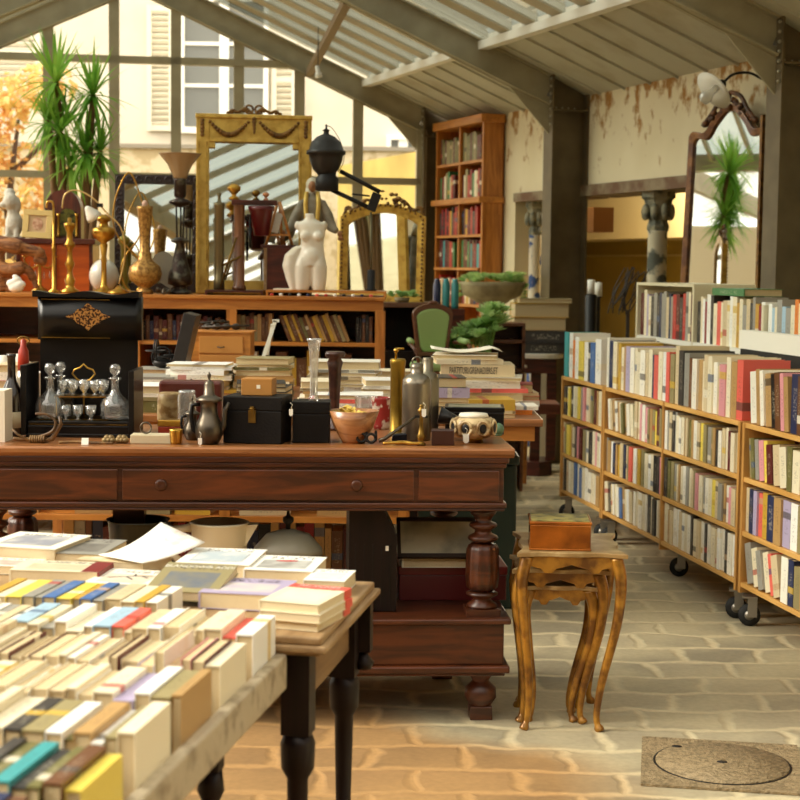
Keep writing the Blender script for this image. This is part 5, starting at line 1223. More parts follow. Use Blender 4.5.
def org(name, lab, cat, mb, mt, loc, vox=.006, rz=0, sm=4, **k):
    o = solo(name, lab, cat, mb, mt, loc=loc, rz=rz, **k)
    r = o.modifiers.new('r', 'REMESH'); r.mode = 'VOXEL'; r.voxel_size = vox; r.use_smooth_shade = True
    s_ = o.modifiers.new('s', 'SMOOTH'); s_.iterations = sm; s_.factor = .5; return o
def lofted(m, secs, n=24):
    """secs: (z, cx, cy, rx, ry)"""
    vs = []; fs = []
    for (z, cx, cy, rx, ry) in secs:
        for k in range(n): a = 2*pi*k/n; vs.append((cx+rx*cos(a), cy+ry*sin(a), z))
    for i in range(len(secs)-1):
        for k in range(n): a, b = i*n+k, i*n+(k+1) % n; fs.append((a, b, b+n, a+n))
    fs.append(tuple(reversed(range(n)))); fs.append(tuple(range((len(secs)-1)*n, len(secs)*n)))
    m.add(vs, fs, True)
# marble torso
YT = 8.68; kT = YT/F; q = P(311, 288, YT)
m = MB()
def S(rows): return [(h*kT, cx*kT, cy*kT, rx*kT, ry*kT) for (h, cx, cy, rx, ry) in rows]
lofted(m, S([(24, -1, 0, 15, 9), (30, -1, 0, 15, 9), (36, 0, 0, 13.5, 8), (43, 1, 0, 11.5, 7.2), (50, 1, 0, 11.5, 7.5), (56, 1, 0, 13, 8), (62, 0, 0, 14.5, 7.5), (66, -1, 0, 14, 6.5), (69, -1, 0, 8, 5), (71, -1.5, 0, 4.8, 4.5), (76, -2, 0, 4.6, 4.2)]))
for sx in (-6.2, 7): m.ell((sx*kT, -6.2*kT, 53.5*kT), (5.4*kT, 4.8*kT, 4.8*kT), 16, 10)
m.ell((1*kT, -5*kT, 34*kT), (9*kT, 5*kT, 9*kT), 16, 10)
for sx in (-13.5, 12.5): m.ell((sx*kT, 0, 64*kT), (3.6*kT, 4*kT, 4.6*kT), 12, 8)
lofted(m, S([(0, -9, 0, 7, 7), (12, -9, 0, 8.5, 8), (24, -8, 0, 9.5, 9), (32, -7, 0, 8, 8)])); lofted(m, S([(0, 7.5, 0, 6.5, 7), (12, 7.5, 0, 8, 8), (24, 7, 0, 9, 9), (32, 6, 0, 8, 8)]))
lofted(m, S([(0, -17, 1, 4, 6), (10, -19, 1, 6, 7), (24, -21, 1, 8, 8), (35, -18.5, 1, 8, 8), (42, -13, 1, 6, 6), (44, -12, 1, 3, 3)]))
org('marble_torso', 'white marble female torso without head or arms on the riser', 'sculpture', m, MARBLE, (q.x, YT, ZR1), .005)
# robed statue
YV = 8.86; kV = YV/F; q = P(311, 288, YV); vs_ = thing('robed_statue', 'standing robed statue with a pale veil, open hands and a gold mantle behind the torso', 'statue', (q.x, YV+.07, ZR1))
kT = kV
m = MB(); lofted(m, S([(0, 0, 0, 12.5, 8), (30, 0, 0, 12, 8), (60, 0, 0, 11, 7), (80, 0, 0, 11, 6.5), (90, 0, 0, 10, 5.5), (94, 0, 0, 4, 4), (97, 0, 0, 3, 3)]))
for sx in (-1, 1):
    m.tube([(v[0]*kV*sx, v[1]*kV, v[2]*kV) for v in ((9, 0, 88), (16, -2, 74), (20, -5, 62), (25, -9, 58))], [4.2*kV, 5.2*kV, 5.4*kV, 3*kV], 10)
body = part('robe', m, mat('grey_robe', 'a39a86', .6, noise=(16, '837a66', .4, .6)), vs_); rm = body.modifiers.new('r', 'REMESH'); rm.mode = 'VOXEL'; rm.voxel_size = .006; rm.use_smooth_shade = True
m = MB(); SK = mat('statue_skin', 'a8744a', .5); m.ell((0, -1.5*kV, 103*kV), (4.3*kV, 4.6*kV, 5.8*kV), 16, 12); m.ell((0, -6*kV, 102.5*kV), (.8*kV, 1*kV, 1.4*kV), 8, 6); m.ell((0, -5.3*kV, 99.8*kV), (1.6*kV, .7*kV, .5*kV), 8, 5)
for sx in (-1, 1):
    m.ell((1.7*sx*kV, -5.4*kV, 104*kV), (.9*kV, .5*kV, .5*kV), 8, 5)
    m.ell((28*sx*kV, -11*kV, 56*kV), (2.4*kV, 2*kV, 3*kV), 10, 8)
    for f in range(5): a = -.5+f*.25; m.tube([(28*sx*kV, -11*kV, 55*kV), ((28+5*sin(a)+1.5*sx)*1*sx*kV, (-13)*kV, (55-6*cos(a))*kV)] if sx > 0 else [(-28*kV, -11*kV, 55*kV), ((-28+5*sin(a)-1.5)*kV, -13*kV, (55-6*cos(a))*kV)], .9*kV, 6)
part('head_and_hands', m, SK, vs_)
m = MB(); m.ell((0, 1.2*kV, 104.5*kV), (6.6*kV, 5.6*kV, 7.6*kV), 16, 12); lofted(m, S([(88, 0, 3, 9, 4), (96, 0, 2.5, 7.5, 4.5), (103, 0, 2, 6.6, 5)])); part('veil', m, mat('pale_veil', 'd8cfb4', .6), vs_)
m = MB()
for sx in (-1, 1): m.tube([(v[0]*kV*sx, v[1]*kV, v[2]*kV) for v in ((5.6, -3, 97), (6.5, -6, 86), (5.5, -8, 70), (7, -9, 50), (8, -10, 20))], [2*kV, 2.3*kV, 2.2*kV, 2.5*kV, 2.6*kV], 8)
part('gold_mantle', m, GILTY, vs_)
# brass instruments
def tubeinst(px, Y, prof, mt, lab, name='brass_instrument', z=ZR2, cat='instrument'):
    return LT(name, lab, cat, px, 0, prof, mt, z=z, Y=Y)
tubeinst(219, 8.72, [(0, 0), (5.5, 0), (5.5, 10), (4.6, 12), (4.6, 26), (5, 28), (5, 82), (5.6, 83), (5.6, 86), (2, 87), (1.5, 92), (2.5, 95), (0, 97)], mat('grey_green_tube', '7c7050', .35, .7), 'grey green brass telescope tube standing left of the wooden microscope stand')
t = thing('microscope', 'upright wooden and brass scientific instrument with a flat top plate', 'instrument', (P(239, 290, 8.74).x, 8.74, ZR2)); kk = 8.74/F
m = MB(); m.lathe([(0, 0), (7*kk, 0), (7*kk, 3*kk), (5.5*kk, 5*kk), (5.5*kk, 84*kk), (6*kk, 86*kk)], 20); part('column', m, mat('brown_tube', '8c5a34', .35, wood=('6a3f22', 8, 2), coat=.3), t)
m = MB(); m.box(-7*kk, 38*kk, -7*kk, 7*kk, 84*kk, 89*kk); part('top_plate', m, WMAH, t, bev=.003)
m = MB(); m.tube([(8*kk, -3*kk, 60*kk), (11*kk, -3*kk, 60*kk), (11*kk, -3*kk, 74*kk), (8*kk, -3*kk, 74*kk)], 1.3*kk, 6); m.tube([(11*kk, -3*kk, 62*kk), (11*kk, -3*kk, 42*kk)], [2*kk, .8*kk], 8); part('hook_screw', m, IRON, t)
m = MB(); m.tube([(-18*kk, -8*kk, 2*kk), (-2*kk, -8*kk, 52*kk)], 1.2*kk, 6); m.tube([(-16*kk, -8*kk, 24*kk), (4*kk, -8*kk, 34*kk)], 1.1*kk, 6); part('rods', m, BRASSD, t)
t2 = thing('hanging_bucket', 'dark red tapered pot held under the flat top plate', 'pot', (P(261, 233, 8.72).x, 8.74, ZR2+54*kk))
m = MB(); m.lathe([(0, 0), (7.5*kk, 0), (11.5*kk, 24*kk), (13*kk, 25*kk), (13*kk, 29.2*kk), (10*kk, 29.2*kk), (7*kk, 2*kk), (0, 2*kk)], 24); part('pot', m, mat('dark_red_lacquer', '5c0f14', .3, coat=.3), t2)
for (px, pt, c, lab, mt) in ((234, 180, 0, 'brass skull shaped ornament on the flat top plate', BRASS), (256, 186, 0, 'small brass ornament in the middle of the flat top plate', BRASSD), (266, 188, 0, 'small copper ornament at the right of the flat top plate', mat('pinkish_copper', 'c98a62', .35, .5))):
    q = P(px, pt, 8.74); h = (196-pt)*kk; m = MB(); m.lathe([(h*.35, 0), (h*.3, h*.15), (h*.12, h*.25), (h*.2, h*.4), (h*.42, h*.6), (h*.42, h*.8), (h*.2, h*.97), (0, h)], 14); solo('ornament', lab, 'ornament', m, mt, loc=(q.x, 8.74, ZR2+89.2*kk), group=None)
m = MB(); 
# toy easel
q = P(279, 245, 8.9); ze = ZR2; t = thing('wooden_case', 'dark reddish wooden clock case with a projecting top board', 'case', (P(280, 288, 8.78).x, 8.76, ZR2)); kk2 = 8.76/F
m = MB(); m.box(-15*kk2, 17*kk2, 0, .16, 0, 42*kk2); part('body', m, WMAH, t, bev=.002); m = MB(); m.box(-19*kk2, 20*kk2, -.01, .17, 42*kk2, 45*kk2); part('top_board', m, WMAH, t, bev=.002)
m = MB(); m.box(-16*kk2, -13*kk2, -.006, 0, 0, 42*kk2); part('edge_strip', m, WPALE, t)
ze = ZR2+45.2*kk2; t = thing('toy_easel', 'small orange wooden easel with a card, standing on the clock case', 'easel', (P(279, 245, 8.8).x, 8.82, ze))
m = MB()
for (a, b) in ((-13, -2), (13, 0), (2, 0)): m.tube([(a*kk2, 0 if a != 2 else .05, 0), (b*kk2, .01, 43*kk2)], 1.5*kk2, 6)
m.box(-11*kk2, 11*kk2, -.012, .0, 9*kk2, 11*kk2); part('frame', m, WORG, t)
m = MB(); m.cbox((-3*kk2, .006, 22*kk2), (8*kk2, .003, 20*kk2), (0, R(14), 0)); part('card', m, WHITEC, t)
q = P(286, 285, 8.66); m = MB(); m.box(-.05, .05, -.02, .03, 0, .012); solo('cream_card', 'cream folded cloth in front of the reddish clock case', 'cloth', m, CREAMP, loc=(q.x-.02, 8.68, ZR2+.0), bev=.004)
# projector lamp with arms
YL = 8.72; kL = YL/F; bx_ = P(371, 287, YL); L0 = Vector((bx_.x, YL, ZR1)); t = thing('industrial_lamp', 'black spherical industrial lamp on a two bar articulated arm and thin pole', 'lamp', L0)
def lp(px, py, y=0): q = P(px, py, YL); return (q.x-L0.x, y, q.z-L0.z)
m = MB(); m.lathe([(0, 0), (.03, 0), (.03, .008), (.022, .012), (.022, .11), (.01, .115), (0, .115)], 20); part('base', m, IRON, t)
m = MB(); m.tube([(0, 0, .11), lp(371, 212)], .006, 8); part('pole', m, mat('green_grey_pole', '6f6a50', .4, .4), t)
m = MB(); m.tube([lp(340, 171), lp(380, 192)], .012, 10); part('arm', m, IRON, t)
m = MB(); m.tube([lp(332, 190), lp(374, 210)], .012, 10); part('arm', m, IRON, t)
m = MB(); m.tube([lp(352, 194), lp(370, 196)], .005, 8); a = lp(374, 202); m.cbox(a, (.05, .04, .1), (0, R(20), 0)); part('joint_block', m, IRON, t, bev=.004)
c = lp(326, 155); m = MB(); kk = kL
m.lathe([(0, -22*kk), (7*kk, -21*kk), (13*kk, -14*kk), (16.5*kk, -5*kk), (17*kk, 0), (19.5*kk, .5*kk), (19.5*kk, 4*kk), (17*kk, 5*kk), (15*kk, 12*kk), (9*kk, 18*kk), (3*kk, 20.5*kk), (2.5*kk, 23*kk), (4*kk, 24*kk), (1*kk, 26*kk), (1*kk, 30*kk), (0, 30*kk)], 32, c); head = part('lamp_head', m, mat('satin_black', '2a2622', .38, .3), t)
m = MB(); c2 = lp(327, 183); m.lathe([(10*kk, -8*kk), (11.5*kk, -7*kk), (11.5*kk, 4*kk), (9*kk, 7*kk), (9*kk, 10*kk)], 28, c2); part('lamp_neck', m, IRON, head)
m = MB(); m.tube(spline([lp(326, 126), lp(332, 128), lp(341, 143), lp(344, 160), lp(338, 172)], 5), .002, 6); part('cable', m, IRON, head)
# gilt mirrors
def scroll(m, pts, r): m.tube(spline(pts, 5), r, 6)
YM = 8.98; kM = YM/F; q0 = P(254, 290, YM); GM = thing('gilt_mirror', 'large pale gilt rectangular mirror with swags of garland on its top panel', 'mirror', (q0.x, YM, ZD+.001)); GM.rotation_euler = (R(-7), 0, R(7))
hw, ht = 57*kM*1.01, (P(254, 114, YM).z-ZD)*1.01
m = MB(); b = 13*kM
m.box(-hw, -hw+b, -.02, .02, 0, ht); m.box(hw-b, hw, -.02, .02, 0, ht); m.box(-hw+b, hw-b, -.02, .02, 0, b); m.box(-hw+b, hw-b, -.016, .018, ht-26*kM, ht)
m.box(-hw-.004, hw+.004, -.028, .024, ht-4*kM, ht); m.box(-hw+b, hw-b, -.026, -.01, ht-28*kM, ht-24*kM)
m.box(-hw+b, -hw+b+6*kM, -.018, 0, ht-34*kM, ht-26*kM); m.box(hw-b-6*kM, hw-b, -.018, 0, ht-34*kM, ht-26*kM)
part('frame', m, GILTY, GM, bev=.003)
for x in (-hw+2*kM, -hw+b-3*kM, hw-b+1*kM, hw-3*kM): m = MB(); m.box(x, x+1.6*kM, -.027, -.02, .01, ht-28*kM); part('beading_strip', m, GILT, GM)
for sx in (-1, 1):
    m = MB(); pts = [(sx*(6+38*i/14)*kM, -.024, ht-(8+13*sin(pi*i/14))*kM) for i in range(15)]
    for i, p_ in enumerate(pts): m.ell(p_, ((1.6+1.3*sin(pi*i/14))*kM,)*3, 8, 6)
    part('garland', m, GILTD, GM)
    m = MB()
    for j in range(5): m.ell((sx*(hw-6*kM), -.024, ht-(7+3.6*j)*kM), (2.2*kM-.0002*j, .006, 2.2*kM), 8, 6)
    part('tassel', m, GILTD, GM)
m = MB()
for j in range(5): m.ell((0, -.024, ht-(4+3.4*j)*kM), ((2.4-.3*j)*kM, .006, 2.2*kM), 8, 6)
part('tassel', m, GILTD, GM)
m = MB()
for sx in (-1, 1):
    scroll(m, [(0, 0, ht), (sx*8*kM, 0, ht+7*kM), (sx*15*kM, 0, ht+3*kM), (sx*22*kM, 0, ht+5*kM), (sx*26*kM, 0, ht)], 1.3*kM)
    m.tube(torus_pts((sx*5*kM, 0, ht+6*kM), 4*kM, 12), 1.1*kM, 6)
    for j in range(6): m.ell((sx*(6+4*j)*kM, 0, ht+(5-.6*j)*kM), (2*kM, .008, 1.6*kM), 8, 6)
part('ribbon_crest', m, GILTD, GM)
m = MB(); m.box(-hw+b*.9, hw-b*.9, .0, .006, b*.8, ht-25*kM); part('mirror_glass', m, MIRROR, GM)
# second arched gilt mirror on a dark stand
YN = 10.0; kN = YN/F; q0 = P(381, 302, YN); zb_ = q0.z
t = thing('dark_sideboard', 'dark brown sideboard under the arched gilt mirror', 'sideboard', (q0.x, YN-.1, 0)); 
m = MB(); m.box(-.4, .36, 0, .45, zb_-.03, zb_); part('top_board', m, mat('brown_board', '6f4a34', .35, coat=.3), t, bev=.003)
m = MB(); m.box(-.38, .34, .02, .43, 0, zb_-.3); m.box(-.38, -.34, .02, .43, zb_-.3, zb_-.03); m.box(.3, .34, .02, .43, zb_-.3, zb_-.03); m.box(-.34, .3, .4, .43, zb_-.3, zb_-.03); part('carcass', m, WDRK, t, bev=.003)
GM2 = thing('gilt_mirror', 'smaller arched gilt mirror with a carved flower crest right of the industrial lamp', 'mirror', (q0.x, YN+.12, zb_+.001)); GM2.rotation_euler = (R(-3), 0, R(-14))
hw = 44*kN; hs = 85*kN; ar = 13*kN
def arch(w, h, a, n=16): return [(w*(1-2*i/n), h+a*sin(pi*i/n)**.8) for i in range(n+1)]
outer = [(hw, 0)]+arch(hw, hs, ar)+[(-hw, 0)]; wi = hw-8*kN; inner = [(wi, 8*kN)]+arch(wi, hs-8*kN, ar-1*kN)+[(-wi, 8*kN)]
m = MB(); n = len(outer); vs = [(a, -.02, b) for a, b in outer]+[(a, -.012, b) for a, b in inner]+[(a, .02, b) for a, b in outer]+[(a, .02, b) for a, b in inner]
fs = []
for i in range(n): j = (i+1) % n; fs += [(i, j, n+j, n+i), (2*n+j, 2*n+i, 3*n+i, 3*n+j), (i, 2*n+i, 2*n+j, j), (n+i, n+j, 3*n+j, 3*n+i)]
m.add(vs, fs); part('frame', m, GILT, GM2)
m = MB()
for i in range(n-1):
    a, b = outer[i], outer[i+1]; L_ = sqrt((a[0]-b[0])**2+(a[1]-b[1])**2); c_ = max(1, int(L_/(4*kN)))
    for j in range(c_): u = (j+.5)/c_; m.ell(((a[0]+(b[0]-a[0])*u)*.95, -.022, (a[1]+(b[1]-a[1])*u)*.985), (1.3*kN,)*3, 6, 4)
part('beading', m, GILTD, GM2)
m = MB(); r3 = random.Random(5)
for i in range(40):
    u = r3.uniform(-1, 1); h_ = (1-abs(u))**1.2*19*kN; x = u*34*kN; z = hs+ar*sin(pi*(u*34*kN/hw+1)/2)**.8+r3.uniform(0, 1)*h_
    m.ell((x, -.01+r3.uniform(-.01, .01), z), (r3.uniform(1.4, 3)*kN, .012, r3.uniform(1.2, 2.4)*kN), 8, 5)
for sx in (-1, 1):
    scroll(m, [(sx*10*kN, 0, hs+ar+2*kN), (sx*20*kN, 0, hs+ar+4*kN), (sx*30*kN, 0, hs+ar*.6), (sx*38*kN, 0, hs+8*kN), (sx*42*kN, 0, hs+1*kN)], 1.5*kN)
    m.tube(torus_pts((sx*37*kN, 0, hs+7*kN), 3.4*kN, 12), 1.2*kN, 6)
part('carved_crest', m, GILTD, GM2)
m = MB(); m.prism(inner, .0, .008); part('mirror_glass', m, MIRROR, GM2)
# ================= antiques at the left =================
YA = 8.75; kA = YA/F
def ax(px): return P(px, 290, YA).x
# orange cabinet
x0, x1 = ax(8), ax(86); ch = 54*kA
t = thing('polished_cabinet', 'polished orange wooden cabinet with a red ledge at the left of the bookcase top', 'cabinet', (x0, 8.95, ZD+.001))
w_ = x1-x0; m = MB(); m.box(0, w_, 0, .2, 0, ch-.03); part('body', m, mat('glowing_orange_wood', 'cf621f', .28, wood=('b04c16', 6), coat=.5), t, bev=.003)
m = MB(); m.box(-.015, w_+.015, -.02, .2, ch-.03, ch); part('ledge', m, WMAH, t, bev=.004)
for x in (.0, w_/2-.01, w_-.02): m = MB(); m.box(x, x+.02, -.008, 0, 0, ch-.03); part('pilaster', m, WMAH, t)
zc = ZD+.001+ch+.0005
# arched shrine clock
q = P(63, 230, 9.02); k9 = 9.02/F; t = thing('mantel_clock', 'arched brown wooden mantel clock with brass columns on the orange cabinet', 'clock', (q.x, 9.0, zc))
m = MB(); w2 = 18*k9; pl_ = [(w2*cos(pi*i/20), 28*k9+w2*1.15*sin(pi*i/20)) for i in range(21)]+[(-w2, 0), (w2, 0)]; m.prism(pl_, .02, .1); part('case', m, mat('clock_case', '6b2f1a', .3, wood=('4a1e10', 8, 2), coat=.4), t)
m = MB(); w3 = 8*k9; m.prism([(w3*cos(pi*i/14)+5*k9, 22*k9+w3*sin(pi*i/14)) for i in range(15)]+[(-w3+5*k9, 3*k9), (w3+5*k9, 3*k9)], .012, .02); part('niche', m, mat('niche_green_gold', '6a6a2a', .35, .4, noise=(40, '2a2412', .45, .6)), t)
for x in (-4, 14): m = MB(); m.lathe([(.012, 0), (.007, .01), (.006, 20*k9), (.012, 23*k9)], 12, (x*k9, .005, 2*k9)); part('brass_column', m, BRASS, t)
# framed portrait
q = P(35, 230, 8.9); t = thing('framed_portrait', 'small portrait in a wide pale gold frame leaning on the orange cabinet', 'picture', (q.x, 8.94, zc)); t.rotation_euler = (R(-8), R(3), 0); hw = 15*kA; hh_ = 29*kA
m = MB(); b = 6*kA
for bx4 in ((-hw, hw, 0, b), (-hw, hw, hh_-b, hh_), (-hw, -hw+b, b, hh_-b), (hw-b, hw, b, hh_-b)): m.box(bx4[0], bx4[1], -.012, .006, bx4[2], bx4[3])
part('frame', m, mat('cream_gilt', 'dcc07a', .4, .3), t, bev=.002)
m = MB(); m.box(-hw+b, hw-b, -.004, .002, b, hh_-b); part('mount', m, mat('mount_card', 'd9b98a', .6), t)
m = MB(); m.M = Matrix.Translation((0, -.005, hh_/2)); m.ell((0, 0, 0), (5.5*kA, .001, 6.5*kA), 18, 8); part('oval_portrait', m, mat('sepia_portrait', 'c08a66', .6, noise=(60, 'e0b894', .45, .6)), t)
# dog statue
q = P(14, 230, 8.98); m = MB(); k_ = 8.98/F
m.ell((0, 0, 14*k_), (9*k_, 8*k_, 13*k_), 14, 10); m.ell((-3*k_, -2*k_, 36*k_), (8*k_, 7*k_, 9*k_), 14, 10); m.ell((-9*k_, -4*k_, 33*k_), (5*k_, 4*k_, 3.4*k_), 10, 8); m.ell((4*k_, -1*k_, 33*k_), (3.4*k_, 4*k_, 8*k_), 10, 8); m.ell((-5*k_, 3*k_, 45*k_), (6*k_, 6*k_, 5*k_), 10, 8); m.ell((-1*k_, 0, 24*k_), (6*k_, 6*k_, 9*k_), 10, 8)
for sx in (-5, 4): m.tube([(sx*k_, -4*k_, 12*k_), (sx*k_, -7*k_, 0)], [3*k_, 2.6*k_], 8)
m.box(-10*k_, 10*k_, -8*k_, 8*k_, 0, 2*k_)
org('dog_statue', 'grey white curly sitting dog statue at the left edge on the orange cabinet', 'statue', m, mat('grey_plaster', 'c4c0b0', .7, bump=(60, .8)), (P(12, 230, 8.98).x, 9.03, zc), .006)
# driftwood
q = P(20, 287, 8.7); m = MB(); k_ = 8.7/F; D = lambda *a: [(x*k_, y*k_, z*k_) for x, y, z in a]
m.tube(spline(D((-28, 0, 50), (-8, -3, 46), (8, 0, 42), (20, 2, 38), (22, 2, 30), (14, 0, 34)), 5), [8*k_]*8+[6*k_]*8+[4*k_]*10, 10)
m.tube(spline(D((-30, 0, 30), (-12, -4, 22), (5, -2, 24), (12, 0, 14), (16, 0, 4)), 5), [7*k_]*10+[4.5*k_]*6+[3*k_]*5, 10)
m.tube(D((-22, 0, 48), (-24, 2, 24), (-20, 0, 0)), [7*k_, 8*k_, 9*k_], 10); m.tube(D((-2, 0, 26), (-10, 0, 10), (-12, 0, 0)), [5*k_, 5*k_, 6*k_], 10)
org('driftwood_sculpture', 'twisted light brown driftwood sculpture at the left picture edge', 'sculpture', m, mat('driftwood', 'a8703e', .65, wood=('5e3418', 16), bump=(35, .8)), (q.x, 8.72, ZD+.001), .007)
q = P(17, 287, 8.62); m = MB(); k_ = 8.62/F
for (x, z, r) in ((0, 5, 8), (-4, 9, 6), (4, 8, 6), (1, 13, 4.5), (-1, 16, 3)): m.ell((x*k_, 0, z*k_), (r*k_, r*k_*.7, r*k_*.7), 10, 8)
org('porcelain_group', 'small white porcelain figure group in front of the driftwood', 'figurine', m, WHITEC, (q.x, 8.6, ZD+.001), .005)
# brass pole, candlestick
t, s_ = LT('brass_stand', 'thin brass stand with a hooked top in front of the orange cabinet', 'stand', 54, 0, [(0, 0), (6, 0), (6, 1.5), (2, 4), (1.6, 40), (2.2, 42), (2.2, 45), (1.3, 47), (1.2, 84)], BRASS, z=ZD+.001, Y=8.62, n=14)
m = MB(); m.tube(spline([(0, 0, 84*s_), (-1*s_, 0, 90*s_), (-6*s_, 0, 90*s_), (-7*s_, 0, 84*s_)], 5), .006, 8); part('hook', m, BRASS, t)
LT('candlestick', 'stout turned brass candlestick in front of the orange cabinet', 'candlestick', 70, 0, [(0, 0), (10, 0), (10, 2), (5, 5), (4, 8), (5.5, 13), (3, 17), (2.5, 22), (3.5, 25), (5, 29), (3, 33), (2.5, 40), (3, 44), (6, 47), (5, 49), (3, 52), (3, 60), (4, 62), (5.5, 66), (6, 69), (2, 70), (2, 74), (0, 75)], BRASS, z=ZD+.001, Y=8.64)
# crystal candelabra
t = thing('crystal_candelabra', 'brass candelabra hung with crystal drops in front of the orange cabinet', 'candelabra', (P(37, 290, 8.76).x, 8.83, ZD+.001)); k_ = 8.8/F
m = MB(); m.lathe([(0, 0), (9*k_, 0), (8*k_, 2*k_), (2*k_, 6*k_), (1.6*k_, 30*k_), (3*k_, 36*k_), (1*k_, 42*k_), (0, 48*k_)], 14)
for sx in (-1, 1): m.tube(spline([(0, 0, 28*k_), (sx*8*k_, 0, 24*k_), (sx*15*k_, 0, 30*k_), (sx*15*k_, 0, 34*k_)], 5), .8*k_, 6); m.lathe([(0, 34*k_), (3*k_, 35*k_), (3*k_, 36*k_), (0, 36*k_)], 10, (sx*15*k_, 0, 0))
part('frame', m, BRASS, t)
for x in (-15, -10, -4, 4, 10, 15):
    m = MB(); m.ell((x*k_, 0, (20 if abs(x) > 12 else 17)*k_), (1.1*k_, 1.1*k_, 3.6*k_), 6, 5); m.tube([(x*k_, 0, (23 if abs(x) > 12 else 20)*k_), (x*k_, 0, 30*k_)], .0008, 4); part('crystal_drop', m, CRYST, t)
# desk lamp with white shade
YD = 8.58; q = P(68, 290, YD); t = thing('brass_desk_lamp', 'brass desk lamp with a long curved arm and a small white glass shade', 'lamp', (P(118, 290, YD).x, YD+.03, ZD+.001)); b0_ = t.location
def dl(px, py, y=0): q = P(px, py, YD); return (q.x-b0_[0], y, q.z-b0_[2])
m = MB(); m.lathe([(0, 0), (12*kA, 0), (11*kA, 2*kA), (4*kA, 5*kA), (2*kA, 8*kA)], 20); part('base', m, BRASS, t)
m = MB(); m.tube(spline([dl(118, 284), dl(124, 255), dl(120, 228), dl(105, 212), dl(92, 198), dl(76, 190), dl(64, 194), dl(61, 208)], 6), .0042, 8); part('arm', m, mat('pale_brass', 'd8b878', .3, .8), t)
c = dl(90, 213); m = MB(); m.M = Matrix.Translation(c) @ Matrix.Rotation(R(-35), 4, 'Y') @ Matrix.Rotation(R(20), 4, 'X'); m.lathe([(1.5*kA, 8*kA), (3*kA, 6*kA), (7*kA, -2*kA), (8*kA, -6*kA), (7.5*kA, -6*kA), (3*kA, 4*kA)], 20); part('lamp_shade', m, WHITEC, t)
m = MB(); m.cbox(dl(99, 205), (.03, .02, .02)); part('switch', m, IRON, t)
# brass oil lamp
YB = 8.6
t, s_ = LT('oil_lamp', 'round bellied brass oil lamp on a slim column', 'lamp', 104, 0, [(0, 0), (13, 0), (12, 2), (5, 5), (3, 8), (2.6, 30), (3.2, 33), (2.4, 36), (4, 48), (3, 50), (10, 55), (12, 60), (11.5, 64), (5, 66), (4, 70), (7, 72), (7, 75), (3, 78), (0, 78)], BRASS, z=ZD+.001, Y=YB+.13)
# wire harp shape
m = MB(); k_ = 8.6/F; m.tube(spline([(x*k_, 0, z*k_) for x, z in ((8, 2), (16, 14), (14, 30), (4, 42), (-10, 56), (-16, 74), (-12, 100), (0, 122), (10, 104), (16, 78), (10, 56), (-2, 40), (-8, 24), (-4, 8), (2, 2))], 6), .0045, 8); m.lathe([(0, 0), (10*k_, 0), (9*k_, 2*k_), (0, 3*k_)], 16)
solo('wire_ornament', 'tall looped brass wire ornament shaped like a figure eight', 'ornament', m, BRASS, loc=(P(120, 290, 8.62).x+.02, 8.78, ZD+.001))
t, s_ = LT('brass_column_lamp', 'slim green brass column lamp right of the round bellied oil lamp', 'lamp', 124, 0, [(0, 0), (8, 0), (6, 4), (4, 8), (5, 14), (3.4, 20), (3.4, 46), (6, 50), (6, 54), (2, 56), (0, 62)], mat('green_brass', '8a7e3a', .35, .7), z=ZD+.001, Y=8.98)
q = P(102, 272, 8.86); m = MB(); m.ell((0, 0, 17*kA), (15*kA, 15*kA, 17*kA), 24, 14); solo('glass_globe', 'white round glass lamp globe behind the brass oil lamp', 'globe', m, mat('opal_glass', 'ece8d8', .2, coat=.5), loc=(q.x, 8.92, ZD+.0))
# vases and tall lamp
VB = mat('engraved_brass', 'b88c48', .38, .55, noise=(70, '8a6230', .45, .6))
t, s_ = LT('brass_vase', 'tall engraved brass bottle vase with a fluted round belly', 'vase', 145, 0, [(0, 0), (8, 0), (8, 3), (5, 6), (9, 9), (15, 14), (16.5, 20), (15, 27), (8, 33), (6.5, 36), (6.5, 40), (5, 42), (5.5, 60), (7.5, 84), (8, 87), (7, 87), (4, 60), (0, 50)], VB, z=ZD+.001, Y=8.62, n=40, flute=.03, nf=10)
m = MB(); m.ell((0, 0, 89*s_), (3*s_, 3*s_, 4*s_), 10, 6); part('dried_flower', m, mat('pink_flower', 'e0b8a0', .6), t)
t = thing('tulip_lamp', 'tall dark metal lamp with a flared pale glass shade left of the gilt mirror', 'lamp', (P(180, 290, 8.7).x, 8.7, ZD+.001)); k_ = 8.7/F
DM = mat('dark_bronze', '3a2e28', .35, .7, noise=(20, '6b6a5c', .5, .65))
m = MB(); m.lathe([(r*k_, z*k_) for r, z in [(0, 0), (12, 0), (11, 3), (7, 5), (7, 8), (12, 10), (12, 16), (11, 22), (9, 26), (6, 40), (4, 50), (9, 52), (9, 54), (4, 56), (0, 57)]], 26); part('body', m, DM, t)
for (dx, dy) in ((-5, 0), (5, 0), (0, 5)): m = MB(); m.tube([(dx*.6*k_, dy*k_, 54*k_), (dx*.8*k_, dy*k_, 92*k_)], .9*k_, 6); part('rod', m, IRON, t)
m = MB(); m.lathe([(r*k_, z*k_) for r, z in [(2, 86), (11, 90), (11, 92), (4, 95), (6, 97), (6, 112), (7, 114)]], 20); part('socket', m, DM, t)
m = MB(); m.lathe([(r*k_, z*k_) for r, z in [(6, 113), (7.5, 118), (12, 128), (20, 138), (21, 139), (19, 138), (11, 128), (6, 117), (5, 114)]], 32, flute=.03, nf=12); part('lamp_shade', m, mat('smoked_glass_shade', 'c0a074', .25, trans=.25, coat=.4), t)
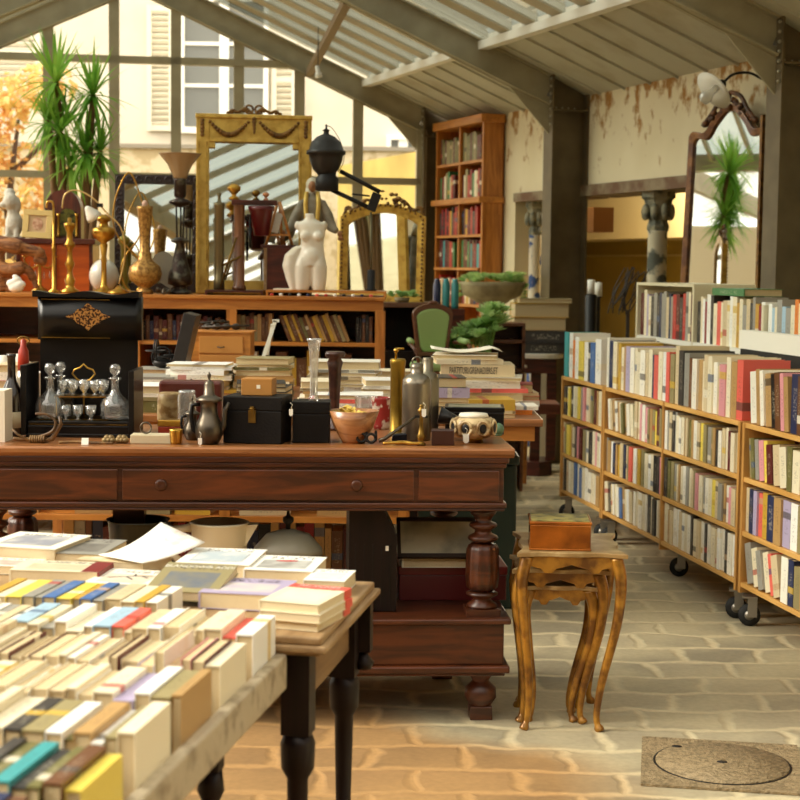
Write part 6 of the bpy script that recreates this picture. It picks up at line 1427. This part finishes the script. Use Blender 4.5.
# carved dark mirror behind
q = P(157, 290, 9.05); k_ = 9.05/F; CMI = thing('carved_mirror', 'mirror in a dark carved wooden frame behind the brass bottle vase', 'mirror', (q.x, 9.08, ZD+.001)); CMI.rotation_euler = (R(-6), 0, R(4)); hw = 43*k_; ht = 118*k_; b = 9*k_
m = MB()
for bx4 in ((-hw, hw, 0, b), (-hw, hw, ht-b, ht), (-hw, -hw+b, b, ht-b), (hw-b, hw, b, ht-b)): m.box(bx4[0], bx4[1], -.014, .012, bx4[2], bx4[3])
for i in range(9): m.tube(torus_pts(((-hw+b/2)+(2*hw-b)*i/8, -.014, ht-b/2), 3*k_, 10), 1.1*k_, 6)
for i in range(1, 11):
    for sx in (-1, 1): m.tube(torus_pts((sx*(hw-b/2), -.014, b+(ht-2*b)*i/11), 3*k_, 10), 1.1*k_, 6)
part('frame', m, mat('dark_carved_wood', '2e1a14', .4, coat=.3), CMI)
m = MB(); m.box(-hw+b*.9, hw-b*.9, 0, .006, b*.9, ht-b*.9); part('mirror_glass', m, MIRROR, CMI)
m = MB(); m.prism([(14*kA*cos(a)*(1 if abs(a) < 9 else 1)-2*kA, 22*kA+20*kA*sin(a)) for a in [R(x) for x in range(-60, 200, 12)]], -.006, .006); m.box(-.05, .04, -.03, .03, 0, .02)
solo('shell_fan', 'pale silvery fan shaped plate leaning beside the tulip lamp', 'plate', m, mat('silver_grey', 'b8b6a6', .3, .5), loc=(P(165, 290, 8.8).x, 8.82, ZD+.001))
m = MB(); r4 = random.Random(3)
for i in range(12): m.ell((r4.uniform(-.04, .05), r4.uniform(-.02, .02), r4.uniform(.008, .03)), (r4.uniform(.008, .015),)*3, 8, 5)
org('mineral_cluster', 'cluster of dark grey minerals between the brass vase and the tulip lamp', 'mineral', m, PEWTER, (P(161, 290, 8.6).x, 8.59, ZD+.001), .005)
# ================= yucca =================
YY = 10.4; kY = YY/F; yc = P(72, 260, YY)
YU = thing('yucca_plant', 'tall potted yucca with several spiky green heads in front of the gable glass', 'plant', (yc.x, YY, 0))
m = MB(); m.lathe([(0, 0), (.17, 0), (.2, .3), (.215, .32), (.19, .32), (.18, .28), (0, .28)], 24); part('pot', m, mat('terracotta', '9c5a36', .7), YU)
def yl(px, py): q = P(px, py, YY); return (q.x-yc.x, q.z)
heads = [(56, 80, 1.0), (93, 92, .9), (60, 130, .95), (86, 150, .9), (70, 165, .8), (100, 150, .7), (48, 120, .7)]
m = MB()
for (px, py, s) in heads: 
    x, z = yl(px, py); m.tube([(0, 0, .25), (x*.35, .02, 1.0), (x*.9, .02*s, z-.15), (x, 0, z)], [.035, .03, .022, .016], 8)
part('stem', m, mat('yucca_stem', '7a5a36', .8, bump=(40, .6)), YU)
YLF = leafmat('yucca_leaf', '74b03e', 'a4cc58', 3, .45)
ry = random.Random(21)
for hi, (px, py, s) in enumerate(heads):
    m = MB(); x, z = yl(px, py)
    for i in range(60):
        az = ry.uniform(0, 2*pi); el = ry.uniform(-1.2, 1.3) if i > 14 else ry.uniform(.9, 1.5); Ln = ry.uniform(.26, .42)*s; droop = ry.uniform(.1, .5) if el > .8 else ry.uniform(.4, 1.1)
        w = .016*s; d = Vector((cos(az)*cos(el), sin(az)*cos(el), sin(el))); sd = Vector((-sin(az), cos(az), 0)); pp = Vector((x, 0, z-.02)); vs = []; N_ = 6
        for j in range(N_+1):
            u = j/N_; ww = w*(1-u**2.2)*(.6+.8*u if u < .4 else .92); vs += [tuple(pp-sd*ww), tuple(pp+Vector((0, 0, -.25*ww))), tuple(pp+sd*ww)]
            d = (d+Vector((0, 0, -droop/N_*1.1))).normalized(); pp = pp+d*Ln/N_
        m.add(vs, [(3*j+a, 3*j+a+1, 3*j+a+4, 3*j+a+3) for j in range(N_) for a in (0, 1)], True)
    part('leaf_rosette', m, YLF, YU)
# ================= right background =================
# tall bookcase against the right wall
KB = thing('tall_bookcase', 'tall orange wooden bookcase filled with bound books against the right wall', 'bookcase', W(0, 0), WRZ)
s0, s1, n0, n1, bt = .12, 1.2, .1, .29, 2.73
m = MB(); m.box(s0, s0+.03, n0, n1, 0, bt); part('side_panel', m, WORGV, KB); m = MB(); m.box(s1-.03, s1, n0, n1, 0, bt); m.box(s1-.0, s1+.006, n0+.03, n1-.03, .2, 1.9); part('side_panel', m, WORGV, KB)
m = MB(); m.box(s0, s1, n1-.012, n1, 0, bt); part('back_panel', m, mat('red_brown_panel', '8a3c1c', .5), KB)
m = MB(); m.box(s0-.02, s1+.02, n0-.03, n1, bt-.07, bt); part('cornice', m, WORG, KB, bev=.006)
m = MB(); m.box(s0-.02, s1+.02, n0-.04, n1, 2.0, 2.05); part('middle_ledge', m, WORG, KB, bev=.006)
shz = [2.36, 1.74, 1.46, 1.15, .8, .45, .1]
for z in shz: m = MB(); m.box(s0+.03, s1-.03, n0 if z != 1.46 else n0-.02, n1-.012, z-.022, z); part('shelf', m, WORG, KB)
sm_ = (s0+s1)/2; m = MB(); m.box(sm_-.014, sm_+.014, n0+.005, n1-.012, .1, 2.66); part('divider', m, WORGV, KB)
rr = {2.36: ('olive', 'khaki', 'olive', 'maroon'), 2.05: ('maroon', 'red', 'crimson', 'cream', 'khaki', 'green', 'beige'), 1.74: ('charcoal', 'black', 'crimson', 'maroon', 'red', 'mustard'), 1.46: ('maroon', 'brown', 'teal', 'green', 'red', 'crimson'), 1.15: ('beige', 'mustard', 'navy', 'brown', 'crimson', 'red')}
nmz = {2.36: 'top shelf', 2.05: 'second shelf', 1.74: 'third shelf', 1.46: 'fourth shelf', 1.15: 'fifth shelf'}
for z, cols in rr.items():
    for (a, b, sd) in ((s0+.04, sm_-.02, 'far'), (sm_+.02, s1-.04, 'near')):
        segs = seg_row((b-a)*rnd.uniform(.75, 1), .028, .05, list(cols)); labs = row_labels([s[2] for s in segs], [s[1] for s in segs], 'bound book', f'{nmz[z]}, {sd} half, tall bookcase', .034, .043)
        for (x, t_, c), lb in zip(segs, labs):
            h = rnd.uniform(.19, .25); q = W(a+x, n0+.03+.06, z+h/2+.001); book('bound_book', q, (t_, .12, h), (0, 0, WRZ), c, lb, f'bound books on the {nmz[z]} of the tall bookcase', parts=False)
# painted pillars in the openings
def pillar(s, n, r, z1, lab, mt, crown):
    q = W(s, n); t = thing('old_pillar', lab, 'pillar', q, WRZ)
    m = MB(); m.lathe([(r*1.3, 0), (r*1.3, .1), (r, .14), (r, z1-.28), (r*1.1, z1-.27)], 20); part('shaft', m, mt, t)
    m = MB(); m.lathe([(r*1.12, z1-.27), (r*1.2, z1-.24), (r*1.0, z1-.2), (r*1.5, z1-.06), (r*1.8, z1-.04), (r*1.8, z1)], 8, sm=False)
    for i in range(8): a = 2*pi*i/8; m.ell((r*1.35*cos(a), r*1.35*sin(a), z1-.14), (.03, .03, .06), 8, 6)
    part('capital', m, mat('worn_capital', '9c9478', .7, noise=(14, '5f5f50', .42, .6)), t)
BW = mat('flaking_blue_white_paint', 'd8cdb8', .7, noise=(9, '3c5486', .5, .56)); GWh = mat('flaking_grey_paint', 'd6ccb0', .7, noise=(8, '5f6258', .46, .54))
pillar(1.56, .42, .05, 2.0, 'narrow pillar with flaking blue and white paint in the far wall opening', BW, 1)
pillar(3.59, .42, .068, 2.0, 'old pillar with flaking grey paint and a carved capital in the wide opening', GWh, 1)
# planter on pedestal
YP = 12.1; kP = YP/F; q = P(492, 300, YP); SP = YP/10.6
t = thing('stone_planter', 'oval pale stone planter on a pedestal filled with succulents', 'planter', (q.x, YP, 0)); STN = mat('pale_stone', 'a89a74', .8, noise=(8, '8a7c5a', .4, .6), bump=(30, .4))
zb = P(492, 303, YP).z; zt = P(492, 282, YP).z
m = MB(); m.lathe([(0, zb), (.1*SP, zb), (.12*SP, zb+.02), (.19*SP, zb+.06), (.215*SP, zt-.03), (.225*SP, zt), (.2*SP, zt), (.18*SP, zt-.04), (0, zt-.05)], 36, sy=.7); part('bowl', m, STN, t)
m = MB(); m.lathe([(.14, 0), (.14, .1), (.09, .14), (.08, zb-.1), (.1, zb-.04), (.1, zb)], 24); part('pedestal', m, STN, t)
SUC = leafmat('succulent_leaf', 'a0c878', 'cfe6a2', 10, .5); rs = random.Random(6)
def rosette(m, c, r, n=18):
    for i in range(n):
        a = i*2.4; el = .3+1.1*i/n; L_ = r*(1-.4*i/n); d = Vector((cos(a)*cos(el), sin(a)*cos(el), sin(el))); s_ = Vector((-sin(a), cos(a), 0)); up = d.cross(s_)*-1
        p0 = Vector(c); m.add([tuple(p0), tuple(p0+d*L_*.6+s_*L_*.22), tuple(p0+d*L_), tuple(p0+d*L_*.6-s_*L_*.22), tuple(p0+d*L_*.6-up*.1*L_)], [(0, 1, 4), (1, 2, 4), (2, 3, 4), (3, 0, 4)], True)
m = MB()
for i in range(60): a = rs.uniform(0, 2*pi); q_ = sqrt(rs.random())*.25; rosette(m, (q_*cos(a), q_*sin(a)*.7, zt+rs.uniform(-.01, .05)), rs.uniform(.04, .065))
for i in range(26): u = rs.random(); rosette(m, (.23+.03*rs.random()-.0*u, rs.uniform(-.05, .05), zt-.02-u*.26), .028)
for i in range(14): u = rs.random(); rosette(m, (-.23-.02*rs.random(), rs.uniform(-.05, .05), zt-.02-u*.1), .03)
part('succulents', m, SUC, t)
YQ = 10.05; q = P(478, 360, YQ); t = thing('succulent_plant', 'big spreading bright green succulent plant right of the green chair', 'plant', (q.x, YQ, 0))
m = MB(); m.lathe([(0, 0), (.12, 0), (.15, .55), (.16, .6), (.13, .6), (0, .55)], 24); part('pot', m, STN, t)
m = MB(); r6 = random.Random(12)
for i in range(80):
    u = r6.random(); px = 500-48*u+r6.uniform(-9, 9); py = 312+42*u+r6.uniform(-10, 10); v = P(px, py, YQ); rosette(m, (v.x-q.x, r6.uniform(-.12, .1), v.z), r6.uniform(.06, .1))
for i in range(10): v = P(500-5*i, 318+4*i, YQ); m.tube([(0, 0, .58), ((v.x-q.x)*.8, 0, v.z-.05), (v.x-q.x, 0, v.z)], .008, 6)
part('foliage', m, SUC, t)
# greenery and pots beside the arched mirror
q = P(402, 300, 9.75); t = thing('ivy_pot', 'low green plant in front of the foot of the arched mirror', 'plant', (q.x, 9.95, zb_+.001))
m = MB(); m.lathe([(0, 0), (.04, 0), (.05, .03), (.04, .03), (0, .025)], 16); part('pot', m, STN, t); m = MB()
for i in range(22): rosette(m, (rs.uniform(-.09, .09), rs.uniform(-.03, .03), .03+rs.uniform(0, .03)), .035)
part('foliage', m, SUC, t)
# chair
CF = mat('green_silk', 'a6c47c', .55); CWd = mat('walnut_chair', '6b3a1e', .35, coat=.3); YC = 9.42; kC = YC/F; q = P(437, 360, YC); zseat = P(437, 362, YC).z
PL_ = thing('dark_chest', 'dark wooden chest carrying the green armchair', 'chest', (q.x, YC, 0)); m = MB(); m.box(-.19, .19, -.2, .3, 0, zseat-.24); part('body', m, WDRK, PL_, bev=.004); m = MB(); m.box(-.2, .2, -.21, .31, zseat-.24, zseat-.22); part('lid', m, WMAH, PL_, bev=.003)
CH = thing('green_armchair', 'small carved armchair with a green upholstered medallion back', 'armchair', (q.x, YC, zseat-.2195), R(14))
bw_ = 21*kC; hb = 58*kC+.22
def backpoly(w, z0, z1, n=18): return [(w*cos(pi*i/n)*(1-.0*i), z1-w*.55+w*.55*sin(pi*i/n)) for i in range(n+1)]+[(-w*.78, z0+.03), (-w*.6, z0), (w*.6, z0), (w*.78, z0+.03)]
m = MB(); o_ = backpoly(bw_, .25, hb); i_ = backpoly(bw_*.82, .275, hb-.03); n = len(o_)
vs = [(a, .1, b) for a, b in o_]+[(a, .1, b) for a, b in i_]+[(a, .135, b) for a, b in o_]+[(a, .135, b) for a, b in i_]; fs = []
for i in range(n): j = (i+1) % n; fs += [(i, j, n+j, n+i), (2*n+j, 2*n+i, 3*n+i, 3*n+j), (i, 2*n+i, 2*n+j, j), (n+i, n+j, 3*n+j, 3*n+i)]
m.add(vs, fs); m.ell((0, .1, hb+.005), (.03, .015, .012), 10, 6); m.cbox((-.08, .12, .22), (.025, .03, .12)); m.cbox((.08, .12, .22), (.025, .03, .12)); part('back_frame', m, CWd, CH, bev=.003)
m = MB(); m.prism(i_, .095, .13); part('backrest', m, CF, CH, bev=.01)
m = MB(); m.box(-.14, .14, -.16, .12, .17, .22); part('seat', m, CF, CH, bev=.02); m = MB(); m.box(-.145, .145, -.165, .125, .14, .172); part('seat_frame', m, CWd, CH, bev=.005)
for sx in (-1, 1):
    m = MB(); m.tube(spline([(sx*.13, .1, .33), (sx*.17, 0, .33), (sx*.17, -.1, .31), (sx*.15, -.13, .26), (sx*.14, -.11, .17)], 5), .011, 8); a_ = part('armrest', m, CWd, CH)
    m = MB(); m.tube([(sx*.155, .06, .345), (sx*.17, -.06, .34)], .018, 8); part('arm_pad', m, CF, a_)
    for y in (-.14, .1): m = MB(); m.tube([(sx*.125, y, .15), (sx*.13, y, .08), (sx*.12, y, 0)], [.015, .012, .009], 8); part('leg', m, CWd, CH)
# blue jars on a small stand beside the bookcase
q = P(445, 310, 11.3); zj = P(445, 309, 11.3).z; m = MB(); m.box(-.12, .14, 0, .2, 0, zj); solo('plain_plinth', 'plain dark plinth behind the green armchair', 'plinth', m, WMAH, loc=(q.x, 11.3, 0))
for i, (px, c) in enumerate(((437, 'navy'), (446, 'teal'), (455, 'teal'))):
    m = MB(); k_ = 11.3/F; m.lathe([(0, 0), (3.6*k_, 0), (4*k_, 4*k_), (4*k_, 24*k_), (2.6*k_, 28*k_), (3*k_, 30*k_), (0, 30*k_)], 16); o = solo('glass_jar', ('dark blue tall jar left of two', 'blue green tall jar in the middle', 'blue green tall jar nearest the planter')[i]+' behind the green armchair', 'jar', m, mat('blue_glaze', '2c4a66', .15, objcol=True, coat=.5), loc=(P(px, 300, 11.36).x, 11.4, zj+.0005), group='tall blue jars'); o.color = (*hexv(c), 1)
# console with marble top and old books
YO = 11.2; kO = YO/F; xo0, xo1 = P(484, 355, YO).x, P(566, 355, YO).x; zo = P(540, 354, YO).z
t = thing('marble_console', 'dark red wooden console table with a rounded white marble top', 'table', (0, 0, 0))
m = MB(); m.prism([(xo0+.02, YO)]+[(xo1-.12+.12*sin(pi*i/10), YO+.2-.2*cos(pi*i/10)) for i in range(11)]+[(xo0+.02, YO+.4)], zo-.035, zo, 'xy'); part('marble_top', m, MARBLE, t, bev=.005)
m = MB(); m.box(xo0+.05, xo1-.06, YO+.04, YO+.36, zo-.14, zo-.035); ap = part('apron', m, WMAH, t, bev=.004)
m = MB(); m.ell((P(526, 366, YO).x, YO+.035, zo-.09), (.012, .01, .012), 10, 8); part('knob', m, CREAMP, ap)
for px in (500, 537, 553):
    q = P(px, 380, YO).x; m = MB(); m.box(q-.035, q+.035, YO+.08, YO+.14, .1, zo-.14); part('leg', m, WMAH, t, bev=.004)
m = MB(); m.prism([(P(528, 0, YO).x, YO+.02), (P(548, 0, YO).x, YO-.03), (P(562, 0, YO).x, YO+.05), (P(562, 0, YO).x, YO+.35), (P(490, 0, YO).x, YO+.35), (P(490, 0, YO).x, YO+.06)], 0, .1, 'xy'); part('base', m, WMAH, t, bev=.006)
q0x, q1x = P(478, 405, 10.9).x, P(558, 405, 10.9).x; zl = P(530, 402, 10.9).z
t = thing('low_bench', 'low reddish wooden bench with thin tapering legs in front of the console', 'bench', (0, 0, 0)); m = MB(); m.box(q0x, q1x, 10.75, 11.1, zl-.07, zl); part('seat', m, mat('reddish_bench', '8a4a2e', .4, wood=('6a3320', 8)), t, bev=.004)
for px in (484, 523): 
    for y in (10.79, 11.06):
        q = P(px, 405, 10.9).x; m = MB(); m.tube([(q, y, zl-.07), (q+.01, y, 0)], [.03, .014], 8); part('leg', m, WORG, t)
zz = zo+.0008
for i, (tp, c, w_, pos) in enumerate(((.075, 'charcoal', .34, 'lowest'), (.085, 'charcoal', .36, 'second'), (.09, 'tan', .37, 'third'), (.1, 'mustard', .39, 'fourth'), (.03, 'khaki', .38, 'topmost'))):
    book('folio', (P((541, 541, 539, 540, 545)[i], 330, 11.3).x, 11.38, zz+tp/2), (tp, .26, w_), (0, pi/2, R((2, -3, 1, 3, -2)[i])+(pi if i > 1 else 0)), c, f'thick old {c} folio, {pos} from the bottom of the pile on the marble console', 'old folios on the marble console'); zz += tp+.001
t = thing('wooden_shelf_box', 'open brown wooden shelf box beside the pile of old folios', 'shelf', (P(481, 360, 10.4).x, 10.4, 0)); zq = P(500, 323, 10.4).z; w_ = 44*10.4/F
m = MB(); m.box(0, w_, 0, .3, zq-.02, zq); m.box(0, w_, 0, .3, zq-.13, zq-.11); m.box(0, .02, 0, .3, 0, zq-.02); m.box(w_-.02, w_, 0, .3, 0, zq-.02); m.box(0, w_, .28, .3, 0, zq-.02); m.box(0, w_, 0, .3, zq-.32, zq-.3); part('carcass', m, mat('brown_shelf', '7a4a2c', .4, wood=('5c3420', 8)), t, bev=.002)
# candles and branches behind the carts
for (px, pt, pb, lab) in ((591, 280, 294, 'white candle on a black pedestal, left of two behind the far cart'), (602, 283, 297, 'white candle tilted slightly, right of two behind the far cart')):
    q = P(px, pb, 11.0); k_ = 11.0/F; t = thing('candle_stand', lab, 'candle', (q.x, 11.0+.2*(px > 600), 0))
    m = MB(); m.lathe([(0, 0), (.09, 0), (.06, .04), (6*k_ if px < 600 else 2*k_, .1), (6*k_ if px < 600 else 2*k_, q.z-.01), (4.5*k_, q.z)], 18); part('pedestal', m, IRON, t)
    m = MB(); m.lathe([(3.8*k_, q.z), (3.8*k_, q.z+(pb-pt)*k_), (0, q.z+(pb-pt)*k_+.004)], 16, (0, 0, .0)); part('candle', m, WHITEC, t)
q = P(628, 310, 10.3); k_ = 10.3/F; m = MB(); r7 = random.Random(4)
for i in range(16):
    x = r7.uniform(-14, 12); m.tube(spline([((x+r7.uniform(-6, 6)-8)*k_, r7.uniform(-.05, .05), r7.uniform(-5, 5)*k_), ((x+r7.uniform(-6, 6))*k_, r7.uniform(-.06, .06), 20*k_), ((x+r7.uniform(-6, 8)+6)*k_, r7.uniform(-.05, .05), r7.uniform(36, 44)*k_)], 4), .004, 5)
m.box(-.01, .01, -.01, .01, -q.z, 0); m.lathe([(0, 0), (.1, 0), (.1, .02), (0, .03)], 16, (0, 0, -q.z))
solo('branch_sculpture', 'tangled sculpture of thin dark branches behind the rear trolley', 'sculpture', m, mat('dark_branches', '3a3026', .6), loc=(q.x, 10.3, q.z))
# arched wall mirror leaning on the right wall
sA, sB = 4.42, 5.5
AMI = thing('arched_wall_mirror', 'tall brown framed mirror with an arched carved top leaning on the right wall', 'mirror', W((sA+sB)/2, .1, .95)); AMI.rotation_euler = Euler((R(-2.5), 0, WRZ+R(15.5)))
hw = .33; hs_ = 1.34; m = MB()
def archy(w, h): return [(w, 0), (w, h), (w*.9, h+.03), (w*.62, h+.02), (w*.4, h+.1), (w*.15, h+.17), (0, h+.18), (-w*.15, h+.17), (-w*.4, h+.1), (-w*.62, h+.02), (-w*.9, h+.03), (-w, h), (-w, 0)]
ac = archy(hw, hs_); outer = [ac[0]]+[(p_[0], p_[2]) for p_ in spline([(a, 0, b) for a, b in ac[1:-1]], 4)]+[ac[-1]]; inner = [(a*.88, max(.05, b-.045)) for a, b in outer]; n = len(outer)
vs = [(a, -.03, b) for a, b in outer]+[(a, -.02, b) for a, b in inner]+[(a, .03, b) for a, b in outer]+[(a, .03, b) for a, b in inner]; fs = []
for i in range(n): j = (i+1) % n; fs += [(i, j, n+j, n+i), (2*n+j, 2*n+i, 3*n+i, 3*n+j), (i, 2*n+i, 2*n+j, j), (n+i, n+j, 3*n+j, 3*n+i)]
m.add(vs, fs); part('frame', m, mat('brown_gilt_frame', '8a5a2c', .35, .25, noise=(14, '5c3418', .4, .6), coat=.3), AMI, bev=.006)
m = MB()
for i in range(26):
    u = rs.uniform(-1, 1); m.ell((u*.2, rs.uniform(-.03, 0), hs_+.15-abs(u)*.08+rs.random()*.1*(1-abs(u))), (rs.uniform(.015, .035), .02, rs.uniform(.012, .03)), 8, 6)
for sx in (-1, 1): m.tube(spline([(0, -.02, hs_+.25), (sx*.08, -.02, hs_+.22), (sx*.14, -.02, hs_+.14), (sx*.22, -.02, hs_+.06)], 5), .014, 8)
part('carved_crest', m, mat('dark_crest', '4a2c18', .45, noise=(20, '7a4c28', .45, .6)), AMI)
m = MB(); m.prism(inner, -.004, .004); part('mirror_glass', m, MIRROR, AMI)
m = MB(); m.box(-.4, .4, -.12, .18, 0, .945); solo('mirror_stand', 'plain dark stand carrying the arched wall mirror behind the books', 'stand', m, WDRK, loc=W((sA+sB)/2, .08), rz=WRZ)
# swan neck lamp
q = W(5.28, .3, 0); zl_ = P(750, 80, q.y).z; t = thing('wall_lamp', 'swan neck wall lamp with a white enamel disc shade and clear bulb', 'lamp', (q.x, q.y, zl_), WRZ)
m = MB(); m.M = Matrix.Rotation(pi/2, 4, 'X'); m.lathe([(.0, .03), (.03, .025), (.045, .0)], 18); part('wall_plate', m, IRON, t)
m = MB(); m.tube(spline([(0, -.03, 0), (-.03, -.11, .0), (-.06, -.2, .04), (-.09, -.29, .03), (-.11, -.345, -.02)], 5), .008, 8); part('arm', m, IRON, t)
m = MB(); c_ = (-.12, -.395, -.06); LD = Matrix.Rotation(-WRZ, 3, 'Z') @ Vector((-.72, -.3, -.62)); LM = Matrix.Translation(c_) @ LD.to_track_quat('-Z', 'Y').to_matrix().to_4x4(); m.M = LM; m.lathe([(.03, .06), (.035, .03), (.125, -.005), (.128, -.01), (.03, .02), (.0, .02)], 30); part('enamel_shade', m, WHITEC, t)
m = MB(); m.M = LM; m.lathe([(.02, .02), (.022, -.03), (.04, -.07), (.036, -.1), (0, -.12)], 18); part('bulb', m, FROST, t)
m = MB(); m.M = Matrix.Translation((-.112, -.355, -.03)); m.ell((0, 0, 0), (.028, .028, .03), 12, 8); part('socket', m, IRON, t)
# added gilt strip, standing in for the column's bright lit flange edge
q = W(5.52, .02, 0); m = MB(); m.box(-.012, .012, -.02, .02, 0, 2.35); solo('flange_edge_strip', 'tall narrow gilt batten standing beside the nearest steel column', 'batten', m, GILTD, loc=(q.x, q.y, 0), rz=WRZ)
